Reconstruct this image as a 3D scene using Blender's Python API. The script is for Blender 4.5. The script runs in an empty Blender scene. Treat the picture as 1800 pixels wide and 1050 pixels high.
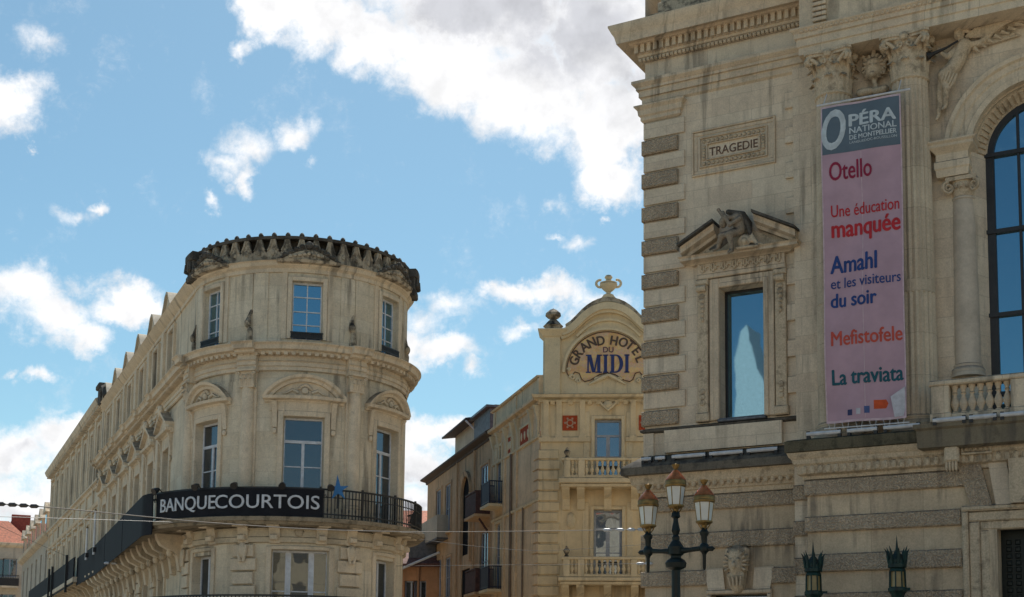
import bpy, bmesh, math, random
from mathutils import Vector, Matrix
random.seed(7)
R_ = math.radians
PI = math.pi
scene = bpy.context.scene
COL = scene.collection

# ------------------------------------------------------------------ camera
F_PX, Y0, W_PX = 2400.0, 956.0, 1800.0
PITCH, ROLL = math.atan2(269.0, F_PX), 0.011
EYE = Vector((0, 0, 1.6))
FWD = Vector((0, math.cos(PITCH), math.sin(PITCH)))
_r0, _u0 = Vector((1, 0, 0)), Vector((0, -math.sin(PITCH), math.cos(PITCH)))
RGT = _r0 * math.cos(ROLL) + _u0 * math.sin(ROLL)
UPV = _u0 * math.cos(ROLL) - _r0 * math.sin(ROLL)
cam_data = bpy.data.cameras.new('camera')
cam = bpy.data.objects.new('camera', cam_data)
COL.objects.link(cam)
_m = Matrix.Identity(4)
for i in range(3):
    _m[i][0], _m[i][1], _m[i][2], _m[i][3] = RGT[i], UPV[i], -FWD[i], EYE[i]
cam.matrix_world = _m
cam_data.sensor_width = 36.0
cam_data.lens = 36.0 * F_PX / W_PX
cam_data.shift_y = (Y0 - 525.0) / W_PX
cam_data.clip_end = 6000
scene.camera = cam


def ray(px, py):
    return RGT * ((px - 900.0) / F_PX) + UPV * ((Y0 - py) / F_PX) + FWD


def at_depth(px, py, depth):
    d = ray(px, py)
    return EYE + d * (depth / d.y)


# ------------------------------------------------------------------ light
SUN_EL, SUN_AZ = 56.0, 4.0            # azimuth to the right of straight ahead
scene.view_settings.view_transform = 'Standard'
scene.view_settings.look = 'None'
scene.view_settings.exposure = 0.50
scene.view_settings.gamma = 1.0
sun_data = bpy.data.lights.new('sun', 'SUN')
sun_data.energy = 5.0
sun_data.angle = R_(0.53)
sun_data.color = (1.0, 0.95, 0.87)
sun = bpy.data.objects.new('sun', sun_data)
COL.objects.link(sun)
_sd = Vector((math.sin(R_(SUN_AZ)) * math.cos(R_(SUN_EL)), math.cos(R_(SUN_AZ)) * math.cos(R_(SUN_EL)), math.sin(R_(SUN_EL))))
sun.rotation_euler = (-_sd).to_track_quat('-Z', 'Y').to_euler()
sun.location = (0, 0, 60)


class NT:
    """tiny node-tree writer"""
    def __init__(s, tree):
        s.t = tree

    def n(s, kind, **props):
        nd = s.t.nodes.new(kind)
        for k, v in props.items():
            setattr(nd, k, v)
        return nd

    def put(s, sock, v):
        if isinstance(v, bpy.types.NodeSocket):
            s.t.links.new(v, sock)
        elif v is not None:
            sock.default_value = v

    def m(s, op, a, b=None, c=None, clamp=False):
        nd = s.n('ShaderNodeMath', operation=op, use_clamp=clamp)
        for i, v in enumerate((a, b, c)):
            s.put(nd.inputs[i], v)
        return nd.outputs[0]

    def vm(s, op, a, b=None, c=None, out=0):
        nd = s.n('ShaderNodeVectorMath', operation=op)
        for i, v in enumerate((a, b, c)):
            s.put(nd.inputs[i], v)
        return nd.outputs[out]

    def noise(s, vec, scale, detail=4.0, rough=0.55, dist=0.0, color=False):
        nd = s.n('ShaderNodeTexNoise')
        s.put(nd.inputs['Vector'], vec)
        nd.inputs['Scale'].default_value = scale
        nd.inputs['Detail'].default_value = detail
        nd.inputs['Roughness'].default_value = rough
        nd.inputs['Distortion'].default_value = dist
        return nd.outputs['Color' if color else 'Fac']

    def mix(s, f, a, b, blend='MIX'):
        nd = s.n('ShaderNodeMix', data_type='RGBA', blend_type=blend)
        s.put(nd.inputs[0], f)
        s.put(nd.inputs[6], a if isinstance(a, bpy.types.NodeSocket) or len(a) == 4 else tuple(a) + (1,))
        s.put(nd.inputs[7], b if isinstance(b, bpy.types.NodeSocket) or len(b) == 4 else tuple(b) + (1,))
        return nd.outputs[2]

    def smooth(s, x, a, b, lo=0.0, hi=1.0):
        nd = s.n('ShaderNodeMapRange', interpolation_type='SMOOTHSTEP')
        s.put(nd.inputs[0], x)
        for i, v in enumerate((a, b, lo, hi)):
            nd.inputs[i + 1].default_value = v
        return nd.outputs[0]

    def comb(s, x=0.0, y=0.0, z=0.0):
        nd = s.n('ShaderNodeCombineXYZ')
        for i, v in enumerate((x, y, z)):
            s.put(nd.inputs[i], v)
        return nd.outputs[0]

    def sep(s, v):
        nd = s.n('ShaderNodeSeparateXYZ')
        s.put(nd.inputs[0], v)
        return nd.outputs


# ------------------------------------------------------------------ sky: Nishita air plus cumulus given by direction
world = bpy.data.worlds.new('World')
scene.world = world
world.use_nodes = True
world.node_tree.nodes.clear()
w = NT(world.node_tree)
sky = w.n('ShaderNodeTexSky', sky_type='NISHITA')
sky.sun_disc = False
sky.sun_elevation = R_(SUN_EL)
sky.sun_rotation = R_(SUN_AZ)
sky.altitude = 50
sky.air_density = 1.0
sky.dust_density = 0.6
sky.ozone_density = 1.2
SKY_K = 0.08
dirv = w.vm('NORMALIZE', w.n('ShaderNodeTexCoord').outputs['Generated'])
dx, dy, dz = w.sep(dirv)[0:3]
az = w.m('ARCTAN2', dx, dy)
el = w.m('ARCSINE', dz)
pos = w.comb(az, el, 0.0)
warp = w.vm('SUBTRACT', w.noise(dirv, 22.0, 6.0, 0.62, color=True), (0.5, 0.5, 0.5))
warp = w.vm('MULTIPLY', warp, (1.0, 1.0, 0.0))
posw = w.vm('MULTIPLY_ADD', warp, (0.055, 0.055, 0.0), pos)
# cumulus: (centre x, centre y, half width, half height, weight) measured on the photograph, turned into sky directions
CLOUDS = [
    (470, 20, 75, 75, 1.4), (560, 25, 120, 80, 1.4), (660, 70, 120, 85, 1.4), (790, 110, 150, 105, 1.4), (930, 150, 190, 120, 1.4),
    (1060, 210, 120, 110, 1.4), (1075, 315, 95, 60, 1.4), (850, 10, 260, 110, 1.4), (1060, 60, 190, 170, 1.4), (1250, 150, 240, 230, 1.4),
    (700, -110, 330, 150, 1.4), (1050, -130, 330, 190, 1.4), (1500, -80, 260, 150, .9), (430, 95, 30, 25, .6),
    (75, 80, 62, 34, .42), (25, 180, 80, 52, .95), (-40, 170, 80, 50, 1),
    (430, 250, 62, 52, .62), (510, 228, 55, 36, .62), (405, 290, 62, 38, .55), (438, 320, 30, 32, .62), (383, 355, 22, 18, .5), (550, 285, 20, 18, .45),
    (135, 375, 60, 25, .42), (180, 362, 24, 18, .62), (57, 247, 14, 10, .5),
    (1015, 432, 48, 26, .5), (975, 420, 30, 14, .4), (968, 350, 30, 18, .35), (1070, 388, 18, 14, .5),
    (40, 520, 110, 60, 1), (95, 555, 100, 62, 1), (150, 590, 60, 36, .9), (215, 535, 75, 42, .95), (250, 555, 50, 30, .9), (150, 505, 50, 28, .5), (-60, 520, 130, 80, 1),
    (65, 662, 42, 20, .6), (20, 645, 22, 14, .5),
    (10, 800, 95, 60, .95), (95, 790, 90, 55, 1), (130, 765, 50, 30, .9), (40, 880, 150, 70, 1), (-80, 820, 120, 110, 1), (250, 860, 120, 50, .8),
    (790, 545, 85, 48, .66), (740, 560, 60, 50, .62), (900, 515, 80, 36, .95), (980, 520, 85, 40, .95), (1060, 545, 80, 40, .8), (1000, 560, 70, 24, .6),
    (930, 578, 58, 24, .62), (770, 615, 100, 40, .9), (700, 605, 70, 45, .9), (820, 640, 50, 22, .6),
    (740, 760, 95, 46, 1), (810, 760, 60, 40, 1), (700, 790, 80, 60, 1), (760, 830, 130, 60, 1), (740, 900, 160, 60, 1), (600, 800, 100, 70, .9), (900, 820, 120, 70, .8)]
GREY = [(860, 0, 330, 75, 1.3), (1000, 60, 190, 100, 1.3), (1110, 150, 120, 90, 1.1), (700, 10, 160, 40, .6), (740, 850, 80, 40, .9), (730, 905, 170, 34, .8), (25, 800, 75, 32, .8), (15, 905, 80, 22, .7), (1000, -100, 400, 130, 1.2), (100, 540, 70, 30, .35), (800, 600, 60, 25, .3)]


def blob_field(items, src):
    best = None
    for (cx, cy, rx, ry, k) in items:
        d = ray(cx, cy).normalized()
        a0, e0 = math.atan2(d.x, d.y), math.asin(d.z)
        kx, ky = F_PX / (rx * 1.0), F_PX / (ry * 1.0)
        ln = w.vm('LENGTH', w.vm('MULTIPLY_ADD', src, (kx, ky, 0), (-a0 * kx, -e0 * ky, 0)), out=1)
        v = w.m('MULTIPLY_ADD', ln, -k, k)
        best = v if best is None else w.m('MAXIMUM', best, v)
    return best


body = blob_field(CLOUDS, posw)
fine = w.m('SUBTRACT', w.m('ADD', w.m('MULTIPLY', w.noise(dirv, 24.0, 10.0, 0.68), .7), w.m('MULTIPLY', w.noise(dirv, 75.0, 8.0, 0.7, 1.2), .3)), 0.5)
far = w.m('SUBTRACT', w.noise(dirv, 2.6, 5.0, 0.55), 0.62)
offv = w.m('MAXIMUM', w.smooth(w.m('ABSOLUTE', az), 0.42, 0.62), w.smooth(el, 0.56, 0.8))
offv = w.m('MULTIPLY', offv, w.smooth(w.m('ABSOLUTE', az), 1.5, 2.0, 1.0, 0.0))
body = w.m('MAXIMUM', body, w.m('MULTIPLY', w.m('MULTIPLY', far, 5.0), offv))
dens = w.m('MULTIPLY_ADD', fine, 1.45, body)
alpha = w.smooth(dens, 0.04, 0.70)
gr = w.m('MAXIMUM', blob_field(GREY, posw), 0.0)
puff = w.noise(dirv, 16.0, 6.0, 0.55)
gr = w.m('MULTIPLY', gr, w.smooth(puff, 0.30, 0.60, 0.45, 1.0))
gr = w.m('MULTIPLY', gr, w.smooth(dens, 0.25, 0.9))
lump = w.smooth(w.noise(dirv, 45.0, 5.0, 0.55), 0.28, 0.62, 0.84, 1.0)
ccol = w.mix(w.smooth(gr, 0.0, 0.75), (9.6, 9.6, 9.7), (6.2, 6.3, 6.7))
ccol = w.vm('SCALE', ccol, None)
ccol.node.inputs[3].default_value = 1.0
w.put(ccol.node.inputs[3], lump)
SKYTINT = (0.82, 1.06, 1.0)
skyc = w.vm('MULTIPLY', sky.outputs[0], SKYTINT)
final = w.mix(alpha, skyc, ccol)
bg = w.n('ShaderNodeBackground')
bg.inputs['Strength'].default_value = SKY_K
w.put(bg.inputs['Color'], final)
w.t.links.new(bg.outputs[0], w.n('ShaderNodeOutputWorld').inputs[0])
world.cycles.sampling_method = 'MANUAL'
world.cycles.sample_map_resolution = 1024


# ------------------------------------------------------------------ mesh writer; coordinates are (u along a wall, o out of it, z up)
class MB:
    def __init__(s):
        s.v, s.f, s.mi = [], [], []

    def add(s, verts, faces, m=0):
        k = len(s.v)
        s.v += [(p[0], p[1], p[2]) for p in verts]
        for f in faces:
            s.f.append(tuple(i + k for i in f))
            s.mi.append(m)
        return s

    def merge(s, o, fn=None):
        k = len(s.v)
        s.v += [tuple(fn(*p)) for p in o.v] if fn else list(o.v)
        s.f += [tuple(i + k for i in f) for f in o.f]
        s.mi += o.mi
        return s

    def moved(s, du=0, do=0, dz=0, flip=False):
        m = MB()
        return m.merge(s, lambda u, o, z: ((-u if flip else u) + du, o + do, z + dz))

    def box(s, u0, u1, o0, o1, z0, z1, m=0):
        u0, u1 = min(u0, u1), max(u0, u1)
        o0, o1 = min(o0, o1), max(o0, o1)
        z0, z1 = min(z0, z1), max(z0, z1)
        v = [(u, o, z) for z in (z0, z1) for o in (o0, o1) for u in (u0, u1)]
        return s.add(v, [(0, 1, 3, 2), (4, 6, 7, 5), (0, 4, 5, 1), (2, 3, 7, 6), (0, 2, 6, 4), (1, 5, 7, 3)], m)

    def cbox(s, u0, u1, o0, o1, z0, z1, c=0.015, m=0):
        """box whose front edges are chamfered"""
        a = [(u0, o0, z0), (u1, o0, z0), (u1, o0, z1), (u0, o0, z1)]
        b = [(u0, o1 - c, z0), (u1, o1 - c, z0), (u1, o1 - c, z1), (u0, o1 - c, z1)]
        d = [(u0 + c, o1, z0 + c), (u1 - c, o1, z0 + c), (u1 - c, o1, z1 - c), (u0 + c, o1, z1 - c)]
        f = [(3, 2, 1, 0), (8, 9, 10, 11)]
        for k in (0, 4):
            for i in range(4):
                j = (i + 1) % 4
                f.append((k + i, k + j, k + 4 + j, k + 4 + i))
        return s.add(a + b + d, f, m)

    def prism(s, pts, o0, o1, m=0):
        n = len(pts)
        v = [(p[0], o0, p[1]) for p in pts] + [(p[0], o1, p[1]) for p in pts]
        f = [tuple(range(n - 1, -1, -1)), tuple(range(n, 2 * n))]
        f += [(i, (i + 1) % n, n + (i + 1) % n, n + i) for i in range(n)]
        return s.add(v, f, m)

    def ext(s, prof, u0, u1, m=0):
        """closed (o, z) outline drawn along u"""
        n = len(prof)
        v = [(u0, p[0], p[1]) for p in prof] + [(u1, p[0], p[1]) for p in prof]
        f = [tuple(range(n - 1, -1, -1)), tuple(range(n, 2 * n))]
        f += [(i, (i + 1) % n, n + (i + 1) % n, n + i) for i in range(n)]
        return s.add(v, f, m)

    def sweep(s, prof, path, m=0, cap=True):
        """open (o, z) outline swept along a plan path of (u, o) corners; outward is on the viewer's side of a left-to-right path"""
        n, k = len(path), len(prof)
        dirs = []
        for i in range(n - 1):
            dx, dy = path[i + 1][0] - path[i][0], path[i + 1][1] - path[i][1]
            l = math.hypot(dx, dy)
            dirs.append((dx / l, dy / l))
        v = []
        for i in range(n):
            ns = []
            if i > 0:
                ns.append((-dirs[i - 1][1], dirs[i - 1][0]))
            if i < n - 1:
                ns.append((-dirs[i][1], dirs[i][0]))
            if len(ns) == 2:
                d = 1 + ns[0][0] * ns[1][0] + ns[0][1] * ns[1][1]
                mx, my = (ns[0][0] + ns[1][0]) / d, (ns[0][1] + ns[1][1]) / d
            else:
                mx, my = ns[0]
            for (o, z) in prof:
                v.append((path[i][0] + mx * o, path[i][1] + my * o, z))
        f = []
        for i in range(n - 1):
            for j in range(k - 1):
                f.append((i * k + j, (i + 1) * k + j, (i + 1) * k + j + 1, i * k + j + 1))
        if cap:
            f.append(tuple(range(k)))
            f.append(tuple((n - 1) * k + j for j in range(k - 1, -1, -1)))
        return s.add(v, f, m)

    def arcsweep(s, cu, cz, prof, a0, a1, n=24, m=0, cap=True):
        """closed (radius, o) outline swept round (cu, cz) in the wall plane; angle 0 is +u, 90 deg up"""
        k = len(prof)
        v = []
        for i in range(n + 1):
            a = a0 + (a1 - a0) * i / n
            for (r, o) in prof:
                v.append((cu + r * math.cos(a), o, cz + r * math.sin(a)))
        f = []
        for i in range(n):
            for j in range(k):
                f.append((i * k + j, i * k + (j + 1) % k, (i + 1) * k + (j + 1) % k, (i + 1) * k + j))
        if cap:
            f += [tuple(range(k)), tuple(n * k + j for j in range(k - 1, -1, -1))]
        return s.add(v, f, m)

    def lathe(s, prof, cu, co, seg=16, m=0, flute=None, sx=1.0, sy=1.0):
        k = len(prof)
        v = []
        for i in range(seg):
            a = 2 * PI * i / seg
            for j, (r, z) in enumerate(prof):
                rr = r * (flute(i) if flute and 0 < j < k - 1 else 1.0)
                v.append((cu + rr * math.sin(a) * sx, co + rr * math.cos(a) * sy, z))
        f = []
        for i in range(seg):
            i2 = (i + 1) % seg
            for j in range(k - 1):
                f.append((i * k + j, i2 * k + j, i2 * k + j + 1, i * k + j + 1))
        if prof[0][0] > 1e-6:
            f.append(tuple(i * k for i in range(seg - 1, -1, -1)))
        if prof[-1][0] > 1e-6:
            f.append(tuple(i * k + k - 1 for i in range(seg)))
        return s.add(v, f, m)

    def tube(s, pts, r, seg=6, m=0):
        pts = [Vector(p) for p in pts]
        n = len(pts)
        rad = r if isinstance(r, (list, tuple)) else [r] * n
        v = []
        prev = None
        for i in range(n):
            t = (pts[min(i + 1, n - 1)] - pts[max(i - 1, 0)])
            t.normalize()
            if prev is None:
                prev = Vector((0, 0, 1)) if abs(t.z) < 0.9 else Vector((1, 0, 0))
            a = prev - t * prev.dot(t)
            a.normalize()
            b = t.cross(a)
            prev = a
            for j in range(seg):
                c = 2 * PI * j / seg
                v.append(tuple(pts[i] + (a * math.cos(c) + b * math.sin(c)) * rad[i]))
        f = [(i * seg + j, i * seg + (j + 1) % seg, (i + 1) * seg + (j + 1) % seg, (i + 1) * seg + j) for i in range(n - 1) for j in range(seg)]
        f += [tuple(range(seg - 1, -1, -1)), tuple((n - 1) * seg + j for j in range(seg))]
        return s.add(v, f, m)

    def wall(s, u0, u1, z0, z1, holes, o=0.0, depth=0.3, m=0):
        """front sheet with rectangular openings (u0, u1, z0, z1) and their reveals"""
        us = sorted({u0, u1} | {x for h in holes for x in h[:2] if u0 < x < u1})
        zs = sorted({z0, z1} | {x for h in holes for x in h[2:4] if z0 < x < z1})
        for i in range(len(us) - 1):
            for j in range(len(zs) - 1):
                cu, cz = (us[i] + us[i + 1]) / 2, (zs[j] + zs[j + 1]) / 2
                if any(h[0] < cu < h[1] and h[2] < cz < h[3] for h in holes):
                    continue
                s.add([(us[i], o, zs[j]), (us[i + 1], o, zs[j]), (us[i + 1], o, zs[j + 1]), (us[i], o, zs[j + 1])], [(0, 1, 2, 3)], m)
        for (a, b, c, d) in [h[:4] for h in holes]:
            q = o - depth
            s.add([(a, o, c), (b, o, c), (b, o, d), (a, o, d), (a, q, c), (b, q, c), (b, q, d), (a, q, d)],
                  [(0, 4, 5, 1), (1, 5, 6, 2), (2, 6, 7, 3), (3, 7, 4, 0)], m)
        return s

    def ribbon(s, pts, w, o0, o1, m=0):
        """strip of width w hanging under a polyline in the wall plane"""
        n = len(pts)
        inner = []
        for i in range(n):
            a, b = pts[max(i - 1, 0)], pts[min(i + 1, n - 1)]
            dx, dz = b[0] - a[0], b[1] - a[1]
            l = math.hypot(dx, dz)
            inner.append((pts[i][0] + dz / l * w, pts[i][1] - dx / l * w))
        for i in range(n - 1):
            s.prism([pts[i], inner[i], inner[i + 1], pts[i + 1]], o0, o1, m)
        return s

    def build(s, name, mats, parent=None, bend=None, smooth=True, label=None, step=0.22):
        me = bpy.data.meshes.new(name)
        me.from_pydata([(p[0], -p[1], p[2]) for p in s.v], [], s.f)
        mats = mats if isinstance(mats, (list, tuple)) else [mats]
        for mt in mats:
            me.materials.append(mt)
        if len(mats) > 1:
            me.polygons.foreach_set('material_index', s.mi)
        bm = bmesh.new()
        bm.from_mesh(me)
        if bend:
            lo, hi = min(p[0] for p in s.v), max(p[0] for p in s.v)
            x = math.floor(lo / step) * step + step
            while x < hi:
                bmesh.ops.bisect_plane(bm, geom=bm.verts[:] + bm.edges[:] + bm.faces[:], dist=1e-5, plane_co=(x, 0, 0), plane_no=(1, 0, 0))
                x += step
            for v in bm.verts:
                if callable(bend):
                    v.co = Vector(bend(v.co.x, -v.co.y, v.co.z))
                else:
                    a, r = v.co.x / bend, bend - v.co.y
                    v.co = Vector((r * math.sin(a), -r * math.cos(a), v.co.z))
        bmesh.ops.recalc_face_normals(bm, faces=bm.faces)
        bm.to_mesh(me)
        bm.free()
        if smooth:
            me.polygons.foreach_set('use_smooth', [True] * len(me.polygons))
            me.set_sharp_from_angle(angle=R_(32))
        me.update()
        ob = bpy.data.objects.new(name, me)
        COL.objects.link(ob)
        if parent:
            ob.parent = parent
        if label:
            ob['label'] = label
        return ob


def tag(ob, label, cat, group=None, kind=None):
    ob['label'] = label
    ob['category'] = cat
    if group:
        ob['group'] = group
    if kind:
        ob['kind'] = kind
    return ob


def thing(name, label, cat, loc=(0, 0, 0), rot=0.0, group=None):
    ob = bpy.data.objects.new(name, None)
    ob.empty_display_size = 0.3
    COL.objects.link(ob)
    ob.location = loc
    ob.rotation_euler = (0, 0, rot)
    return tag(ob, label, cat, group)


def copy_tree(ob, parent=None):
    c = ob.copy()
    COL.objects.link(c)
    c.parent = parent
    for ch in list(ob.children):
        copy_tree(ch, c)
    return c


class Fac:
    """a vertical wall plane: origin on the ground, direction t to the viewer's right"""
    def __init__(s, org, t):
        s.o = Vector((org[0], org[1], 0))
        s.t = Vector((t[0], t[1], 0)).normalized()
        s.n = Vector((s.t.y, -s.t.x, 0))
        s.rot = math.atan2(s.t.y, s.t.x)

    def at(s, px, py, o=0.0):
        d = ray(px, py)
        k = (s.o + s.n * o - EYE).dot(s.n) / d.dot(s.n)
        p = EYE + d * k
        return (p - s.o).dot(s.t), p.z

    def u(s, px, py, o=0.0):
        return s.at(px, py, o)[0]

    def z(s, px, py, o=0.0):
        return s.at(px, py, o)[1]

    def world(s, u, o, z):
        return s.o + s.t * u + s.n * o + Vector((0, 0, z))


def sculpt(items, voxel, name='tmp'):
    """one continuous carved surface from capsules ('c', p, q, r1, r2) and ellipsoids ('e', p, (ru, ro, rz)); points are (u, o, z)"""
    m = MB()
    for it in items:
        if it[0] == 'e':
            _, p, r = it
            prof = [(math.sin(PI * j / 8), -math.cos(PI * j / 8)) for j in range(9)]
            b = MB().lathe(prof, 0, 0, 12)
            m.merge(b, lambda u, o, z: (p[0] + u * r[0], p[1] + o * r[1], p[2] + z * r[2]))
        else:
            _, p, q, r1, r2 = it
            p, q = Vector(p), Vector(q)
            d = q - p
            l = max(d.length, 1e-5)
            d = d / l
            pts, rr = [], []
            for j in range(5):
                a = PI / 2 * j / 4
                pts.append(p - d * r1 * math.cos(a)); rr.append(max(r1 * math.sin(a), 1e-4))
            for j in range(5):
                a = PI / 2 * j / 4
                pts.append(q + d * r2 * math.sin(a)); rr.append(max(r2 * math.cos(a), 1e-4))
            m.tube(pts, rr, 10)
    me = bpy.data.meshes.new('sculpt_source')
    me.from_pydata(m.v, [], m.f)
    ob = bpy.data.objects.new('sculpt_source', me)
    COL.objects.link(ob)
    md = ob.modifiers.new('r', 'REMESH')
    md.mode = 'VOXEL'
    md.voxel_size = voxel
    sm = ob.modifiers.new('s', 'SMOOTH')
    sm.iterations = 2
    dg = bpy.context.evaluated_depsgraph_get()
    ev = ob.evaluated_get(dg).to_mesh()
    out = MB().add([tuple(v.co) for v in ev.vertices], [tuple(p.vertices) for p in ev.polygons])
    ob.evaluated_get(dg).to_mesh_clear()
    bpy.data.objects.remove(ob)
    bpy.data.meshes.remove(me)
    return out


def lettering(text, height, depth=0.01, bold=0.0, sx=1.0, shear=0.0, align='LEFT', space=1.0, width=None):
    """text as a mesh in (u, o, z); height is the height of a capital; width, if given, sets the overall width"""
    cu = bpy.data.curves.new('letters', 'FONT')
    cu.body = text
    cu.size = 1.0
    cu.extrude = 0.05
    cu.shear = shear
    cu.space_character = space
    cu.resolution_u = 4
    ob = bpy.data.objects.new('letters', cu)
    COL.objects.link(ob)
    dg = bpy.context.evaluated_depsgraph_get()
    ev = ob.evaluated_get(dg)
    me = ev.to_mesh()
    vs = [tuple(v.co) for v in me.vertices]
    fs = [tuple(p.vertices) for p in me.polygons]
    ev.to_mesh_clear()
    bpy.data.objects.remove(ob)
    bpy.data.curves.remove(cu)
    k = height / 0.727
    x0, x1 = min(v[0] for v in vs), max(v[0] for v in vs)
    kx = (width / (x1 - x0)) if width else k * sx
    off = {'LEFT': 0.0, 'CENTER': (x1 - x0) / 2, 'RIGHT': x1 - x0}[align]
    base = MB().add([((v[0] - x0 - off) * kx, (v[2] + 0.05) / 0.1 * depth, v[1] * k) for v in vs], fs)
    if bold:
        out = MB()
        for i, (a, b) in enumerate(((-1, 0), (1, 0), (0, .6), (0, -.6), (0, 0))):
            out.merge(base, lambda u, o, z: (u + a * bold * k, o * (1 + .012 * i), z + b * bold * k))
        return out
    return base


# ------------------------------------------------------------------ materials
def material(name):
    mt = bpy.data.materials.new(name)
    mt.use_nodes = True
    mt.node_tree.nodes.clear()
    t = NT(mt.node_tree)
    bs = t.n('ShaderNodeBsdfPrincipled')
    out = t.n('ShaderNodeOutputMaterial')
    t.t.links.new(bs.outputs[0], out.inputs[0])
    return mt, t, bs


def stone(name, base, light=None, dark=(0.05, 0.045, 0.04), crust=0.35, streak=0.5, block=None, joint=0.5, cyl=None, grain=0.35, bump=0.25, rough_scale=None, tone=0.22):
    """weathered limestone: tone patches, coursed blocks, rain streaks, black crust on ledges"""
    mt, t, bs = material(name)
    oc = t.n('ShaderNodeTexCoord').outputs['Object']
    x, y, z = t.sep(oc)[0:3]
    if cyl:
        x = t.m('MULTIPLY', t.m('ARCTAN2', x, t.m('MULTIPLY', y, -1.0)), cyl)
    else:
        x = t.m('MULTIPLY_ADD', y, 0.73, x)
    uv = t.comb(x, z, 0.0)
    light = light or tuple(min(.9, c * 1.12) for c in base)
    n1 = t.noise(oc, 0.9, 6, 0.6)
    n0 = t.noise(oc, 5.0, 8, 0.75)
    c = t.mix(t.smooth(t.m('ADD', t.m('MULTIPLY', n1, .6), t.m('MULTIPLY', n0, .4)), 0.38, 0.62), tuple(b * (1 - tone) for b in base), light)
    n2 = t.noise(oc, 26.0, 6, 0.75)
    c = t.mix(grain, c, t.mix(t.smooth(n2, 0.3, 0.7), tuple(b * 0.6 for b in base), tuple(b * 1.3 for b in base)))
    height = t.m('MULTIPLY', n2, 0.5)
    if block:
        br = t.n('ShaderNodeTexBrick')
        t.put(br.inputs['Vector'], t.vm('ADD', uv, t.vm('SCALE', t.vm('SUBTRACT', t.noise(oc, 3.0, 2, color=True), (.5, .5, .5)), None)))
        br.inputs['Vector'].links[0].from_node.inputs[1].links[0].from_node.inputs[3].default_value = 0.012
        br.inputs['Color1'].default_value = (0.40, 0.40, 0.40, 1)
        br.inputs['Color2'].default_value = (0.60, 0.60, 0.60, 1)
        br.inputs['Mortar'].default_value = (0.5, 0.5, 0.5, 1)
        br.inputs['Scale'].default_value = 1.0
        br.inputs['Brick Width'].default_value = block[0]
        br.inputs['Row Height'].default_value = block[1]
        br.inputs['Mortar Size'].default_value = 0.009
        br.inputs['Mortar Smooth'].default_value = 0.15
        c = t.mix(0.40, c, br.outputs['Color'], 'OVERLAY')
        mo = br.outputs['Fac']
        c = t.mix(t.m('MULTIPLY', mo, joint), c, tuple(b * 0.45 for b in base))
        height = t.m('MULTIPLY_ADD', mo, -1.2, height)
    st = t.noise(t.comb(t.m('MULTIPLY', x, 3.2), t.m('MULTIPLY', z, 0.28), y), 1.0, 6, 0.62)
    big = t.noise(oc, 0.45, 4, 0.6)
    sf = t.m('MULTIPLY', t.smooth(st, 0.49, 0.65), t.smooth(big, 0.38, 0.62))
    c = t.mix(t.m('MULTIPLY', sf, streak), c, tuple(d * 1.6 for d in dark))
    nz = t.sep(t.n('ShaderNodeNewGeometry').outputs['Normal'])[2]
    cr = t.noise(oc, 3.4, 7, 0.68)
    up = t.smooth(nz, 0.15, 0.75)
    cf = t.m('ADD', t.m('MULTIPLY', t.smooth(cr, 0.62 - crust * 0.25, 0.82 - crust * 0.3), crust), t.m('MULTIPLY', up, t.smooth(cr, 0.3, 0.55, 0.1, 0.6)), clamp=True)
    c = t.mix(cf, c, dark)
    if rough_scale:
        vo = t.n('ShaderNodeTexVoronoi', feature='SMOOTH_F1')
        t.put(vo.inputs['Vector'], t.vm('ADD', oc, t.vm('SCALE', t.noise(oc, 7.0, 2, color=True), None)))
        vo.inputs['Vector'].links[0].from_node.inputs[1].links[0].from_node.inputs[3].default_value = 0.12
        vo.inputs['Scale'].default_value = rough_scale
        pit = t.smooth(vo.outputs['Distance'], 0.25, 0.7)
        c = t.mix(t.m('MULTIPLY', pit, 0.26), c, tuple(d * 1.3 for d in dark))
        height = t.m('MULTIPLY_ADD', pit, -3.0, height)
    t.put(bs.inputs['Base Color'], c)
    bs.inputs['Roughness'].default_value = 0.9
    bs.inputs['Specular IOR Level'].default_value = 0.2
    bp = t.n('ShaderNodeBump')
    bp.inputs['Strength'].default_value = bump
    bp.inputs['Distance'].default_value = 0.02
    t.put(bp.inputs['Height'], height)
    t.t.links.new(bp.outputs[0], bs.inputs['Normal'])
    return mt


def plain(name, col, rough=0.6, metal=0.0, var=0.18, scale=6.0, spec=0.5, bump=0.0, col2=None):
    mt, t, bs = material(name)
    oc = t.n('ShaderNodeTexCoord').outputs['Object']
    n = t.noise(oc, scale, 5, 0.62)
    col2 = col2 or tuple(c * (1 - var) for c in col)
    t.put(bs.inputs['Base Color'], t.mix(t.smooth(n, 0.3, 0.7), col2, tuple(min(1, c * (1 + var * .5)) for c in col)))
    bs.inputs['Roughness'].default_value = rough
    bs.inputs['Metallic'].default_value = metal
    bs.inputs['Specular IOR Level'].default_value = spec
    if bump:
        bp = t.n('ShaderNodeBump')
        bp.inputs['Strength'].default_value = bump
        bp.inputs['Distance'].default_value = 0.02
        t.put(bp.inputs['Height'], n)
        t.t.links.new(bp.outputs[0], bs.inputs['Normal'])
    return mt


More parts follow.
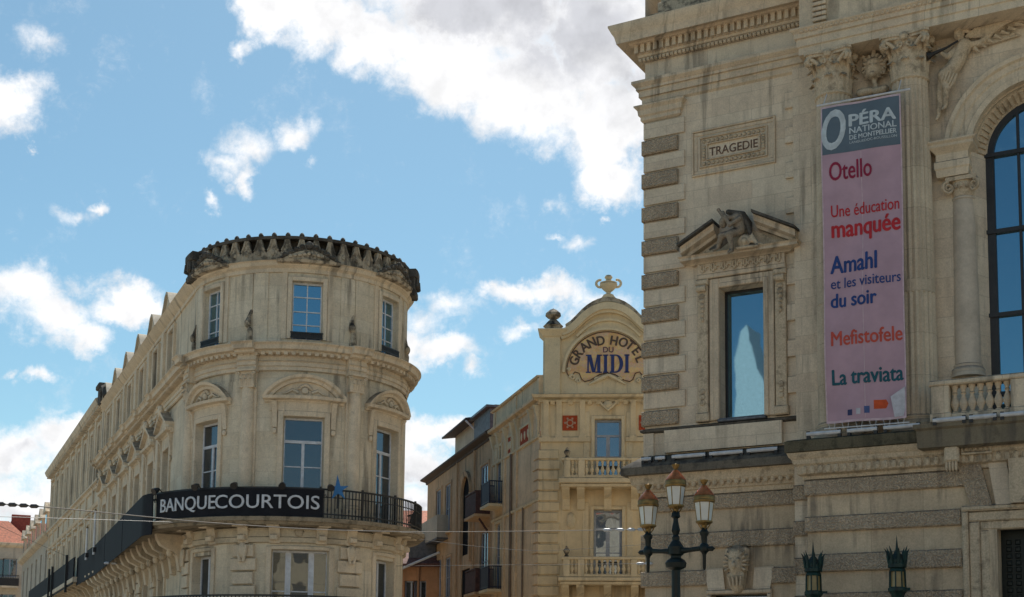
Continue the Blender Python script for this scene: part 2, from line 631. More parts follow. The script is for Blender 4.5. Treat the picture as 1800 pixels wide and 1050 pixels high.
def glass(name, tint=(0.015, 0.02, 0.025), refl=0.3, wob=0.02, rtint=(0.75, 0.86, 1.0)):
    """window pane seen from outside: dark room behind, mirror-like daylight in front, slightly wavy"""
    mt, t, bs = material(name)
    bs.inputs['Base Color'].default_value = tint + (1,)
    bs.inputs['Roughness'].default_value = 0.15
    gl = t.n('ShaderNodeBsdfGlossy')
    gl.inputs['Color'].default_value = rtint + (1,)
    gl.inputs['Roughness'].default_value = 0.02
    mx = t.n('ShaderNodeMixShader')
    lw = t.n('ShaderNodeLayerWeight')
    lw.inputs['Blend'].default_value = 0.35
    t.put(mx.inputs[0], t.m('MULTIPLY_ADD', lw.outputs['Fresnel'], 0.8, refl, clamp=True))
    t.t.links.new(bs.outputs[0], mx.inputs[1])
    t.t.links.new(gl.outputs[0], mx.inputs[2])
    oc = t.n('ShaderNodeTexCoord').outputs['Object']
    bp = t.n('ShaderNodeBump')
    bp.inputs['Strength'].default_value = wob
    bp.inputs['Distance'].default_value = 0.3
    t.put(bp.inputs['Height'], t.noise(oc, 0.9, 2))
    t.t.links.new(bp.outputs[0], gl.inputs['Normal'])
    out = [n for n in t.t.nodes if n.type == 'OUTPUT_MATERIAL'][0]
    t.t.links.new(mx.outputs[0], out.inputs[0])
    return mt


M = {}
M['opera_wall'] = stone('opera_wall_stone', (0.66, 0.56, 0.43), block=(1.25, 0.50), joint=0.38, crust=0.10, streak=0.5)
M['opera_base'] = stone('opera_base_stone', (0.55, 0.445, 0.315), block=(1.25, 60), joint=0.45, crust=0.18, streak=0.7)
M['opera_trim'] = stone('opera_trim_stone', (0.63, 0.53, 0.395), block=(1.3, 60), joint=.5, crust=0.28, streak=0.6)
M['opera_carve'] = stone('opera_carved_stone', (0.56, 0.46, 0.33), crust=0.48, streak=0.4, grain=0.6)
M['vermic'] = stone('vermiculated_stone', (0.49, 0.395, 0.29), rough_scale=26.0, crust=0.14, streak=0.35, bump=0.7, grain=0.35)
M['crust'] = stone('black_crusted_stone', (0.12, 0.11, 0.095), crust=0.75, streak=0.8, grain=0.7)
M['bronze_dark'] = stone('dark_weathered_stone', (0.30, 0.25, 0.19), crust=0.55, streak=0.7, grain=0.7)
M['bank'] = stone('bank_stone', (0.70, 0.60, 0.45), block=(0.9, 0.42), joint=0.22, crust=0.14, streak=0.6)
M['bank_cyl'] = stone('bank_round_stone', (0.69, 0.60, 0.455), block=(0.9, 0.42), joint=0.22, crust=0.14, streak=0.7, cyl=3.6)
M['bank_trim'] = stone('bank_trim_stone', (0.71, 0.60, 0.45), crust=0.26, streak=0.55)
M['bank_crown'] = stone('bank_crown_stone', (0.50, 0.42, 0.31), crust=0.72, streak=0.7, dark=(0.03, 0.028, 0.026))
M['hotel'] = stone('hotel_render', (0.75, 0.605, 0.385), crust=0.08, streak=0.4, grain=0.15, bump=0.1, tone=0.1)
M['hotel_trim'] = stone('hotel_trim_stone', (0.75, 0.62, 0.41), crust=0.22, streak=0.35, grain=0.25, tone=0.12)
M['hotel_side'] = stone('hotel_side_render', (0.80, 0.60, 0.38), crust=0.06, streak=0.4, grain=0.2, bump=0.1)
M['ochre'] = stone('ochre_render', (0.62, 0.42, 0.25), crust=0.12, streak=0.6, grain=0.3, bump=0.1)
M['grey_render'] = stone('grey_render', (0.52, 0.46, 0.37), crust=0.1, streak=0.4, grain=0.2, bump=0.1)
M['orange_render'] = stone('orange_render', (0.45, 0.24, 0.13), crust=0.08, streak=0.5, grain=0.2, bump=0.1)
M['glass'] = glass('window_glass', refl=0.16)
M['glass_blue'] = glass('blue_reflecting_glass', wob=0.004, refl=0.33, tint=(0.012, 0.02, 0.03), rtint=(0.42, 0.78, 1.0))
M['glass_dark'] = glass('dark_glass', refl=0.05)
M['white'] = plain('white_window_paint', (0.62, 0.65, 0.70), 0.5)
M['greyblue'] = plain('grey_blue_paint', (0.36, 0.40, 0.47), 0.5)
M['iron'] = plain('black_iron', (0.018, 0.018, 0.02), 0.5, 0.0, 0.3)
M['green_iron'] = plain('green_black_iron', (0.006, 0.013, 0.013), 0.42, 0.0, 0.3, spec=0.3)
M['verdigris'] = plain('verdigris_iron', (0.012, 0.042, 0.036), 0.5, 0.0, 0.5, 5.0, col2=(0.005, 0.012, 0.013), spec=.3)
M['sun_tinted_cap'] = stone('sun_tinted_capping_stone', (0.52, 0.46, 0.36), crust=0.1, streak=0.4, dark=(0.28, 0.245, 0.20))  # pale crust tone imitates sunlight on the attic caps
M['copper'] = plain('copper_cap', (0.62, 0.17, 0.055), 0.28, 0.9, 0.35, 9.0)
M['brass'] = plain('aged_brass', (0.26, 0.17, 0.06), 0.45, 0.7, 0.35, 9.0)
M['milk'] = plain('milky_lamp_glass', (0.62, 0.64, 0.62), 0.25, 0.0, 0.10, 3.0)
M['steel'] = plain('pale_painted_steel', (0.55, 0.57, 0.60), 0.45)
M['lead'] = plain('lead_sheet', (0.12, 0.13, 0.15), 0.5, 0.3, 0.4)
M['tile'] = plain('red_roof_tile', (0.46, 0.14, 0.07), 0.85, 0.0, 0.45, 7.0, bump=0.3)
M['slate'] = plain('grey_slate', (0.10, 0.105, 0.12), 0.6, 0.0, 0.4, 5.0)
M['canvas'] = plain('black_canvas', (0.016, 0.017, 0.022), 0.8, 0.0, 0.25, 3.0, spec=0.2)
M['cable'] = plain('weathered_cable', (0.26, 0.235, 0.21), 0.7, spec=.2)
M['pipe'] = plain('brown_pipe', (0.20, 0.15, 0.11), .6)
M['void'] = plain('dark_interior', (0.012, 0.011, 0.012), 0.9, spec=.1)
M['whitepaint'] = plain('white_pole_paint', (0.80, 0.80, 0.80), 0.5)
M['cable_dark'] = plain('dark_cable', (0.05, 0.05, 0.05), 0.5)
# ------------------------------------------------------------------ ground
gr = MB().add([(-400, -400, 0), (400, -400, 0), (400, 400, 0), (-400, 400, 0)], [(0, 1, 2, 3)])
g = gr.build('plaza_ground', stone('plaza_paving', (0.52, 0.43, 0.33), block=(0.8, 0.5), crust=0.0, streak=0.0, tone=0.1))
g['kind'] = 'structure'

# ------------------------------------------------------------------ opera house
_d = ray(-3450, 1177)
_t = Vector((-_d.x, -_d.y, 0)).normalized()
_p = at_depth(1520, 500, 34.0)
_h = Fac((_p.x, _p.y), _t)
_c = _h.world(_h.u(1134, 500), 0, 0)
OP = Fac((_c.x, _c.y), _t)
opera = thing('opera_house', 'pale stone opera house on the right with columns, tall arched window and carved ornament', 'opera house', (_c.x, _c.y, 0), OP.rot)
A = OP.at


def opart(name, mb, mat, parent=None, **k):
    return mb.build(name, M[mat] if isinstance(mat, str) else mat, parent or opera, **k)


AV = 1.10                                # the columned front stands this far out
u_av = OP.u(1413, 400, AV)               # its left edge
u_end = OP.u(1990, 300, 0)
z_led = OP.z(1395, 783, 0.25)
z_ledA = OP.z(1415, 778, AV + .3)
UPO = 0.28                               # upper wall behind the columns
z_sill = OP.z(1135, 757, 0.06)

# window opening of the left bay
wu0, wz1 = A(1266, 508)
wu1, wz0 = A(1346, 732)
# upper wall of the left bay, with its window
zc0 = OP.z(1133, 183, .04)               # underside of architrave
z_fr0 = OP.z(1131, 148, .08)             # frieze bottom
z_fr1 = OP.z(1133, 104, .02)             # frieze top
wall = MB().wall(0, u_av + .2, z_led - .1, z_fr1 + .5, [(wu0, wu1, wz0, wz1)], 0.0, 0.42)
wall.add([(0, 0, 0), (0, -14, 0), (0, -14, z_fr1 + 3), (0, 0, z_fr1 + 3)], [(0, 1, 2, 3)])
opart('wall', wall, 'opera_wall')
wall = MB()
# ground floor wall of the left bay
gz = [OP.z(1300, y, 0) for y in (866, 893, 933, 962, 1000, 1028, 1068, 1098)]
ku0, kz1 = A(1250, 1046)
ku1 = OP.u(1352, 1046)
wall.wall(0, u_av + .2, 0, z_led, [(ku0, ku1, 2.3, kz1)], 0.0, 0.5)
opart('ground_floor_wall', wall, 'opera_base')

# entablature of the left bay
lz = lambda px, py, o: OP.z(px, py, o)
cl_u, cl_z = A(1065, 48, .78)
z_cor0 = lz(1081, 75, .70)
z_den1, z_den0 = lz(1113, 82, .30), lz(1113, 96, .30)
EXT = [(0, -9.0), (0, 0), (u_av + .3, 0)]
# sweep paths use (u, o)
cor = MB().sweep([(0, z_fr1 - .02), (.06, z_fr1), (.07, z_den0 - .10), (.15, z_den0 - .06), (.17, z_den0), (.2, z_den0), (.2, z_den1), (.34, z_den1 + .03),
                  (.36, z_den1 + .09), (.62, z_cor0 - .02), (.62, z_cor0 + .0), (.66, z_cor0 + .16), (.68, z_cor0 + .2), (.72, z_cor0 + .26),
                  (.80, cl_z - .05), (.80, cl_z), (.3, cl_z + .16), (0, cl_z + .18)], EXT)
z = z_den0
n = int((u_av + .5) / .19)
for i in range(n):
    u = -.2 + i * .19
    cor.box(u, u + .11, .05, .31, z_den0 + .01, z_den1 + .02)
for i in range(int((u_av + .3) / .12)):
    cor.cbox(-.14 + i * .12, -.05 + i * .12, .05, .175, z_den0 - .19, z_den0 - .09, .03)
opart('cornice', cor, 'opera_trim')
za = zc0
arch = MB().sweep([(0, za - .05), (.07, za), (.07, za + (z_fr0 - za) * .28), (.14, za + (z_fr0 - za) * .29), (.14, za + (z_fr0 - za) * .62),
                   (.20, za + (z_fr0 - za) * .63), (.20, z_fr0 - .14), (.30, z_fr0 - .05), (.30, z_fr0 + .03), (0, z_fr0 + .06)], EXT)
for i in range(int(u_av / .13)):
    arch.cbox(-.1 + i * .13, -.01 + i * .13, .05, .25, z_fr0 - .13, z_fr0 - .05, .03)
opart('architrave', arch, 'opera_trim')

# parapet over the cornice: dark lead and stone
par = MB().sweep([(.26, cl_z + .1), (.26, cl_z + .35), (.05, cl_z + .42), (.05, cl_z + .75), (-.02, cl_z + .8), (-.02, cl_z + 2.4), (-.4, cl_z + 2.5)], [(.45, -9), (.45, -.02), (u_av + .3, -.02)])
opart('parapet', par, 'bank_crown')
fl = MB().sweep([(.5, cl_z + .09), (.48, cl_z + .125), (.2, cl_z + .2)], EXT)
opart('gutter', fl, 'lead')
for px in (1160, 1210, 1262, 1316, 1364):
    pass

# corner pilaster: cap moulding and alternating blocks
pu1 = OP.u(1190, 300, .1)
zt1, zt0 = lz(1121, 187, .2), lz(1136, 211, .1)
capm = MB().sweep([(0.02, zt0 - .05), (.1, zt0), (.1, zt0 + .1), (.15, zt0 + .14), (.17, zt1 - .12), (.25, zt1 - .04), (.25, zt1), (.04, zt1 + .05)], [(0, -4), (0, 0), (pu1, 0), (pu1, -.02)])
opart('pilaster_cap', capm, 'opera_trim')
za_, zb_ = lz(1133, 249, .12), lz(1133, 725, .12)
per = (za_ - zb_) / 8
usm, uve = OP.u(1203, 300, .05), OP.u(1190, 300, .12)
for i in range(9):
    t = za_ - per * i
    b = MB().cbox(-.07, uve, -3, .13, t - per * .40, t + per * .02, .03)
    opart('rusticated_block', b, 'vermic')
    s = MB().cbox(-.03, usm, -3, .055, t + per * .09, t + per * .56, .012)
    opart('quoin', s, 'opera_wall')
# blocks toothed into the right side of the bay
for i in range(9):
    t = za_ - per * (i - .1)
    s = MB().cbox(OP.u(1383, 400) , u_av + .1, -.1, .09, t + per * .05, t + per * .5, .012)
    opart('quoin', s, 'opera_wall')
s = MB().box(OP.u(1399, 400), u_av + .2, -.1, .16, z_led, zc0)
opart('pilaster', s, 'opera_wall')

# inscription panel TRAGEDIE
a0, b1 = A(1217, 232)
a1, b0 = A(1364, 281)
b1 = (b1 + OP.z(1364, 205)) / 2
b0 = (OP.z(1217, 318) + b0) / 2
pan = MB()
fr = [(0, .0), (0.0, .05), (.05, .06), (.09, .03), (.11, .03), (.12, 0)]


def frame(mb, u0, u1, z0, z1, w, o0, o1, c=0.012):
    mb.cbox(u0, u1, o0, o1, z1 - w, z1, c)
    mb.cbox(u0, u1, o0, o1, z0, z0 + w, c)
    mb.cbox(u0, u0 + w, o0, o1, z0 + w, z1 - w, c)
    mb.cbox(u1 - w, u1, o0, o1, z0 + w, z1 - w, c)
    return mb


pw, ph = a1 - a0, b1 - b0
frame(pan, a0, a1, b0, b1, .05, 0, .07)
frame(pan, a0 + .05, a1 - .05, b0 + .05, b1 - .05, .10, 0, .025)
iu0, iu1, iz0, iz1 = a0 + .22, a1 - .22, b0 + .22, b1 - .22
frame(pan, iu0, iu1, iz0, iz1, .035, 0, .07)
frame(pan, iu0 + .20, iu1 - .20, iz0 + .19, iz1 - .19, .035, 0, .07)
panel = opart('inscription_panel', pan, 'opera_trim')
orn = MB()
k = 14
for i in range(k):
    u = iu0 + .07 + (iu1 - iu0 - .14) * (i + .5) / k
    for zz in (iz0 + .115, iz1 - .115):
        orn.merge(MB().lathe([(.001, -1), (.6, -.8), (1, 0), (.6, .8), (.001, 1)], 0, 0, 8), lambda x, o, q: (u + x * .055, .02 + o * .05, zz + q * .055))
for i in range(5):
    zz = iz0 + .22 + (iz1 - iz0 - .44) * (i + .5) / 5
    for u in (iu0 + .12, iu1 - .12):
        orn.merge(MB().lathe([(.001, -1), (.6, -.8), (1, 0), (.6, .8), (.001, 1)], 0, 0, 8), lambda x, o, q: (u + x * .055, .02 + o * .05, zz + q * .055))
opart('carved_border', orn, 'opera_carve', panel)
cz = (iz0 + iz1) / 2
tx = lettering('TRAGEDIE', .245, .012, 0.004, align='CENTER', width=(iu1 - iu0 - .56))
opart('lettering', tx.moved((iu0 + iu1) / 2, .004, cz - .12), plain('inscription_red', (0.13, 0.075, 0.05), 0.8), panel)

# the window of the left bay: aedicule with broken pediment
win = MB()
d = .42
frame(win, wu0 - .30, wu0, wz0, wz1, .3, 0, .0)
win = MB()
win.cbox(wu0 - .28, wu0, -.02, .10, wz0, wz1 + .28, .02)
win.cbox(wu1, wu1 + .28, -.02, .10, wz0, wz1 + .28, .02)
win.cbox(wu0, wu1, -.02, .10, wz1, wz1 + .28, .02)
win.cbox(wu0 - .13, wu0, .10, .14, wz0, wz1 + .13, .02)
win.cbox(wu1, wu1 + .13, .10, .14, wz0, wz1 + .13, .02)
win.cbox(wu0, wu1, .10, .14, wz1, wz1 + .13, .02)
surround = opart('window_surround', win, 'opera_trim')
for s, (ua, ub) in enumerate(((wu0 - .62, wu0 - .32), (wu1 + .32, wu1 + .62))):
    q = MB()
    q.cbox(ua, ub, 0, .13, wz0 - .02, wz1 + .285, .02)
    q.cbox(ua - .04, ub + .04, 0, .19, wz0 - .02, wz0 + .22, .03)
    q.cbox(ua - .03, ub + .03, 0, .20, wz1 + .12, wz1 + .28, .03)
    # scroll console and drop of leaves
    q.lathe([(.001, -.13), (.09, -.13), (.09, .13), (.001, .13)], 0, 0, 12)
    n0 = len(q.v) - 12 * 4
    q.v[n0:] = [((ua + ub) / 2 + p[2], .2 + p[1] * .8, wz1 + .02 + p[0]) for p in q.v[n0:]]
    for j in range(6):
        q.merge(MB().lathe([(.001, -1), (.7, -.7), (1, 0), (.7, .7), (.001, 1)], 0, 0, 8), lambda x, o, zz: ((ua + ub) / 2 + x * (.10 - .008 * j), .12 + o * .07, wz1 - .18 - j * .13 + zz * .08))
    for j in range(3):
        q.merge(MB().lathe([(.001, -1), (.7, -.7), (1, 0), (.7, .7), (.001, 1)], 0, 0, 8), lambda x, o, zz: ((ua + ub) / 2 + x * .09, .12 + o * .06, wz0 + .5 + j * .15 + zz * .09))
    opart('console', q, 'opera_carve')
# frieze and bed cornice
fu0, fu1 = wu0 - .62, wu1 + .62
fz0 = OP.z(1222, 497, .2)
fz1 = OP.z(1222, 467, .2)
fz0 = wz1 + .29
fz1 = fz0 + .42
fb = MB()
fb.cbox(fu0, fu1, 0, .16, fz0, fz0 + .13, .02)
fb.cbox(fu0 + .02, fu1 - .02, 0, .14, fz0 + .13, fz1, .01)
fb.sweep([(.0, fz1 - .02), (.16, fz1), (.22, fz1 + .05), (.40, fz1 + .08), (.40, fz1 + .15), (.45, fz1 + .19), (0, fz1 + .21)], [(fu0, -.2), (fu0, 0), (fu1, 0), (fu1, -.2)])
opart('window_entablature', fb, 'opera_trim')
fo = MB()
random.seed(3)
nn = 15
for i in range(nn):
    u = fu0 + .1 + (fu1 - fu0 - .2) * (i + .5) / nn
    zc = (fz0 + .13 + fz1) / 2
    if i % 2:
        fo.arcsweep(u, zc - .02, [(.05, .14), (.085, .14), (.085, .19), (.05, .19)], -.6, PI + .6, 12)
    else:
        for sgn in (-1, 1):
            fo.tube([(u, .16, zc - .10), (u + sgn * .05, .17, zc), (u + sgn * .03, .18, zc + .09), (u + sgn * .08, .16, zc + .11)], [.03, .028, .024, .015], 6)
opart('carved_frieze', fo, 'opera_carve')
# raking pieces of the broken pediment
pl, pr = fu0 - .36, fu1 + .36
pz = fz1 + .20
mid = (pl + pr) / 2
rise = math.tan(R_(28))


def rake(sgn, frac):
    m = MB()
    L = (mid - pl) * frac
    prof = [(0, -.04), (.22, -.04), (.26, .04), (.42, .10), (.42, .20), (.47, .26), (0, .30)]
    x0 = pl if sgn > 0 else pr
    v, k = [], len(prof)
    for tt in (0, L):
        for (o, zz) in prof:
            v.append((x0 + sgn * tt, o, pz + tt * rise + zz))
    f = [(j, (j + 1) % k, k + (j + 1) % k, k + j) for j in range(k)] + [tuple(range(k)), tuple(range(2 * k - 1, k - 1, -1))]
    return m.add(v, f)


opart('pediment_rake', rake(1, .60), 'opera_trim')
opart('pediment_rake', rake(-1, .70), 'opera_trim')
rl = MB()
for sgn, fr_ in ((1, .61), (-1, .71)):
    x0 = pl if sgn > 0 else pr
    L = (mid - pl) * fr_
    pts = [(x0 - sgn * .04, pz + .27), (x0 + sgn * L, pz + L * rise + .27), (x0 + sgn * L, pz + L * rise + .35), (x0 - sgn * .04, pz + .35 - .02)]
    opart('pediment_capping', MB().prism(pts if sgn > 0 else pts[::-1], .0, .60), 'crust')
tym = MB().prism([(pl + .3, pz), (pr - .3, pz), (mid + .25, pz + (mid - pl - .45) * rise), (mid - .25, pz + (mid - pl - .45) * rise)], 0, .10)
opart('tympanum', tym, 'opera_carve')


def fig(px, py, o):
    u, zz = A(px, py, o)
    return (u, o, zz)


# mourning figure bent over in the broken pediment: head in the hand, drapery over the back, shield at the knees
P = fig
S = [('c', P(1296, 384, .46), P(1300, 404, .46), .17, .15), ('e', P(1271, 392, .60), (.115, .13, .15)), ('c', P(1284, 384, .5), P(1275, 389, .56), .09, .07),
     ('c', P(1288, 382, .56), P(1274, 384, .72), .075, .06), ('c', P(1274, 384, .72), P(1264, 371, .68), .055, .045), ('e', P(1263, 369, .68), (.06, .05, .05)),
     ('c', P(1300, 384, .6), P(1282, 396, .74), .07, .06), ('c', P(1282, 396, .74), P(1271, 373, .70), .055, .045),
     ('c', P(1300, 406, .44), P(1282, 412, .68), .14, .115), ('c', P(1282, 412, .68), P(1287, 440, .62), .10, .06), ('c', P(1287, 440, .62), P(1281, 444, .70), .06, .05),
     ('c', P(1298, 408, .42), P(1268, 415, .62), .12, .10), ('c', P(1268, 415, .62), P(1262, 436, .58), .09, .055), ('c', P(1262, 436, .58), P(1255, 440, .64), .05, .045)]
cf_ = opart('carved_figure', sculpt(S, .024), 'bronze_dark')
D = []
for k in range(7):
    t = k / 6
    D.append(('c', P(1280 + 8 * t, 373 + 2 * t, .48 - .05 * k), P(1306 + 11 * t, 377 + 16 * t, .42 - .04 * k), .075, .085))
    D.append(('c', P(1306 + 11 * t, 377 + 16 * t, .42 - .04 * k), P(1314 + 5 * t, 398 + 14 * t, .38), .085, .06))
for k in range(4):
    D.append(('c', P(1290 - 4 * k, 414 + 2 * k, .56), P(1266 - 6 * k, 436 + k, .50), .05, .035))
opart('drapery', sculpt(D, .024), 'crust', cf_)
D = [('e', P(1308, 424, .42), (.19, .10, .19)), ('e', P(1308, 424, .52), (.09, .07, .09)), ('c', P(1294, 437, .5), P(1330, 432, .48), .05, .05), ('c', P(1320, 412, .35), P(1332, 430, .4), .07, .06),
     ('c', P(1322, 424, .4), P(1342, 430, .36), .05, .03)]
opart('carved_shield', sculpt(D, .024), 'opera_carve')

# sash of the left bay window
ws = MB()
fo_ = -.36
frame(ws, wu0, wu1, wz0, wz1, .07, fo_ - .06, fo_ + .02)
wsash = opart('window', ws, 'iron')
opart('pane', MB().box(wu0 + .06, wu1 - .06, fo_ - .03, fo_ - .02, wz0 + .06, wz1 - .06), 'glass_blue', wsash)
opart('window_sill', MB().cbox(wu0 - .05, wu1 + .05, -.3, .16, wz0 - .07, wz0 + .01, .02).box(wu0, wu1, -.35, .14, wz0 + .012, wz0 + .03), 'lead')

# sill course, plinth and floor ledge of the left bay
su1 = OP.u(1375, 740, .1)
sc = MB().sweep([(0, z_sill - .1), (.1, z_sill - .06), (.12, z_sill), (0.02, z_sill + .04)], [(0, -4), (0, 0), (u_av, 0)])
opart('sill_course', sc, 'crust')
pln = MB().box(OP.u(1170, 760, .05), su1, 0, .16, z_led + .1, z_sill - .07).box(-.03, OP.u(1150, 760), -3, .05, z_led, z_sill - .09)
opart('plinth', pln, 'opera_wall')
lt0 = OP.z(1108, 822, .45)
lb0 = OP.z(1108, 836, .45)
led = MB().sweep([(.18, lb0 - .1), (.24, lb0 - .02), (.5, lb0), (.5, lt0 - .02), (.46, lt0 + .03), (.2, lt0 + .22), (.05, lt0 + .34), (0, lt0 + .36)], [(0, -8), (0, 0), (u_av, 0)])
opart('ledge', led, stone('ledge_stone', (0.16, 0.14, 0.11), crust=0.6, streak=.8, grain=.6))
bmz = OP.z(1300, 866, .1)
bm_ = MB().sweep([(0, bmz), (.08, bmz + .02), (.10, bmz + .14), (.15, bmz + .16), (.17, bmz + .3), (.22, bmz + .33), (.22, lb0 - .3), (.28, lb0 - .25), (.33, lb0 - .05), (.36, lb0 + .01), (.1, lb0 + .02)], [(0, -8), (0, 0), (u_av, 0)])
for i in range(int(u_av / .2)):
    bm_.merge(MB().lathe([(.001, -1), (.7, -.7), (1, 0), (.7, .7), (.001, 1)], 0, 0, 8), lambda x, o, zz: (-.1 + i * .2 + x * .075, .22 + o * .06, (bmz + .33 + lb0 - .3) / 2 + zz * .12))
opart('string_moulding', bm_, 'opera_carve')


def tubes_row(pa, pb, o, cuts, name='light_tube'):
    """row of pale floodlight tubes lying on a ledge between two picture points"""
    for (f0, f1) in cuts:
        p = [pa[i] + (pb[i] - pa[i]) * f0 for i in (0, 1)], [pa[i] + (pb[i] - pa[i]) * f1 for i in (0, 1)]
        ua, z0_ = A(p[0][0], p[0][1], o)
        ub, z1_ = A(p[1][0], p[1][1], o)
        zz = (A(pa[0], pa[1], o)[1] + A(pb[0], pb[1], o)[1]) / 2
        m = MB().tube([(ua, o, zz), (ub, o, zz)], .055, 8)
        lt = opart(name, m, 'steel')
        for u in (ua + .04, ub - .04):
            opart('bracket', MB().box(u - .04, u + .04, o - .08, o + .03, zz - .12, zz + .07), 'iron', lt)


tubes_row((1128, 809), (1372, 787), .36, ((.0, .07), (.1, .17), (.22, .46), (.49, .73), (.76, .98)))

# ground floor bands of the left bay
for i in range(0, 8, 2):
    zt, zb = gz[i] if i else bmz, gz[i + 1]
    if i == 4:
        for (ua, ub) in ((-.1, OP.u(1245, 1000)), (OP.u(1357, 1000), u_av)):
            opart('rusticated_band', MB().cbox(ua, ub, -3 if ua < 0 else -.1, .1, zb, zt, .03), 'vermic')
    elif i == 6:
        for (ua, ub) in ((-.1, ku0 - .3), (ku1 + .3, u_av)):
            opart('rusticated_band', MB().cbox(ua, ub, -3 if ua < 0 else -.1, .1, zb, zt, .03), 'vermic')
    else:
        opart('rusticated_band', MB().cbox(-.1, u_av, -3, .1, zb, zt, .03), 'vermic')
# flat arch and keystone head over the low opening
kc = (ku0 + ku1) / 2
kz0, ktop = kz1, OP.z(1300, 962, .1)
zu = gz[4]
opart('voussoir', MB().prism([(ku0 - .05, kz0 + .1), (ku0 + .42, kz0 + .1), (ku0 + .36, zu + .02), (ku0 - .16, zu + .02)], 0, .09), 'opera_wall')
opart('voussoir', MB().prism([(ku1 + .05, kz0 + .1), (ku1 + .16, zu + .02), (ku1 - .36, zu + .02), (ku1 - .42, kz0 + .1)], 0, .09), 'opera_wall')
kf = MB()
frame(kf, ku0 - .1, ku1 + .1, 2.2, kz1 + .12, .12, -.02, .14, .03)
opart('door_surround', kf, 'opera_trim')
opart('pane', MB().box(ku0, ku1, -.4, -.38, 2.3, kz1), 'glass_dark')
ks = [('c', (kc, .1, kz0 + .2), (kc, .14, ktop - .25), .2, .3), ('e', (kc, .24, ktop - .45), (.24, .2, .3)), ('c', (kc - .28, .15, ktop - .1), (kc - .2, .2, ktop - .6), .07, .09),
      ('c', (kc + .28, .15, ktop - .1), (kc + .2, .2, ktop - .6), .07, .09), ('c', (kc - .24, .18, ktop - .08), (kc + .24, .18, ktop - .08), .08, .08),
      ('e', (kc, .42, ktop - .5), (.06, .1, .1)), ('e', (kc - .1, .4, ktop - .36), (.06, .06, .05)), ('e', (kc + .1, .4, ktop - .36), (.06, .06, .05))]
for j in range(5):
    u = kc - .2 + .1 * j
    ks.append(('c', (u, .3, ktop - .72), (kc + (u - kc) * .7, .22, kz0 + .15), .045, .04))
kk_ = opart('carved_keystone', sculpt(ks, .026), 'opera_carve')
q = MB()
for j in range(13):
    a = -.5 + (PI + 1.0) * j / 12
    c0, s0_ = math.cos(a), math.sin(a)
    q.tube([(kc + c0 * .2, .34, ktop - .45 + s0_ * .24), (kc + c0 * .3, .36, ktop - .45 + s0_ * .34), (kc + c0 * .36, .26, ktop - .43 + s0_ * .42)], [.03, .045, .02], 6)
opart('curls', q, 'opera_carve', kk_)
for j in range(4):
    u = kc - .18 + .12 * j
    opart('flute', MB().tube([(u, .40, ktop - .78), (kc + (u - kc) * .75, .34, kz0 + .2)], .032, 6), 'opera_carve', kk_)

# ------------------------------------------------------------------ the columned front
ga = [OP.z(1560, y, AV) for y in (836, 864, 902, 930, 970, 1002, 1040, 1072)]
du0, dz1 = A(1752, 918, AV)
w2 = MB().wall(u_av, u_end, 0, z_ledA, [(du0, du0 + 2.6, .2, dz1)], AV, .6)
w2.add([(u_av, AV, 0), (u_av, -.3, 0), (u_av, -.3, z_ledA), (u_av, AV, z_ledA)], [(0, 1, 2, 3)])
opart('ground_floor_wall', w2, 'opera_base')
dfu = OP.u(1693, 950, AV)
for i in range(0, 8, 2):
    ub = dfu if i else OP.u(1722, 840, AV)
    opart('rusticated_band', MB().cbox(u_av - .06, ub - .02, AV - .8, AV + .1, ga[i + 1], ga[i], .03), 'vermic')
    pu = OP.u(1395, 930, .5)
    opart('rusticated_band', MB().cbox(pu, u_av - .06, 0, .55, ga[i + 1] - .0, ga[i] - .0, .03), 'vermic')
opart('pilaster', MB().box(OP.u(1397, 930, .5), u_av, 0, .47, 0, z_led), 'opera_wall')
# door
df = MB()
frame(df, dfu, du0 + 3.0, .0, OP.z(1720, 888, AV + .1), .14, AV - .05, AV + .16, .04)
frame(df, dfu + .14, du0 + 2.9, .0, OP.z(1720, 888, AV + .1) - .14, .24, AV - .05, AV + .08, .03)
frame(df, dfu + .38, du0 + 2.8, .0, OP.z(1720, 888, AV + .1) - .36, .22, AV - .2, AV + .02, .03)
dd = opart('door', df, 'opera_carve')
leafm = MB().box(du0, du0 + 2.6, AV - .55, AV - .5, .2, dz1)
for i in range(14):
    for j in range(5):
        leafm.cbox(du0 + .12 + j * .2, du0 + .24 + j * .2, AV - .5, AV - .46, dz1 - .5 - i * .16, dz1 - .38 - i * .16, .02)
leafm.box(du0, du0 + 2.6, AV - .52, AV - .44, dz1 - .15, dz1)
opart('door_leaf', leafm, 'green_iron', dd)
# voussoirs over the door
zv0, zv1 = OP.z(1740, 889, AV), OP.z(1740, 812, AV)
for (a, b, c, e, mt) in ((1684, 1724, 1708, 1745, 'vermic'), (1738, 1770, 1752, 1785, 'opera_wall'), (1776, 1830, 1780, 1822, 'opera_carve')):
    q = MB().prism([(OP.u(c, 885, AV), zv0), (OP.u(e, 885, AV), zv0), (OP.u(b, 820, AV), zv1), (OP.u(a, 820, AV), zv1)], AV - .02, AV + (.13 if mt != 'opera_carve' else .3))
    opart('voussoir', q, mt)

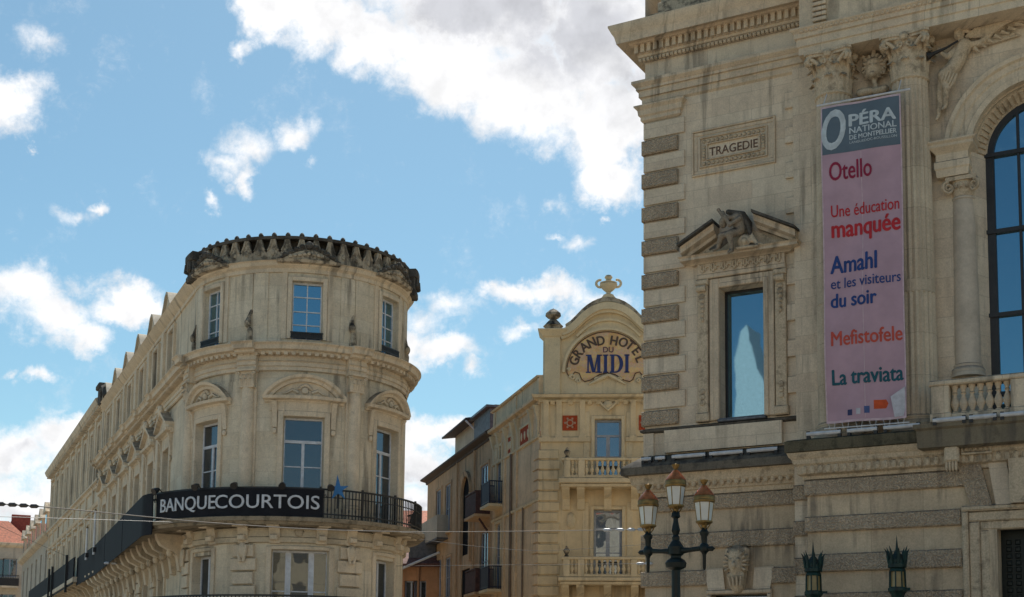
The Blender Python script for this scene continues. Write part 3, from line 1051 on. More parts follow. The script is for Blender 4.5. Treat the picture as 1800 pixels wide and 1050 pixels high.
# ledge of the columned front
p_av = [(u_av, -.2), (u_av, AV), (u_end, AV)]
eA = OP.z(1500, 788, AV + .42)
eT = OP.z(1500, 766, AV + .42)
mz = ga[0]
lm = MB().sweep([(0, mz), (.08, mz + .02), (.10, mz + .10), (.2, mz + .14), (.22, eA - .32), (.28, eA - .27), (.30, eA - .16), (.36, eA - .1), (.40, eA)], p_av, cap=False)
for i in range(int((u_end - u_av) / .2)):
    lm.merge(MB().lathe([(.001, -1), (.7, -.7), (1, 0), (.7, .7), (.001, 1)], 0, 0, 8), lambda x, o, zz: (u_av + i * .2 + x * .075, AV + .22 + o * .06, (mz + .14 + eA - .32) / 2 + zz * .12))
opart('string_moulding', lm, 'opera_carve')
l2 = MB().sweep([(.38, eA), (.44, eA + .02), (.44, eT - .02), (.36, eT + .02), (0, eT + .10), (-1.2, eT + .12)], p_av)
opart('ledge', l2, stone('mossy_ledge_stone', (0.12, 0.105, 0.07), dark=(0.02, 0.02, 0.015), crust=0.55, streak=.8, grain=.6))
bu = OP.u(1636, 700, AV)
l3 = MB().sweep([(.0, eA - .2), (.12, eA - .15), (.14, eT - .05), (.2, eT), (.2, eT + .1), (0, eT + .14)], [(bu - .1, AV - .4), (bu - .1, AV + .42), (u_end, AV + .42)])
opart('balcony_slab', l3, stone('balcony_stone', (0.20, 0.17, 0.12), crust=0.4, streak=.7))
# carved bracket and plaque under the balcony
q = MB().cbox(OP.u(1660, 790, AV + .4), OP.u(1686, 790, AV + .4), AV, AV + .5, OP.z(1670, 812, AV + .5), eA - .1, .05)
for j in range(4):
    q.merge(MB().lathe([(.001, -1), (.7, -.7), (1, 0), (.7, .7), (.001, 1)], 0, 0, 8), lambda x, o, zz: (OP.u(1664, 790, AV + .4) + .07 * j + x * .04, AV + .42 + o * .08, OP.z(1670, 818, AV + .5) + zz * .15))
opart('bracket', q, 'opera_carve')
q = MB()
frame(q, OP.u(1694, 800, AV), OP.u(1748, 800, AV), OP.z(1720, 802, AV), OP.z(1720, 783, AV), .05, AV + .1, AV + .34)
for j in range(6):
    q.merge(MB().lathe([(.001, -1), (.7, -.7), (1, 0), (.7, .7), (.001, 1)], 0, 0, 8), lambda x, o, zz: (OP.u(1702, 800, AV) + .11 * j + x * .06, AV + .28 + o * .05, OP.z(1720, 792, AV) + zz * .07))
opart('carved_plaque', q, 'opera_carve')
tubes_row((1418, 764), (1606, 748), AV + .34, ((0, .32), (.38, .66), (.72, 1.06)))
tubes_row((1640, 742), (1800, 724), AV + .62, ((0, .36), (.4, .7), (.74, 1.1)))

# upper wall with arched opening
acu, acz = A(1824, 246, UPO)
rO = acu - OP.u(1661, 250, UPO)
rI = acu - OP.u(1707, 250, UPO)
zt = OP.z(1640, 20, UPO) + .8
zb = eT
uw = MB()
NA = 40
uw.box(u_av - .02, acu - rO, -.8, UPO, zb, acz)
ring = [(acu - rI * math.cos(PI * i / NA), acz + rI * math.sin(PI * i / NA)) for i in range(NA + 1)]
for i in range(NA):
    a, b = ring[i], ring[i + 1]
    uw.add([(a[0], UPO, a[1]), (b[0], UPO, b[1]), (b[0], UPO, zt), (a[0], UPO, zt)], [(0, 1, 2, 3)])
uw.box(u_av - .02, acu - rI, -1.6, UPO, acz, zt)
uw.box(acu + rI, u_end, -1.6, UPO, acz, zt)
uw.box(acu + rO, u_end, -.8, UPO, zb, acz)
opart('upper_wall', uw, 'opera_wall')
DEP = -.34
SPL = .30
rG = rI * .93
av = MB().arcsweep(acu, acz, [(rI, UPO - .1), (rI, UPO + .10), (rI + .14, UPO + .12), (rI + .16, UPO + .08), (rI + .30, UPO + .09), (rI + .34, UPO + .13),
                              (rI + .48, UPO + .15), (rI + .52, UPO + .22), (rO - .01, UPO + .24), (rO, UPO - .02)], 0, PI, 48)
opart('archivolt', av, 'opera_trim')
sf = MB().arcsweep(acu, acz, [(rI + .0, UPO - .08), (rI - SPL, DEP), (rI + .2, DEP), (rI + .2, UPO - .08)], 0, PI, 48)
sf.arcsweep(acu, acz, [(rI - .05, UPO - .1), (rI - .05, UPO - .2), (rI + .01, UPO - .2), (rI + .01, UPO - .1)], 0, PI, 48)
sf.arcsweep(acu, acz, [(rI - SPL + .02, DEP + .14), (rI - SPL - .04, DEP + .02), (rI + .01, DEP + .02), (rI + .01, DEP + .14)], 0, PI, 48)
for i in range(30):
    a = PI * (i + .5) / 30
    sf.arcsweep(acu, acz, [(rI - .12, UPO - .22), (rI - SPL + .03, DEP + .15), (rI + .02, DEP + .15), (rI + .02, UPO - .22)], a - .03, a + .03, 1)
opart('coffered_soffit', sf, 'opera_carve')
for sg in (-1, 1):
    jb = MB()
    pl_ = [(acu + sg * rO, UPO - .002), (acu + sg * rI, UPO - .002), (acu + sg * (rI - SPL), DEP), (acu + sg * rO, DEP)]
    jb.add([(a, b, zb) for a, b in pl_] + [(a, b, acz) for a, b in pl_], [(0, 1, 2, 3), (4, 5, 6, 7), (0, 1, 5, 4), (1, 2, 6, 5), (2, 3, 7, 6), (3, 0, 4, 7)])
    opart('jamb', jb, 'opera_wall')
# impost block
iu0_ = OP.u(1636, 262, .62)
iu1_ = OP.u(1700, 255, .62)
it = OP.z(1660, 248, .62)
ib = OP.z(1660, 312, .5)
h_ = it - ib
for sg, (ua, ub) in enumerate(((iu0_ + .12, iu1_ - .02), (2 * acu - iu1_ + .02, 2 * acu - iu0_ - .12))):
    im = MB().sweep([(0, ib), (.02, ib + h_ * .06), (.03, ib + h_ * .2), (.06, ib + h_ * .24), (.06, ib + h_ * .42), (.02, ib + h_ * .46), (.02, ib + h_ * .66), (.07, ib + h_ * .72),
                     (.17, ib + h_ * .82), (.17, ib + h_ * .9), (.22, it - .04), (.22, it), (-.2, it + .03)], [(ua, UPO - .1), (ua, .52), (ub, .52), (ub, -.9)])
    im.box(ua, ub, -.9, .52, ib + .005, it)
    opart('impost', im, 'opera_trim')

# small column with scroll capital, one on each side of the opening
icu = (OP.u(1675, 400, .3) + OP.u(1712, 400, .3)) / 2
icz0, icz1 = OP.z(1700, 664, .2), OP.z(1690, 312, .2)
ICO = .16
r0 = (OP.u(1728, 600, .2) - OP.u(1686, 600, .2)) / 2 * 1.10
def ionic(uc):
    H = icz1 - icz0
    prof = [(r0 * 1.3, icz0), (r0 * 1.3, icz0 + .09), (r0 * 1.22, icz0 + .1), (r0 * 1.28, icz0 + .16), (r0 * 1.2, icz0 + .21), (r0 * 1.06, icz0 + .24), (r0 * 1.12, icz0 + .29), (r0 * 1.0, icz0 + .32)]
    for i in range(7):
        t = i / 6
        prof.append((r0 * (1.0 - .15 * t ** 1.6), icz0 + .34 + (H - .34 - .62) * t))
    zc = prof[-1][1]
    prof += [(r0 * .93, zc + .02), (r0 * .93, zc + .06), (r0 * .86, zc + .08)]
    col = opart('small_column', MB().lathe(prof, uc, ICO, 32), stone('marble_shaft' if 'marble_shaft' not in bpy.data.materials else 'marble_shaft_2', (0.55, 0.48, 0.39), crust=.0, streak=.05, grain=.15))
    c = MB().lathe([(r0 * .86, zc + .08), (r0 * .9, zc + .2), (r0 * 1.02, zc + .36), (r0 * .95, zc + .5)], uc, ICO, 24)
    c.box(uc - r0 * 1.18, uc + r0 * 1.18, ICO - r0 * 1.1, ICO + r0 * 1.1, zc + .46, zc + .56)
    for sx in (-1, 1):
        for so in (-1, 1):
            pts, rr = [], []
            for i in range(22):
                a = i / 21 * 3.6 * PI
                rad = .16 * (1 - i / 21 * .8)
                pu = math.cos(a + PI / 2) * rad * -sx
                pts.append((uc + sx * (r0 * 1.0) + pu * .8, ICO + so * r0 * .95 + so * pu * sx * .5, zc + .30 + math.sin(a + PI / 2) * rad))
                rr.append(.05 - .025 * i / 21)
            c.tube(pts, rr, 6)
    for i in range(7):
        a = -1.2 + 2.4 * i / 6
        c.merge(MB().lathe([(.001, -1), (.7, -.7), (1, 0), (.7, .7), (.001, 1)], 0, 0, 8), lambda x, o, zz: (uc + math.sin(a) * r0 * 1.05 + x * .045, ICO + math.cos(a) * r0 * 1.05 + o * .045, zc + .33 + zz * .08))
    opart('capital', c, 'opera_carve', col)
ionic(icu)
ionic(2 * acu - icu)

# glazing
gz_ = MB()
GO = DEP + .06
for i in range(NA):
    a, b = PI * i / NA, PI * (i + 1) / NA
    gz_.add([(acu, GO, acz), (acu + rI * math.cos(a), GO, acz + rI * math.sin(a)), (acu + rI * math.cos(b), GO, acz + rI * math.sin(b))], [(0, 1, 2)])
gz_.add([(acu - rI, GO, zb), (acu + rI, GO, zb), (acu + rI, GO, acz), (acu - rI, GO, acz)], [(0, 1, 2, 3)])
wfm = MB()
wfm.arcsweep(acu, acz, [(rI - SPL - .14, GO), (rI - SPL - .14, GO + .06), (rI, GO + .06), (rI, GO)], 0, PI, 40)
for sg in (-1, 1):
    a, b = acu + sg * rI, acu + sg * (rI - SPL - .14)
    wfm.box(a, b, GO, GO + .06, zb, acz)
    m_ = acu + sg * rI * .34
    wfm.box(m_ - .03, m_ + .03, GO, GO + .07, zb, acz + rI * .9)
for py in (266, 402, 550, 690):
    zz = OP.z(1780, py, GO + .1)
    wfm.box(acu - rI, acu + rI, GO, GO + .10, zz - .05, zz + .05)
aw = opart('arched_window', wfm, 'iron')
opart('pane', gz_, 'glass_blue', aw)

# balustrade in front of the arched window
b0 = OP.z(1650, 732, AV + .45)
bt = OP.z(1650, 670, AV + .45)
BO = AV + .3
bal = MB()
for (xa, xb) in ((1637, 1669), (1777, 1812)):
    ua, ub = OP.u(xa, 700, AV + .45), OP.u(xb, 700, AV + .45)
    bal.cbox(ua, ub, BO - .2, BO + .2, b0 - .15, bt - .12, .02)
    bal.cbox(ua - .03, ub + .03, BO - .23, BO + .23, b0 - .15, b0 + .06, .02)
bu1 = OP.u(1812, 700, AV + .45)
bal.cbox(OP.u(1634, 700, AV + .45), u_end, BO - .24, BO + .24, bt - .13, bt, .03)
bal.cbox(OP.u(1669, 700, AV + .45), u_end, BO - .16, BO + .16, b0 - .15, b0 + .05, .02)
bobj = opart('balustrade', bal, 'opera_trim')
hb = bt - .13 - b0 - .05
BPROF = [(.075, 0), (.075, .06), (.045, .09), (.05, .14), (.10, .30), (.105, .38), (.07, .52), (.04, .62), (.045, .68), (.07, .72), (.045, .76), (.06, .86), (.08, .93), (.08, 1)]
bproto = None
ua = OP.u(1669, 700, AV + .45)
ub = OP.u(1777, 700, AV + .45)
for i in range(7):
    uu = ua + (ub - ua) * (i + .5) / 7
    if bproto is None:
        bproto = opart('baluster', MB().lathe([(r, zz * hb) for r, zz in BPROF], 0, 0, 14), 'opera_trim', bobj)
        c = bproto
    else:
        c = bproto.copy(); COL.objects.link(c); c.parent = bobj
    c.location = (uu, -BO, b0 + .05)

# giant columns
def leafmesh(w, h, curl, nseg=8):
    """acanthus leaf standing in the (x, out, z) frame: ribbed strip that curls outward at the tip"""
    m = MB()
    v, f = [], []
    for i in range(nseg + 1):
        t = i / nseg
        if t < .7:
            o, zz = .02 + .05 * t, h * t / .7 * .86
        else:
            a = (t - .7) / .3 * PI * .95
            o, zz = .055 + curl * (1 - math.cos(a)) * .5, h * .86 + curl * .55 * math.sin(a) * .9
        wd = w * (.55 + .75 * math.sin(PI * min(1, .18 + t * .9))) * (1 - .25 * t) * (1.0 + (.12 if i % 2 else -.1))
        for j in range(5):
            s = (j - 2) / 2
            v.append((s * wd / 2, o - abs(s) * .035 + (.025 if j == 2 else 0), zz))
    for i in range(nseg):
        for j in range(4):
            f.append((i * 5 + j, i * 5 + j + 1, i * 5 + j + 6, i * 5 + j + 5))
    return m.add(v, f)


def corinthian(uc, oc, z0, h, r, half=False):
    m = MB()
    m.lathe([(r, z0 - .03), (r * 1.08, z0), (r * 1.08, z0 + .05), (r * .94, z0 + .07), (r * .92, z0 + h * .3), (r * .98, z0 + h * .6), (r * 1.16, z0 + h * .84), (r * 1.2, z0 + h * .87)], uc, oc, 28)
    for row, (hh, n, off, cu) in enumerate(((h * .36, 8, 0, .16), (h * .64, 8, .5, .19))):
        lf = leafmesh(r * .78, hh, cu)
        for i in range(n):
            a = 2 * PI * (i + off) / n
            rr = r * .93
            m.merge(lf, lambda x, o, zz: (uc + math.sin(a) * (rr + o) + math.cos(a) * x, oc + math.cos(a) * (rr + o) - math.sin(a) * x, z0 + .05 + zz))
    # corner scrolls and inner scrolls
    for i in range(8):
        a = PI / 4 * i + (PI / 8 if i % 2 else -PI / 8)
        ac = PI / 4 + PI / 2 * (i // 2) if False else None
    for q in range(4):
        a = PI / 4 + PI / 2 * q
        for sgn in (-1, 1):
            pts, rr = [], []
            for i in range(6):
                t = i / 5
                rad = r * (1.0 + .55 * t ** 1.5)
                aa = a + sgn * (.42 * (1 - t) + .05)
                pts.append((uc + math.sin(aa) * rad, oc + math.cos(aa) * rad, z0 + h * (.52 + .34 * t ** .8)))
                rr.append(.045 + .02 * t)
            cx, cz = r * 1.55, z0 + h * .78
            for i in range(12):
                b = PI / 2 - i / 11 * 2.6 * PI
                k = h * .085 * (1 - i / 11 * .75)
                rad = cx + math.cos(b) * k
                aa = a + sgn * .05
                pts.append((uc + math.sin(aa) * rad, oc + math.cos(aa) * rad, cz + math.sin(b) * k))
                rr.append(.055 - .025 * i / 11)
            m.tube(pts, rr, 6)
        af = PI / 2 * q
        m.merge(MB().lathe([(.001, -1), (.7, -.7), (1, 0), (.7, .7), (.001, 1)], 0, 0, 10), lambda x, o, zz: (uc + math.sin(af) * (r * 1.22) + x * .11, oc + math.cos(af) * (r * 1.22) + o * .11, z0 + h * .91 + zz * .12))
        for sgn in (-1, 1):
            pts, rr = [], []
            for i in range(12):
                b = -PI / 2 + i / 11 * 2.2 * PI
                k = h * .075 * (1 - i / 11 * .7)
                aa = af + sgn * (.20 + math.cos(b) * k / r * .8)
                pts.append((uc + math.sin(aa) * r * 1.14, oc + math.cos(aa) * r * 1.14, z0 + h * .74 + math.sin(b) * k))
                rr.append(.035)
            m.tube(pts, rr, 5)
    # concave abacus
    pts = []
    for q in range(4):
        a = PI / 4 + PI / 2 * q
        A0 = r * 1.78
        for i in range(7):
            t = (i - 3) / 3.0
            aa = a + PI / 4 + t * (PI / 4 - .07)
            rad = r * 1.16 + (A0 - r * 1.16) * abs(t) ** 1.7
            pts.append((uc + math.sin(aa) * rad, oc + math.cos(aa) * rad))
    n = len(pts)
    for (za, zb_, k) in ((z0 + h * .87, z0 + h * .93, .96), (z0 + h * .93, z0 + h, 1.02)):
        v = [(uc + (p[0] - uc) * k, oc + (p[1] - oc) * k, za) for p in pts] + [(uc + (p[0] - uc) * k, oc + (p[1] - oc) * k, zb_) for p in pts]
        m.add(v, [tuple(range(n - 1, -1, -1)), tuple(range(n, 2 * n))] + [(i, (i + 1) % n, n + (i + 1) % n, n + i) for i in range(n)])
    return m


M['column'] = stone('column_stone', (0.58, 0.49, 0.365), crust=.06, streak=.4, block=(40, 1.05), joint=.5)
CO = .60
z_abt = OP.z(1465, 82, CO + .6)
hcap = z_abt - OP.z(1465, 160, CO + .5)
cr = .455
zcap = z_abt - hcap
zbase = eT + .05
for (px) in (1465, 1599):
    uc = OP.u(px, 140, CO)
    prof = [(.5, zbase), (.5, zbase + .01)]
    prof = [(cr * 1.38, zbase), (cr * 1.38, zbase + .12), (cr * 1.3, zbase + .14), (cr * 1.36, zbase + .22), (cr * 1.25, zbase + .3), (cr * 1.15, zbase + .32), (cr * 1.2, zbase + .4), (cr * 1.12, zbase + .44)]
    H = zcap - zbase - .44
    for i in range(9):
        t = i / 8
        prof.append((cr * (1.12 - .14 * t ** 1.7), zbase + .46 + (H - .06) * t))
    nf = 22
    c = opart('column', MB().lathe(prof[:8] , uc, CO, 44), 'column')
    sh = MB().lathe([(cr * 1.10, zbase + .43)] + prof[8:] + [(cr * .98, zcap - .02)], uc, CO, nf * 4, flute=lambda i: (1.0, .97, .92, .97)[i % 4])
    # plain drum band
    zm = OP.z(1620, 512, CO + .4)
    sh.lathe([(cr * 1.03, zm - .0), (cr * 1.085, zm + .01), (cr * 1.075, zm + .32), (cr * 1.03, zm + .34)], uc, CO, 44)
    opart('shaft', sh, 'column', c)
    opart('capital', corinthian(uc, CO, zcap, hcap, cr * .98), 'opera_carve', c)

# relief between the capitals: mask on a strap with swag
rx = lambda px, py: fig(px, py, UPO + .2)
S = [('e', rx(1536, 124), (.24, .2, .26)), ('e', rx(1536, 112), (.22, .18, .16)), ('c', rx(1523, 106), rx(1548, 106), .07, .07), ('e', rx(1536, 135), (.12, .26, .10)),
     ('c', rx(1536, 140), rx(1542, 160), .07, .05), ('c', rx(1518, 100), rx(1524, 128), .05, .05), ('c', rx(1556, 100), rx(1554, 128), .05, .05),
     ('c', rx(1512, 164), rx(1528, 160), .11, .11), ('c', rx(1540, 160), rx(1556, 156), .1, .1), ('c', rx(1536, 90), rx(1536, 104), .06, .09),
     ('c', rx(1548, 84), rx(1560, 104), .07, .05), ('e', rx(1530, 120), (.05, .27, .04)), ('e', rx(1542, 119), (.05, .27, .04))]
cm = opart('carved_mask', sculpt(S, .024), 'opera_carve')
q = MB()
cu_, co_, cz_ = rx(1536, 118)
for j in range(16):
    a = 2 * PI * j / 16
    q.tube([(cu_ + math.cos(a) * .17, co_ + .06, cz_ + math.sin(a) * .2), (cu_ + math.cos(a) * .27, co_ + .04, cz_ + math.sin(a) * .31), (cu_ + math.cos(a + .25) * .33, co_ - .05, cz_ + math.sin(a + .25) * .37)], [.04, .045, .015], 6)
opart('mane', q, 'opera_carve', cm)

# winged figure blowing a trumpet in the spandrel
g = lambda px, py, o=.12: fig(px, py, UPO + o)
S = [('e', g(1686, 60, .24), (.14, .15, .17)), ('e', g(1688, 52, .22), (.16, .15, .13)), ('c', g(1690, 66), g(1694, 76), .08, .10),
     ('c', g(1694, 82, .15), g(1684, 106, .18), .21, .19), ('c', g(1684, 106, .18), g(1672, 124, .2), .19, .19), ('c', g(1672, 124, .2), g(1660, 132, .2), .19, .17),
     ('c', g(1680, 86, .2), g(1664, 100, .3), .085, .07), ('c', g(1664, 100, .3), g(1652, 90, .34), .07, .05), ('e', g(1651, 89, .35), (.07, .07, .07)),
     ('c', g(1702, 80, .12), g(1722, 76, .16), .1, .09), ('c', g(1722, 76, .16), g(1742, 60, .16), .085, .07), ('c', g(1742, 60), g(1762, 48), .07, .06),
     ('c', g(1660, 132, .2), g(1664, 156, .28), .15, .11), ('c', g(1664, 156, .28), g(1662, 186, .18), .10, .065), ('c', g(1662, 186, .18), g(1657, 192, .24), .06, .045),
     ('c', g(1660, 132, .12), g(1652, 166, .16), .14, .09), ('c', g(1652, 166, .16), g(1650, 202, .14), .08, .06), ('c', g(1650, 202, .14), g(1646, 210, .2), .06, .045),
     ('c', g(1684, 112, .2), g(1654, 138, .24), .08, .06), ('c', g(1690, 110, .15), g(1664, 140, .24), .09, .07), ('c', g(1654, 138, .2), g(1650, 152, .16), .07, .04),
     ('c', g(1690, 62, .1), g(1714, 62, .08), .05, .05), ('e', g(1684, 64, .36), (.035, .05, .04))]
# wing feathers
for j in range(7):
    S.append(('c', g(1700 + j * 2, 70 + j * 2.4, .08), g(1738 + j * 9, 44 + j * 3.0, .06), .05, .03))
for j in range(4):
    S.append(('c', g(1745 + j * 12, 50 - j * 3, .07), g(1765 + j * 12, 52 - j * 5, .07), .05, .05))
wf_ = opart('carved_winged_figure', sculpt(S, .024), 'opera_carve')
q = MB()
for j in range(12):
    t = j / 11
    a, b = g(1698 + 34 * t, 66 + 8 * t - 10 * t, .20), g(1735 + 62 * t, 48 - 26 * t + 6 * t, .14)
    c_ = [(a[i] + b[i]) / 2 for i in range(3)]
    q.tube([a, (c_[0], c_[1] + .08, c_[2] + .03), b], [.05, .06, .02], 6)
for j in range(7):
    a, b = g(1712 + 12 * j, 84 - 7 * j, .16), g(1722 + 13 * j, 92 - 8 * j, .12)
    q.tube([a, b], [.06, .02], 6)
opart('wing_feathers', q, 'opera_carve', wf_)
q = MB()
for j in range(5):
    q.tube([g(1684 + 2 * j, 50 + j, .3), g(1696 + 3 * j, 46 + 3 * j, .2), g(1704 + 5 * j, 56 + 3 * j, .12)], [.04, .045, .015], 6)
opart('hair', q, 'opera_carve', wf_)
q = MB()
for j in range(5):
    q.tube([g(1662 + 5 * j, 122 + 2 * j, .34), g(1656 + 5 * j, 140 + j, .36), g(1654 + 3 * j, 154 + 2 * j, .28)], [.03, .04, .015], 6)
opart('drapery', q, 'opera_carve', wf_)
opart('trumpet', MB().tube([g(1684, 72, .36), g(1664, 84, .4), g(1640, 95, .42), g(1630, 99, .43)], [.025, .03, .05, .11], 10), 'iron')

# entablature over the columns
z0 = z_abt
ea = AV + .08
hA = OP.z(1415, 50, ea) - z0
pth = [(u_av - .05, -.3), (u_av - .05, ea - .08), (u_end, ea - .08)]
en = MB().sweep([(-1.0, z0 + .01), (.02, z0), (.02, z0 + hA * .28), (.06, z0 + hA * .31), (.06, z0 + hA * .6), (.11, z0 + hA * .63), (.12, z0 + hA * .82), (.2, z0 + hA * .95), (.2, z0 + hA), (0, z0 + hA + .04),
                 (0, z0 + hA + 1.0), (.1, z0 + hA + 1.05), (.2, z0 + hA + 1.3), (.5, z0 + hA + 1.35), (.55, z0 + hA + 1.7), (.7, z0 + hA + 1.9), (0, z0 + hA + 2.0)], pth)
for i in range(int((u_end - u_av) / .13)):
    en.cbox(u_av + i * .13, u_av + .09 + i * .13, ea - .1, ea + .1, z0 + hA * .8, z0 + hA * .93, .03)
opart('architrave', en, 'opera_trim')
gr_ = MB()
for (a, b) in ((1428, 1452),):
    ua, ub = OP.u(a, 20, ea), OP.u(b, 20, ea)
    for j in range(5):
        gr_.cbox(ua, ub, ea - .1, ea + .03, z0 + hA + .12 + j * .14, z0 + hA + .22 + j * .14, .015)
opart('frieze_block', gr_, 'opera_trim')
# bulk behind
bk = MB().box(.1, u_end, -14, -1.7, .1, z_abt + 3.2)
opart('body', bk, 'opera_wall')
# ------------------------------------------------------------------ bank building: round corner and a long street wing
RB = 3.56
_c = at_depth(521, 900, 45.0)
BC = Vector((_c.x, _c.y, 0))
brot = math.atan2(-BC.x, BC.y)
bank = thing('bank_building', 'cream stone corner building with round front, dark crown and carved window pediments', 'bank', (BC.x, BC.y, 0), brot)
BX, BY = Vector((math.cos(brot), math.sin(brot), 0)), Vector((-math.sin(brot), math.cos(brot), 0))


class Cyl:
    def __init__(s, c, r):
        s.c, s.r = c, r

    def at(s, px, py, o=0.0):
        d = ray(px, py)
        e = EYE - s.c
        a = d.x ** 2 + d.y ** 2
        b = 2 * (e.x * d.x + e.y * d.y)
        c = e.x ** 2 + e.y ** 2 - (s.r + o) ** 2
        disc = max(b * b - 4 * a * c, 0)
        k = (-b - math.sqrt(disc)) / (2 * a)
        p = EYE + d * k
        q = p - s.c
        return s.r * math.atan2(q.dot(BX), -q.dot(BY)), p.z

    def u(s, px, py, o=0.0):
        return s.at(px, py, o)[0]

    def z(s, px, py, o=0.0):
        return s.at(px, py, o)[1]


TW = Cyl(BC, RB)
_d = ray(-180, 1217)
_s = Vector((_d.x, _d.y, 0)).normalized()
_wn = Vector((-_s.y, _s.x, 0))
WG = Fac(tuple((BC + _wn * RB)[0:2]), (-_s.x, -_s.y))
phi_w = math.atan2(_wn.dot(BX), -_wn.dot(BY))
UL, UR = phi_w * RB, R_(115) * RB
WL = -19.6                                     # length of the wing


def local(parent_loc, parent_rot, wp):
    return Matrix.Rotation(-parent_rot, 3, 'Z') @ (Vector(wp) - Vector(parent_loc))


def tpart(name, mb, mat, parent=None, **k):
    return mb.build(name, M[mat] if isinstance(mat, str) else mat, parent or bank, bend=RB, **k)


def on_wall(ob, fac, root_loc, root_rot):
    ob.location = local(root_loc, root_rot, (fac.o.x, fac.o.y, 0))
    ob.rotation_euler = (0, 0, fac.rot - root_rot)
    return ob


def wpart(name, mb, mat, parent=None, **k):
    ob = mb.build(name, M[mat] if isinstance(mat, str) else mat, parent or bank, **k)
    if parent is None:
        on_wall(ob, WG, BC, brot)
    return ob


def sash(parent, w, h, mull=(0.5,), trans=(), fw=.07, mw=.09, bars=(), mat='white', gl='glass', name='window', mullw=None):
    """casement: frame with pane as its child, centred on u=0, foot at z=0, outer face at o=0"""
    f = MB()
    frame(f, -w / 2, w / 2, 0, h, fw, -.09, 0, .012)
    for a in mull:
        x = -w / 2 + w * a
        hh = h * (trans[0] if trans else 1)
        f.box(x - mw / 2, x + mw / 2, -.08, -.004, fw, (h - fw) if mullw else hh)
    for t in trans:
        f.box(-w / 2 + fw, w / 2 - fw, -.085, -.002, h * t - .045, h * t + .045)
    for b in bars:
        f.box(-w / 2 + fw, w / 2 - fw, -.07, -.02, h * b - .018, h * b + .018)
    fo = f.build(name, M[mat], parent)
    p = MB().box(-w / 2 + fw * .5, w / 2 - fw * .5, -.06, -.045, fw * .5, h - fw * .5)
    p.build('pane', M[gl], fo, smooth=False)
    return fo


def place_t(ob, u, o, z):
    a = u / RB
    ob.location = ((RB + o) * math.sin(a), -(RB + o) * math.cos(a), z)
    ob.rotation_euler = (0, 0, a)
    return ob


def place_w(ob, u, o, z):
    wp = WG.world(u, o, z)
    l = local(BC, brot, (wp.x, wp.y, 0))
    ob.location = (l.x, l.y, z)
    ob.rotation_euler = (0, 0, WG.rot - brot)
    return ob


tz = TW.z
# storey levels
z_rail = tz(510, 411, .25)
z_crown0 = tz(515, 457, .22)
z_ent0 = tz(520, 478, .05)
z_ctop = tz(512, 600, .5)
z_cbot = tz(512, 612, .46)
z_arch0 = tz(500, 650, .08)
z_bal = tz(505, 908, .6)
z_balr = tz(505, 856, .6)
z_w3 = tz(533, 733, -.02)
z_w2 = tz(526, 967, -.02)
z_wt1, z_wt0 = tz(540, 495, 0), tz(540, 597, 0)
uc3 = TW.u(533, 800)
w3 = TW.u(569, 800) - TW.u(497, 800)
wt = TW.u(568, 550) - TW.u(514, 550)
D3 = R_(50.5) * RB
D3L = R_(56.5) * RB
ucs = [uc3 - D3L, uc3, uc3 + D3]
ut = TW.u(540, 550)
uts = [ut - R_(56) * RB, ut, ut + D3]
w2w = TW.u(576, 1000) - TW.u(475, 1000)
z_b2 = z_w2 - 4.2
print('bank z', round(z_rail, 2), round(z_ctop, 2), round(z_bal, 2), round(w3, 2), 'wing bays', [round(WG.u(p, q), 2) for p, q in ((296, 740), (272, 765), (247, 790), (228, 810), (206, 830), (187, 850))])
h3 = [(u - w3 / 2, u + w3 / 2, z_bal, z_w3) for u in ucs]
ht = [(u - wt / 2, u + wt / 2, z_wt0, z_wt1) for u in uts]
h2 = [(ucs[1] - w2w / 2, ucs[1] + w2w / 2, z_b2, z_w2)] + [(u - .52, u + .52, z_b2, z_w2 - .12) for u in (ucs[0], ucs[2])]
wl = MB()
wl.wall(UL, UR, z_arch0 - .3, z_rail - .6, ht, -.04, .28)
wl.wall(UL, UR, z_bal, z_arch0 - .3, h3, 0, .32)
wl.wall(UL, UR, 0, z_bal, h2, 0, .34)
tpart('round_wall', wl, 'bank_cyl')

# main cornice, frieze and architrave with breaks over the pilasters
pil = [TW.u(437, 640, .1), TW.u(632, 640, .1)]
pil = [uc3 - D3 / 2 + .05, uc3 + D3 / 2 - .05]
pil = [(ucs[0] + ucs[1]) / 2, (ucs[1] + ucs[2]) / 2, UL + .16]
hE = z_ctop - z_arch0


def ent_profile(d=0.0):
    z = z_arch0
    return [(0, z - .02), (.05 + d, z), (.05 + d, z + hE * .14), (.09 + d, z + hE * .16), (.09 + d, z + hE * .30), (.14 + d, z + hE * .34), (.08 + d, z + hE * .37), (.06 + d, z + hE * .60), (.14 + d, z + hE * .63),
            (.16 + d, z_cbot - .12), (.26 + d, z_cbot - .09), (.26 + d, z_cbot - .02), (.40 + d, z_cbot), (.42 + d, z_cbot + .12), (.47 + d, z_cbot + .17), (.50 + d, z_ctop - .02), (.5 + d, z_ctop), (0, z_ctop + .12)]


ec = MB().ext(ent_profile(), UL, UR)
i = 0
u = UL
while u < UR:
    ec.box(u, u + .11, .06, .30, z_cbot - .16, z_cbot - .06)
    u += .22
cor_t = tpart('cornice', ec, 'bank_trim')
for u in pil:
    tpart('cornice_break', MB().ext(ent_profile(.2), u - .30, u + .30), 'bank_trim')


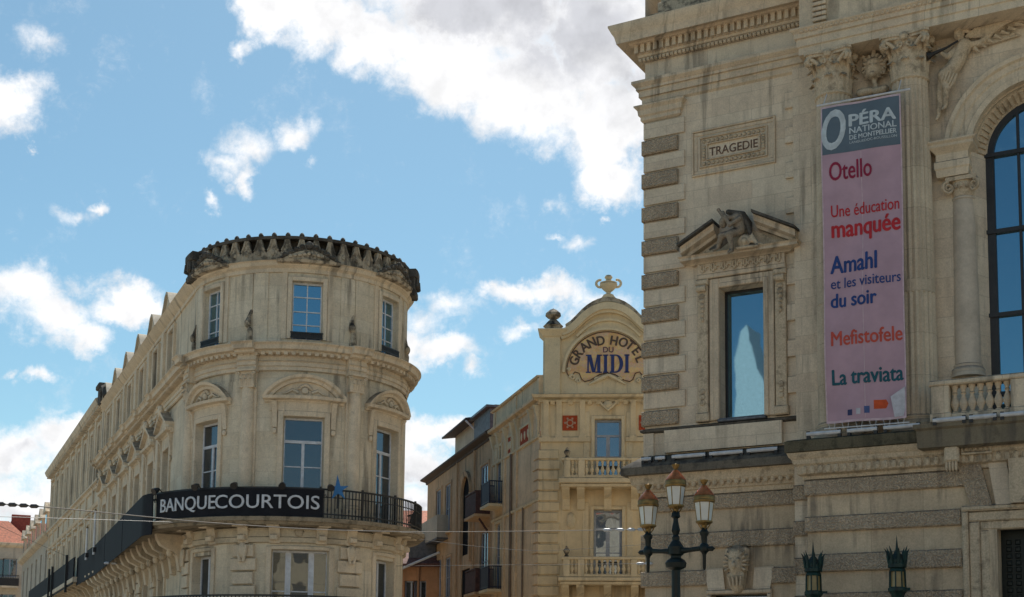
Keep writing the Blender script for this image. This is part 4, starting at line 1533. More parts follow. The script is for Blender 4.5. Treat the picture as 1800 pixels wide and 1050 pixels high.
def leafcap(u, z0, h, w, o):
    """small capital of a flat pilaster: two leaf rows, corner scrolls, abacus"""
    m = MB().box(u - w / 2, u + w / 2, 0, o, z0, z0 + h)
    lf1, lf2 = leafmesh(w * .36, h * .42, .07, 6), leafmesh(w * .36, h * .7, .08, 6)
    for j in range(3):
        m.merge(lf1, lambda x, oo, z: (u + (j - 1) * w * .34 + x, o + oo, z0 + z))
    for j in range(2):
        m.merge(lf2, lambda x, oo, z: (u + (j - .5) * w * .36 + x, o + oo, z0 + z))
    for sg in (-1, 1):
        pts = [(u + sg * (w * .55 + math.cos(b) * .06 * (1 - b / 9)), o + .06, z0 + h * .74 + math.sin(b) * .06 * (1 - b / 9)) for b in [k * .6 for k in range(12)]]
        m.tube(pts, .025, 5)
    m.box(u - w * .68, u + w * .68, 0, o + .11, z0 + h * .88, z0 + h)
    m.box(u - w * .56, u + w * .56, 0, o + .03, z0 - .05, z0)
    return m


for u in pil:
    hc = .52
    m = MB().cbox(u - .27, u + .27, 0, .06, z_bal + .45, z_arch0, .01).lathe([(.215, z_bal + .45), (.215, z_bal + 1.6), (.19, z_arch0 - hc)], u, .07, 20)
    m.cbox(u - .31, u + .31, 0, .32, z_bal, z_bal + .4, .02)
    m.lathe([(.27, z_bal + .4), (.27, z_bal + .47), (.24, z_bal + .5)], u, .07, 20)
    p = tpart('pilaster', m, 'bank_trim')
    tpart('capital', leafcap(u, z_arch0 - hc, hc, .44, .24), 'bank_trim', p)


# third-floor window dressing with rounded pediments
def dress(u, w, z0, z1, big, P, wing=False):
    m = MB()
    b = .17
    m.cbox(u - w / 2 - b, u - w / 2, 0, .07, z0, z1 + b, .015)
    m.cbox(u + w / 2, u + w / 2 + b, 0, .07, z0, z1 + b, .015)
    m.cbox(u - w / 2, u + w / 2, 0, .07, z1, z1 + b, .015)
    zp = tz(533, 703, .2)
    hw = w / 2 + .60 if big else w / 2 + .5
    m.box(u - hw + .16, u + hw - .16, 0, .06, z1 + b, zp)
    m.ext([(0, zp - .06), (.08, zp - .05), (.1, zp), (.26, zp + .03), (.28, zp + .12), (0, zp + .15)], u - hw, u + hw)
    sur = P('window_surround', m, 'bank_trim')
    for sg in (-1, 1):
        c = MB()
        x = u + sg * (w / 2 + .27)
        c.ext([(0, z1 - .35), (.05, z1 - .35), (.07, z1 - .15), (.12, zp - .18), (.2, zp - .05), (0, zp - .05)], x - .075, x + .075)
        c.merge(MB().lathe([(.001, -1), (.7, -.7), (1, 0), (.7, .7), (.001, 1)], 0, 0, 8), lambda a, o, z: (x + a * .08, .05 + o * .05, z1 - .46 + z * .1))
        P('console', c, 'bank_trim')
    q = MB()
    if wing:
        zb = zp + .15
        q.prism([(u - hw, zb), (u + hw, zb), (u + hw, zb + .1), (u, zb + .62), (u - hw, zb + .1)], 0, .16)
        q.prism([(u - hw - .02, zb + .06), (u - hw - .02, zb + .16), (u, zb + .72), (u, zb + .60)], 0, .32)
        q.prism([(u + hw + .02, zb + .06), (u, zb + .60), (u, zb + .72), (u + hw + .02, zb + .16)], 0, .32)
        q.merge(MB().lathe([(.001, -1), (.7, -.7), (1, 0), (.7, .7), (.001, 1)], 0, 0, 8), lambda a, o, z: (u + a * .2, .28 + o * .12, zb + .72 + z * .22))
    else:
        zb = zp + .13
        rise = .66 if big else .60
        rr = (hw * hw + rise * rise) / (2 * rise)
        a = math.asin(hw / rr)
        q.arcsweep(u, zb + rise - rr, [(rr - .20, 0), (rr - .20, .14), (rr - .12, .17), (rr - .08, .27), (rr, .30), (rr, 0)], PI / 2 - a, PI / 2 + a, 20)
        pts = [(u + (rr - .19) * math.sin(t), zb + rise - rr + (rr - .19) * math.cos(t)) for t in [a * .93 * (1 - k / 10) for k in range(21)]]
        q.prism(pts[::-1], 0, .05)
    ped = P('pediment', q, 'bank_trim')
    if not wing:
        s = MB()
        for k in range(7):
            t = -1.2 + 2.4 * k / 6
            s.merge(MB().lathe([(.001, -1), (.7, -.7), (1, 0), (.7, .7), (.001, 1)], 0, 0, 8), lambda x, o, z: (u + math.sin(t) * .17 + x * .06, .07 + o * .06, zb + .2 + math.cos(t) * .15 + z * .06))
        for sg in (-1, 1):
            s.tube([(u + sg * .2, .07, zb + .12), (u + sg * .38, .08, zb + .2), (u + sg * .55, .07, zb + .1), (u + sg * .68, .06, zb + .08)], [.06, .05, .035, .02], 6)
        s.merge(MB().lathe([(.001, -1), (.7, -.7), (1, 0), (.7, .7), (.001, 1)], 0, 0, 10), lambda x, o, z: (u + x * .11, .08 + o * .08, zb + .18 + z * .12))
        P('carved_shell', s, 'bank_trim', ped)


for k, u in enumerate(ucs):
    dress(u, w3, z_bal, z_w3, k == 1, tpart)
    s = sash(bank, w3, z_w3 - z_bal, trans=(.765,), bars=(.52,), gl='glass_dark' if k else 'glass_dark')
    place_t(s, u, -.26, z_bal)

# top storey: windows, little iron guards, eroded consoles, entablature, pediments, crown
for k, u in enumerate(uts):
    m = MB()
    b = .14
    m.cbox(u - wt / 2 - b, u - wt / 2, -.06, .05, z_wt0, z_wt1 + b, .015)
    m.cbox(u + wt / 2, u + wt / 2 + b, -.06, .05, z_wt0, z_wt1 + b, .015)
    m.cbox(u - wt / 2, u + wt / 2, -.06, .05, z_wt1, z_wt1 + b, .015)
    for sg in (-1, 1):
        tpart('wall_strip', MB().box(u + sg * (wt / 2 + .32), u + sg * (wt / 2 + b + .02), -.06, 0.0, z_wt0, z_ent0), 'bank_trim')
    tpart('window_surround', m, 'bank_trim')
    s = sash(bank, wt, z_wt1 - z_wt0, mull=(.5,), bars=(.27, .5, .75), mw=.035, fw=.06, gl='glass_blue', mullw=1)
    place_t(s, u, -.2, z_wt0)
    gd = MB()
    gh = .22
    gd.box(-wt / 2 - .03, wt / 2 + .03, -.02, .02, gh - .04, gh)
    gd.box(-wt / 2 - .03, wt / 2 + .03, -.015, .015, 0.02, .06)
    nb = 15
    for i in range(nb):
        x = -wt / 2 + wt * i / (nb - 1)
        gd.box(x - .018, x + .018, -.012, .012, .03, gh - .02)
    gd.box(-wt / 2, wt / 2, -.03, -.02, .02, gh - .03)
    g = gd.build('window_guard', M['iron'], bank)
    place_t(g, u, .03, z_wt0)
    pw_ = wt / 2 + .40
    # low pediment against the crown
    q = MB()
    zb = z_crown0 - .02
    q.prism([(u - pw_, zb), (u + pw_, zb), (u + pw_ * .5, zb + .24), (u, zb + .36), (u - pw_ * .5, zb + .24)], .0, .28)
    q.ext([(0, zb - .08), (.3, zb - .06), (.34, zb + .02), (0, zb + .05)], u - pw_ - .05, u + pw_ + .05)
    for k2 in range(9):
        x = u + (k2 - 4) / 4 * pw_ * .6
        q.merge(MB().lathe([(.001, -1), (.7, -.7), (1, 0), (.7, .7), (.001, 1)], 0, 0, 8), lambda a, o, z: (x + a * .075, .28 + o * .07, zb + .12 + .10 * (1 - abs(k2 - 4) / 4) + z * .075))
    pd = tpart('pediment', q, 'bank_crown')
    q = MB()
    for sg in (-1, 1):
        q.tube([(u + sg * (pw_ + .04), .28, zb + .02), (u + sg * pw_ * .75, .28, zb + .15), (u + sg * pw_ * .45, .28, zb + .29), (u + sg * .12, .28, zb + .42)], .045, 6)
        for k2 in range(4):
            q.merge(MB().lathe([(.001, -1), (.7, -.7), (1, 0), (.7, .7), (.001, 1)], 0, 0, 8), lambda x, o, z: (u + sg * (pw_ * (.8 - .19 * k2)) + x * .08, .3 + o * .07, zb + .17 + .09 * k2 + z * .07))
    q.merge(MB().lathe([(.001, -1), (.7, -.7), (1, 0), (.7, .7), (.001, 1)], 0, 0, 8), lambda x, o, z: (u + x * .13, .3 + o * .1, zb + .48 + z * .13))
    tpart('cresting', q, 'crust', pd)
et = MB().ext([(-.1, z_ent0 - .02), (.02, z_ent0), (.02, z_ent0 + .12), (.05, z_ent0 + .14), (.05, z_crown0 - .18), (.12, z_crown0 - .14), (.16, z_crown0 - .03), (.22, z_crown0), (-.1, z_crown0 + .03)], UL, UR)
tpart('top_entablature', et, 'bank_trim')
for u in [(uts[0] + uts[1]) / 2, (uts[1] + uts[2]) / 2, UL + .16, uts[2] + D3 / 2]:
    m = MB().box(u - .02, u - .5, -.06, -.01, z_ctop, z_ent0)
    m.box(u + .02, u + .5, -.06, -.01, z_ctop, z_ent0)
    zf = z_ctop + .1
    tpart('wall_strip', m, 'bank_cyl')
    S = [('c', (u - .08, -.02, zf + .1), (u - .06, .03, zf + .4), .12, .09), ('e', (u - .12, .06, zf + .62), (.12, .10, .15)), ('c', (u - .12, .0, zf + .75), (u - .05, -.04, zf + 1.05), .09, .05)]
    st = sculpt(S, .03)
    tpart('eroded_carving', st, 'bank_crown')
# the pierced crown
zc, zr = z_crown0, z_rail
hC = zr - zc
cw = MB().ext([(-.35, zc), (.02, zc), (.02, zc + hC * .38), (-.05, zc + hC * .42), (-.35, zc + hC * .42)], UL, UR)
cw.ext([(-.35, zc + hC * .40), (-.2, zc + hC * .40), (-.2, zc + hC * .92), (-.35, zc + hC * .92)], UL, UR)
crown = tpart('crown', cw, stone('crown_dark_stone', (0.10, 0.085, 0.065), crust=.6, streak=.8, grain=.7, dark=(.018, .017, .016)))
rl = MB().ext([(-.3, zr - .09), (.10, zr - .11), (.12, zr - .02), (-.3, zr)], UL, UR)
tpart('rail', rl, 'crust', crown)
NCR = 27
for i in range(NCR):
    u = UL + (UR - UL) * (i + .5) / NCR
    zz = lambda f: zc + hC * f
    jt = random.uniform(-.02, .02)
    out = [(-.245, .06), (.245, .06), (.23, .30), (.16, .44), (.11, .60 + jt), (.085, .76), (.06, .90), (-.06, .90), (-.085, .76), (-.11, .60 - jt), (-.16, .44), (-.23, .30)]
    c = MB().prism([(u + a, zz(b)) for a, b in out], -.06, .07)
    for sg in (-1, 1):
        c.tube([(u + sg * .05, .08, zz(.84)), (u + sg * .09, .09, zz(.62)), (u + sg * .17, .08, zz(.42))], .03, 5)
        c.tube([(u + sg * .22, .05, zz(.34)), (u + sg * .245, .05, zz(.22)), (u + sg * .2, .05, zz(.12))], .04, 5)
    c.merge(MB().lathe([(.001, -1), (.7, -.7), (1, 0), (.7, .7), (.001, 1)], 0, 0, 8), lambda x, o, z: (u + x * .08, .07 + o * .05, zz(.34) + z * .10))
    cn = tpart('crown_console', c, 'bank_crown', crown)
    k = MB().lathe([(.05, 0), (.075, .03), (.085, .07), (.05, .13), (.001, .16)], u, -.02, 8).moved(dz=zr - .02)
    tpart('knob', k, 'crust', cn)
for u in (UL + .2, uts[2] + R_(26) * RB):
    m = MB().cbox(u - .3, u + .3, -.5, .30, zc - .05, zr - .08, .04)
    m.cbox(u - .36, u + .36, -.5, .38, zr - .30, zr - .02, .05)
    m.cbox(u - .34, u + .34, -.5, .34, zc - .1, zc + .1, .04)
    for sg in (-1, 1):
        m.tube([(u + sg * .15, .34, zr - .35), (u + sg * .2, .36, zr - .6), (u + sg * .1, .34, zc + .2)], .08, 6)
    tpart('crown_pier', m, 'crust', crown)
cap = MB().lathe([(RB - .2, zc + .2), (RB * .5, zc + .9), (.001, zc + 1.1)], 0, 0, 32)
cap.build('roof', M['slate'], bank)
# lower storey dressing
zA = tz(530, 954, .05)
fr2 = MB().ext([(0, zA - .03), (.10, zA), (.12, zA + .14), (.07, zA + .17), (.06, z_bal - .34), (.14, z_bal - .3), (0, z_bal - .2)], UL, UR)
tpart('lower_frieze', fr2, stone('stained_frieze_stone', (0.62, 0.53, 0.39), crust=.36, streak=.8))
lb = []
for u, big in [(ucs[1] - .78, 1), (ucs[1] + .62, 1), (pil[0], 2), (pil[1], 2), (ucs[0] - .6, 1), (ucs[0] + .6, 1), (ucs[2] - .6, 1), (ucs[2] + .6, 1), (ucs[2] + 1.2, 1)]:
    m = MB().ext([(0, zA - .05), (.10, zA - .03), (.12, zA + .2), (.2, zA + .45), (.5, z_bal - .28), (.55, z_bal - .12), (0, z_bal - .12)], u - .16, u + .16)
    m.cbox(u - .11, u + .11, .1, .30, zA + .05, zA + .22, .03)
    tpart('balcony_bracket', m, 'bank_trim')
tpart('medallion', MB().merge(MB().lathe([(.001, -1), (.6, -.8), (.75, -.3), (1, 0), (.75, .3), (.6, .8), (.001, 1)], 0, 0, 12), lambda x, o, z: (ucs[1] - .06 + x * .16, .08 + o * .07, (zA + z_bal) / 2 - .03 + z * .16)), 'bank_crown')
for u, w_ in ((ucs[1], w2w), (ucs[0], 1.04), (ucs[2], 1.04)):
    m = MB()
    m.cbox(u - w_ / 2 - .16, u - w_ / 2, 0, .06, z_b2, z_w2 + .1, .015)
    m.cbox(u + w_ / 2, u + w_ / 2 + .16, 0, .06, z_b2, z_w2 + .1, .015)
    m.cbox(u - w_ / 2, u + w_ / 2, 0, .06, z_w2, z_w2 + .12, .015)
    tpart('window_surround', m, 'bank_trim')
for u in pil:
    q = MB()
    z = zA - .05
    kk = 0
    while z > z_b2:
        q.cbox(u - (.42 if kk % 2 else .34), u + (.42 if kk % 2 else .34), 0, .11, z - .40, z - .02, .02)
        z -= .42
        kk += 1
    q.merge(MB().lathe([(.001, -1), (.7, -.7), (1, 0), (.7, .7), (.001, 1)], 0, 0, 8), lambda x, o, zz: (u + x * .16, .14 + o * .1, zA - .25 + zz * .26))
    q.tube([(u - .14, .16, zA - .1), (u - .1, .18, zA - .4), (u - .05, .16, zA - .6)], .05, 6)
    q.tube([(u + .14, .16, zA - .1), (u + .1, .18, zA - .4), (u + .05, .16, zA - .6)], .05, 6)
    tpart('banded_pilaster', q, 'bank_trim')
s = sash(bank, w2w, z_w2 - z_b2, mull=(.30, .70), mw=.17, bars=(.70,), mullw=1, gl='glass_dark')
place_t(s, ucs[1], -.28, z_b2)
for u in (ucs[0], ucs[2]):
    s = sash(bank, 1.04, z_w2 - .12 - z_b2, mull=(.5,), bars=(.7,), gl='glass_dark')
    place_t(s, u, -.28, z_b2)

# ---------------------------------------------------------------- street wing
NB = 6
bays = [WG.u(p, q) for p, q in ((296, 740), (272, 765), (247, 790), (228, 810), (206, 830), (187, 850))]
bs = (bays[-1] - bays[0]) / 5
bays = [bays[0] + bs * i for i in range(6)]
WLE = bays[-1] + bs * .55
z_wtop = z_crown0 + .1
hw3 = [(u - .62, u + .62, z_bal, z_w3) for u in bays]
hwt = [(u - .5, u + .5, z_wt0, z_wt1) for u in bays]
hw2 = [(u - .55, u + .55, z_b2, z_w2) for u in bays]
m = MB().wall(WLE, 0, z_arch0 - .3, z_wtop, hwt, -.04, .3).wall(WLE, 0, z_bal, z_arch0 - .3, hw3, 0, .32).wall(WLE, 0, 0, z_bal, hw2, 0, .34)
m.add([(WLE, 0, 0), (WLE, -12, 0), (WLE, -12, z_wtop + .2), (WLE, 0, z_wtop + .2)], [(0, 1, 2, 3)])
wpart('wing_wall', m, 'bank')
m = MB().ext(ent_profile(), WLE - .2, 0)
u = WLE
while u < 0:
    m.box(u, u + .11, .06, .30, z_cbot - .16, z_cbot - .06)
    u += .22
wpart('cornice', m, 'bank_trim')
m = MB().ext([(-.1, z_ent0 - .02), (.02, z_ent0), (.02, z_ent0 + .12), (.05, z_ent0 + .14), (.05, z_crown0 - .18), (.12, z_crown0 - .14), (.22, z_crown0 - .03), (.30, z_crown0 + .05), (-.3, z_crown0 + .15)], WLE - .1, 0)
wpart('top_entablature', m, 'bank_trim')
wpart('roof', MB().prism([(WLE, z_crown0), (-3.2, z_crown0), (-3.2, z_crown0 + .25), (WLE, z_crown0 + .25)], -5, -.3), 'lead')
for u in bays:
    dress(u, 1.24, z_bal, z_w3, False, wpart, wing=True)
    s = sash(bank, 1.24, z_w3 - z_bal, trans=(.765,), bars=(.52,), gl='glass_dark')
    place_w(s, u, -.26, z_bal)
    s = sash(bank, 1.0, z_wt1 - z_wt0, bars=(.27, .5, .75), mw=.035, mullw=1, gl='glass_dark')
    place_w(s, u, -.22, z_wt0)
    s = sash(bank, 1.1, z_w2 - z_b2, bars=(.7,), gl='glass_dark')
    place_w(s, u, -.26, z_b2)
    m = MB()
    m.cbox(u - .64, u - .5, -.06, .06, z_wt0, z_wt1 + .14, .015)
    m.cbox(u + .5, u + .64, -.06, .06, z_wt0, z_wt1 + .14, .015)
    m.cbox(u - .5, u + .5, -.06, .06, z_wt1, z_wt1 + .14, .015)
    wpart('window_surround', m, 'bank_trim')
    m = MB()
    m.cbox(u - .72, u - .55, 0, .06, z_b2, z_w2 + .16, .015)
    m.cbox(u + .55, u + .72, 0, .06, z_b2, z_w2 + .16, .015)
    wpart('window_surround', m, 'bank_trim')
    # attic pediment with a curved cap coloured as if sunlit
    q = MB()
    zb = z_crown0 + .05
    q.prism([(u - .8, zb), (u + .8, zb), (u + .8, zb + .08), (u + .5, zb + .28), (u + .28, zb + .54), (u, zb + .64), (u - .28, zb + .54), (u - .5, zb + .28), (u - .8, zb + .08)], -.3, .16)
    wpart('attic_pediment', q, 'bank_trim')
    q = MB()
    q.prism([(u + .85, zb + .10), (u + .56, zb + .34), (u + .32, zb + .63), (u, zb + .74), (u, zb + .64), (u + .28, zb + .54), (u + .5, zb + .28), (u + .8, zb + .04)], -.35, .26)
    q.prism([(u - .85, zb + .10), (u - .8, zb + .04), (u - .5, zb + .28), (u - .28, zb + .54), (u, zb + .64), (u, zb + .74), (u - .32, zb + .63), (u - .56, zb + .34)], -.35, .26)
    wpart('attic_capping', q, 'sun_tinted_cap')
edges = [b + bs / 2 for b in bays] + [WLE + .3]
for k, u in enumerate(edges):
    m = MB().cbox(u - .22, u + .22, -.06, .07, z_ctop, z_ent0 - .02, .015)
    wpart('pilaster', m, 'bank_trim')
    m = MB().cbox(u - .24, u + .24, 0, .12, z_bal, z_arch0 - .55, .015)
    p = wpart('pilaster', m, 'bank_trim')
    wpart('capital', leafcap(u, z_arch0 - .55, .55, .46, .11), 'bank_trim', p)
    wpart('cornice_break', MB().ext(ent_profile(.09), u - .3, u + .3), 'bank_trim')
    q = MB()
    z = zA - .05
    while z > z_b2:
        q.cbox(u - .4, u + .4, 0, .11, z - .40, z - .02, .02)
        z -= .42
    wpart('banded_pilaster', q, 'bank_trim')
    if k == NB or k == 0:
        pass
m = MB().cbox(WLE - .1, WLE + .7, -.6, .34, z_crown0, z_crown0 + .9, .05)
m.cbox(WLE - .2, WLE + .8, -.6, .44, z_crown0 + .75, z_crown0 + .98, .05)
m.tube([(WLE + .9, .2, z_crown0 + .7), (WLE + 1.5, .2, z_crown0 + .5), (WLE + 1.9, .2, z_crown0 + .1)], .16, 6)
wpart('crown_pier', m, 'crust')
wpart('lower_frieze', MB().ext([(0, zA - .03), (.10, zA), (.12, zA + .14), (.07, zA + .17), (.06, z_bal - .34), (.14, z_bal - .3), (0, z_bal - .2)], WLE, 0), 'bank_trim')

for k in range(15):
    u = -.6 - k * 1.3
    q = MB().ext([(0, z_bal - 1.45), (.14, z_bal - 1.4), (.22, z_bal - .95), (.34, z_bal - .8), (.75, z_bal - .6), (.86, z_bal - .42), (.92, z_bal - .2), (0, z_bal - .2)], u - .2, u + .2)
    q.merge(MB().lathe([(.001, -1), (.7, -.7), (1, 0), (.7, .7), (.001, 1)], 0, 0, 8), lambda x, o, z: (u + x * .15, .42 + o * .12, z_bal - .82 + z * .16))
    wpart('balcony_bracket', q, 'bank_trim')
# ---------------------------------------------------------------- balcony plan: tight curve on the right, flatter to the left, then straight along the wing
RBAL, RBL = 4.14, 5.3
PTS = []
N1 = 60
for i in range(N1 + 1):
    a = R_(112) * (1 - i / N1)
    PTS.append((RBAL * math.sin(a), -RBAL * math.cos(a)))
i0 = len(PTS) - 1
al = R_(60)
for i in range(1, 41):
    a = -al * i / 40
    PTS.append((RBL * math.sin(a), (RBL - RBAL) - RBL * math.cos(a)))
# small corner into the wing direction
wd = (-WG.t).dot(BX), (-WG.t).dot(BY)
aw_ = math.atan2(wd[1], -wd[0])                # how far the wing turns away
x, y = PTS[-1]
a = al
while a < aw_:
    a += .06
    x -= math.cos(a) * .06
    y += math.sin(a) * .06
    PTS.append((x, y))
ov = -(Vector((x, y)) - Vector(((WG.o - BC).dot(BX), (WG.o - BC).dot(BY)))).dot(Vector((-WG.n.dot(BX), -WG.n.dot(BY))))
win_ = (-WG.n.dot(BX), -WG.n.dot(BY))
for i in range(1, int((-WLE + 1.0) / .3)):
    PTS.append((x + wd[0] * i * .3 + win_[0] * min(.55, i * .3 * .035), y + wd[1] * i * .3 + win_[1] * min(.55, i * .3 * .035)))
SS = [0.0]
for i in range(1, len(PTS)):
    SS.append(SS[-1] - math.hypot(PTS[i][0] - PTS[i - 1][0], PTS[i][1] - PTS[i - 1][1]))
SS = [q - SS[i0] for q in SS]
print('balcony overhang on wing', round(ov, 2))


def pathpt(s):
    import bisect
    k = bisect.bisect_left([-q for q in SS], -s)
    k = min(max(k, 1), len(SS) - 1)
    t = (s - SS[k - 1]) / (SS[k] - SS[k - 1])
    p = [PTS[k - 1][j] + (PTS[k][j] - PTS[k - 1][j]) * t for j in (0, 1)]
    dx, dy = PTS[k][0] - PTS[k - 1][0], PTS[k][1] - PTS[k - 1][1]
    l = math.hypot(dx, dy)
    return p[0], p[1], -dy / l, dx / l           # outward normal for a right-to-left path


def pathw(u, o, z):
    x, y, nx, ny = pathpt(u)
    if not hasattr(pathw, 'sg'):
        pathw.sg = 1 if (nx * x + ny * y) > 0 else -1
    return (x + nx * o * pathw.sg, y + ny * o * pathw.sg, z)


pathw(0, 0, 0)


def s_at(px, py):
    best = None
    for k, s in enumerate(SS):
        x, y = PTS[k]
        wp = BC + BX * x + BY * y
        d = ray(px, py)
        c = wp - EYE
        h = c.dot(FWD)
        # horizontal picture position of the plan point at the height the ray has there
        zz = EYE.z + d.z * (c.y / d.y)
        c = Vector((wp.x, wp.y, zz)) - EYE
        q = 900 + F_PX * c.dot(RGT) / c.dot(FWD)
        if best is None or abs(q - px) < best[0]:
            if k < len(SS) and s > -9 or px < 270:
                best = (abs(q - px), s, zz)
    return best[1], best[2]


def ppart(name, mb, mat, parent=None, **k):
    return mb.build(name, M[mat] if isinstance(mat, str) else mat, parent or bank, bend=pathw, step=.2, **k)


s_end = SS[-1] + .3
s_r = SS[0] - .02
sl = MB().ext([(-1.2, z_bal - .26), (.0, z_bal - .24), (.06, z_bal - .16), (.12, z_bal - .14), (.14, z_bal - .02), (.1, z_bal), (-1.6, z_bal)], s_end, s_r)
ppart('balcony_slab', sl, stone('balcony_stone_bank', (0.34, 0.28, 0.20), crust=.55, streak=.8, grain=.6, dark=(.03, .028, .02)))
s0, zs1 = s_at(284, 893)
s1, zs2 = s_at(563, 884)
s2, _ = s_at(379, 884)
s3, _ = s_at(384, 884)
print('sign', s0, s1, s2, s3, zs1, zs2)
# iron railing on the open part
rg = MB()
hr = z_balr - z_bal
sR = s_at(566, 884)[0]
rg.box(s_end, s_r, -.03, .03, z_balr - .05, z_balr)
rg.box(s_end, s_r, -.025, .025, z_bal + .1, z_bal + .14)
s = sR - .1
k = 0
while s < s_r:
    rg.box(s - .013, s + .013, -.013, .013, z_bal, z_balr)
    if k % 2 == 0:
        rg.merge(MB().lathe([(.001, -.13), (.026, -.03), (.026, .03), (.001, .13)], s, 0, 6).moved(dz=z_bal + hr * .28))
        rg.merge(MB().lathe([(.001, -.07), (.022, 0), (.001, .07)], s, 0, 6).moved(dz=z_bal + hr * .72))
    if k % 12 == 0:
        rg.box(s - .03, s + .03, -.03, .03, z_bal, z_balr + .05)
    s += .115
    k += 1
rg.box(sR, s_r, -.015, .015, z_balr - .28, z_balr - .25)
ppart('railing', rg, 'iron')
# iron ornament seen above the canvas
orn = MB()
s = s0 - .6
while s < sR:
    orn.tube([(s, 0, z_balr - .28), (s + .06, 0, z_balr - .18), (s + .12, 0, z_balr - .28)], .012, 4)
    orn.box(s - .012, s + .012, -.012, .012, z_balr - .3, z_balr)
    s += .12
ppart('railing_scrolls', orn, 'iron')

# the sign: black canvas with pale letters, hung on the railing
sgn = thing('bank_sign', 'curved black canvas sign with pale capital letters hung on the round balcony railing', 'sign', (BC.x, BC.y, 0), brot)
zt_ = zs2 + .37
cv = MB().box(s0 - .28, s1 + .12, .035, .05, z_bal - .16, zt_ + .02)
ppart('canvas', cv, 'canvas', sgn)
M['letters'] = plain('sign_letter_grey', (0.60, 0.62, 0.66), 0.5)
hL = .43
zl = zs2 - .215
t1 = lettering('BANQUE', hL, .03, .008, width=(s2 - s0))
ppart('lettering', t1.moved(s0, .055, zl), 'letters', sgn)
t2 = lettering('COURTOIS', hL, .03, .008, width=(s1 - s3))
ppart('lettering', t2.moved(s3, .055, zl), 'letters', sgn)
# canvas along the wing
sc0 = s0 - .32
wc = MB().box(s_end, sc0, .15, .165, z_bal - .42, z_balr - .02)
for k in range(3):
    s = sc0 - .02 - k * 6.2
    wc.box(s - .03, s + .03, .14, .175, z_bal - .42, z_balr)
wcv = thing('balcony_canvas', 'long plain black canvas covering the balcony railing of the street wing', 'canvas', (BC.x, BC.y, 0), brot)
ppart('canvas', wc, 'canvas', wcv)
# little spotlights on the rail above the letters
letters_over = [('above the gap before the first letter', 288, 868), ('above the letter Q', 352, 858), ('above the letter C', 421, 857), ('above the letter T', 496, 857), ('beside the blue star', 576, 860)]
for txt, px, py in letters_over:
    s, zz = s_at(px, py)
    lp = thing('spotlight', 'small black spotlight on the balcony railing ' + txt, 'spotlight', (BC.x, BC.y, 0), brot, 'spotlights over the bank sign')
    m = MB().tube([(s, .05, z_balr - .02), (s, .12, z_balr + .05), (s, .22, z_balr + .03)], .02, 6)
    ppart('arm', m, 'iron', lp)
    m = MB().tube([(s, .16, z_balr + .07), (s, .26, z_balr + .02), (s, .36, z_balr - .04)], [.05, .09, .11], 10)
    ppart('head', m, 'iron', lp)
# blue star emblem
s, zz = s_at(591, 866)
pts = []
for k in range(10):
    a = PI / 2 + k * PI / 5 + .06
    r = (.35, .125)[k % 2] * (1.25 if k == 0 else 1.0)
    pts.append((math.cos(a) * r, math.sin(a) * r))
st = MB().prism(pts, 0, .05)
x, y, nx, ny = pathpt(s)
wp = BC + BX * (x + nx * pathw.sg * .1) + BY * (y + ny * pathw.sg * .1)
star = thing('star_emblem', 'bright blue five pointed star standing on the balcony railing beside the bank sign', 'emblem', (wp.x, wp.y, 0), brot + s / 5.2)
st.moved(dz=z_balr - .02).build('star', plain('star_blue', (0.02, 0.16, 0.42), .4), star)
MB().box(-.02, .02, -.03, 0, z_bal + .3, z_balr).build('support', M['iron'], star)

# railing of the balcony one storey below, just cutting the bottom edge of the view
zr2 = tz(530, 1046, .6)
rg = MB().box(s_end, s_r, -.03, .03, zr2 - .05, zr2)
s = s_r
while s > -9:
    rg.box(s - .012, s + .012, -.012, .012, zr2 - 1.0, zr2 - .02)
    s -= .12
rg.box(s_end, s_r, -1.5, .05, zr2 - 1.2, zr2 - 1.0)
ppart('lower_railing', rg, 'iron')
# ------------------------------------------------------------------ hotel with the round gable
_p = at_depth(949, 800, 55.0)
HF = Fac((_p.x, _p.y), (math.cos(R_(4.3)), -math.sin(R_(4.3))))
_d = ray(244, 1218)
HS = Fac((_p.x, _p.y), (-_d.x, -_d.y))
hotel = thing('grand_hotel', 'yellow ochre hotel with round gable, stone balconies and an urn on top', 'hotel', (_p.x, _p.y, 0), HF.rot)
HLOC = Vector((_p.x, _p.y, 0))
Hh = HF.at


def hp(name, mb, mat, parent=None, **k):
    return mb.build(name, M[mat] if isinstance(mat, str) else mat, parent or hotel, **k)


def hs(name, mb, mat, parent=None, **k):
    ob = mb.build(name, M[mat] if isinstance(mat, str) else mat, parent or hotel, **k)
    if parent is None:
        on_wall(ob, HS, HLOC, HF.rot)
    return ob


uM = HF.u(1069, 700)
HW = 2 * uM
zg0 = HF.z(1000, 697)                          # foot of the gable
hx = lambda px, py, o=0: Hh(px, py, o)


def mirror(pts):
    return pts + [(2 * uM - a, b) for a, b in reversed(pts)]


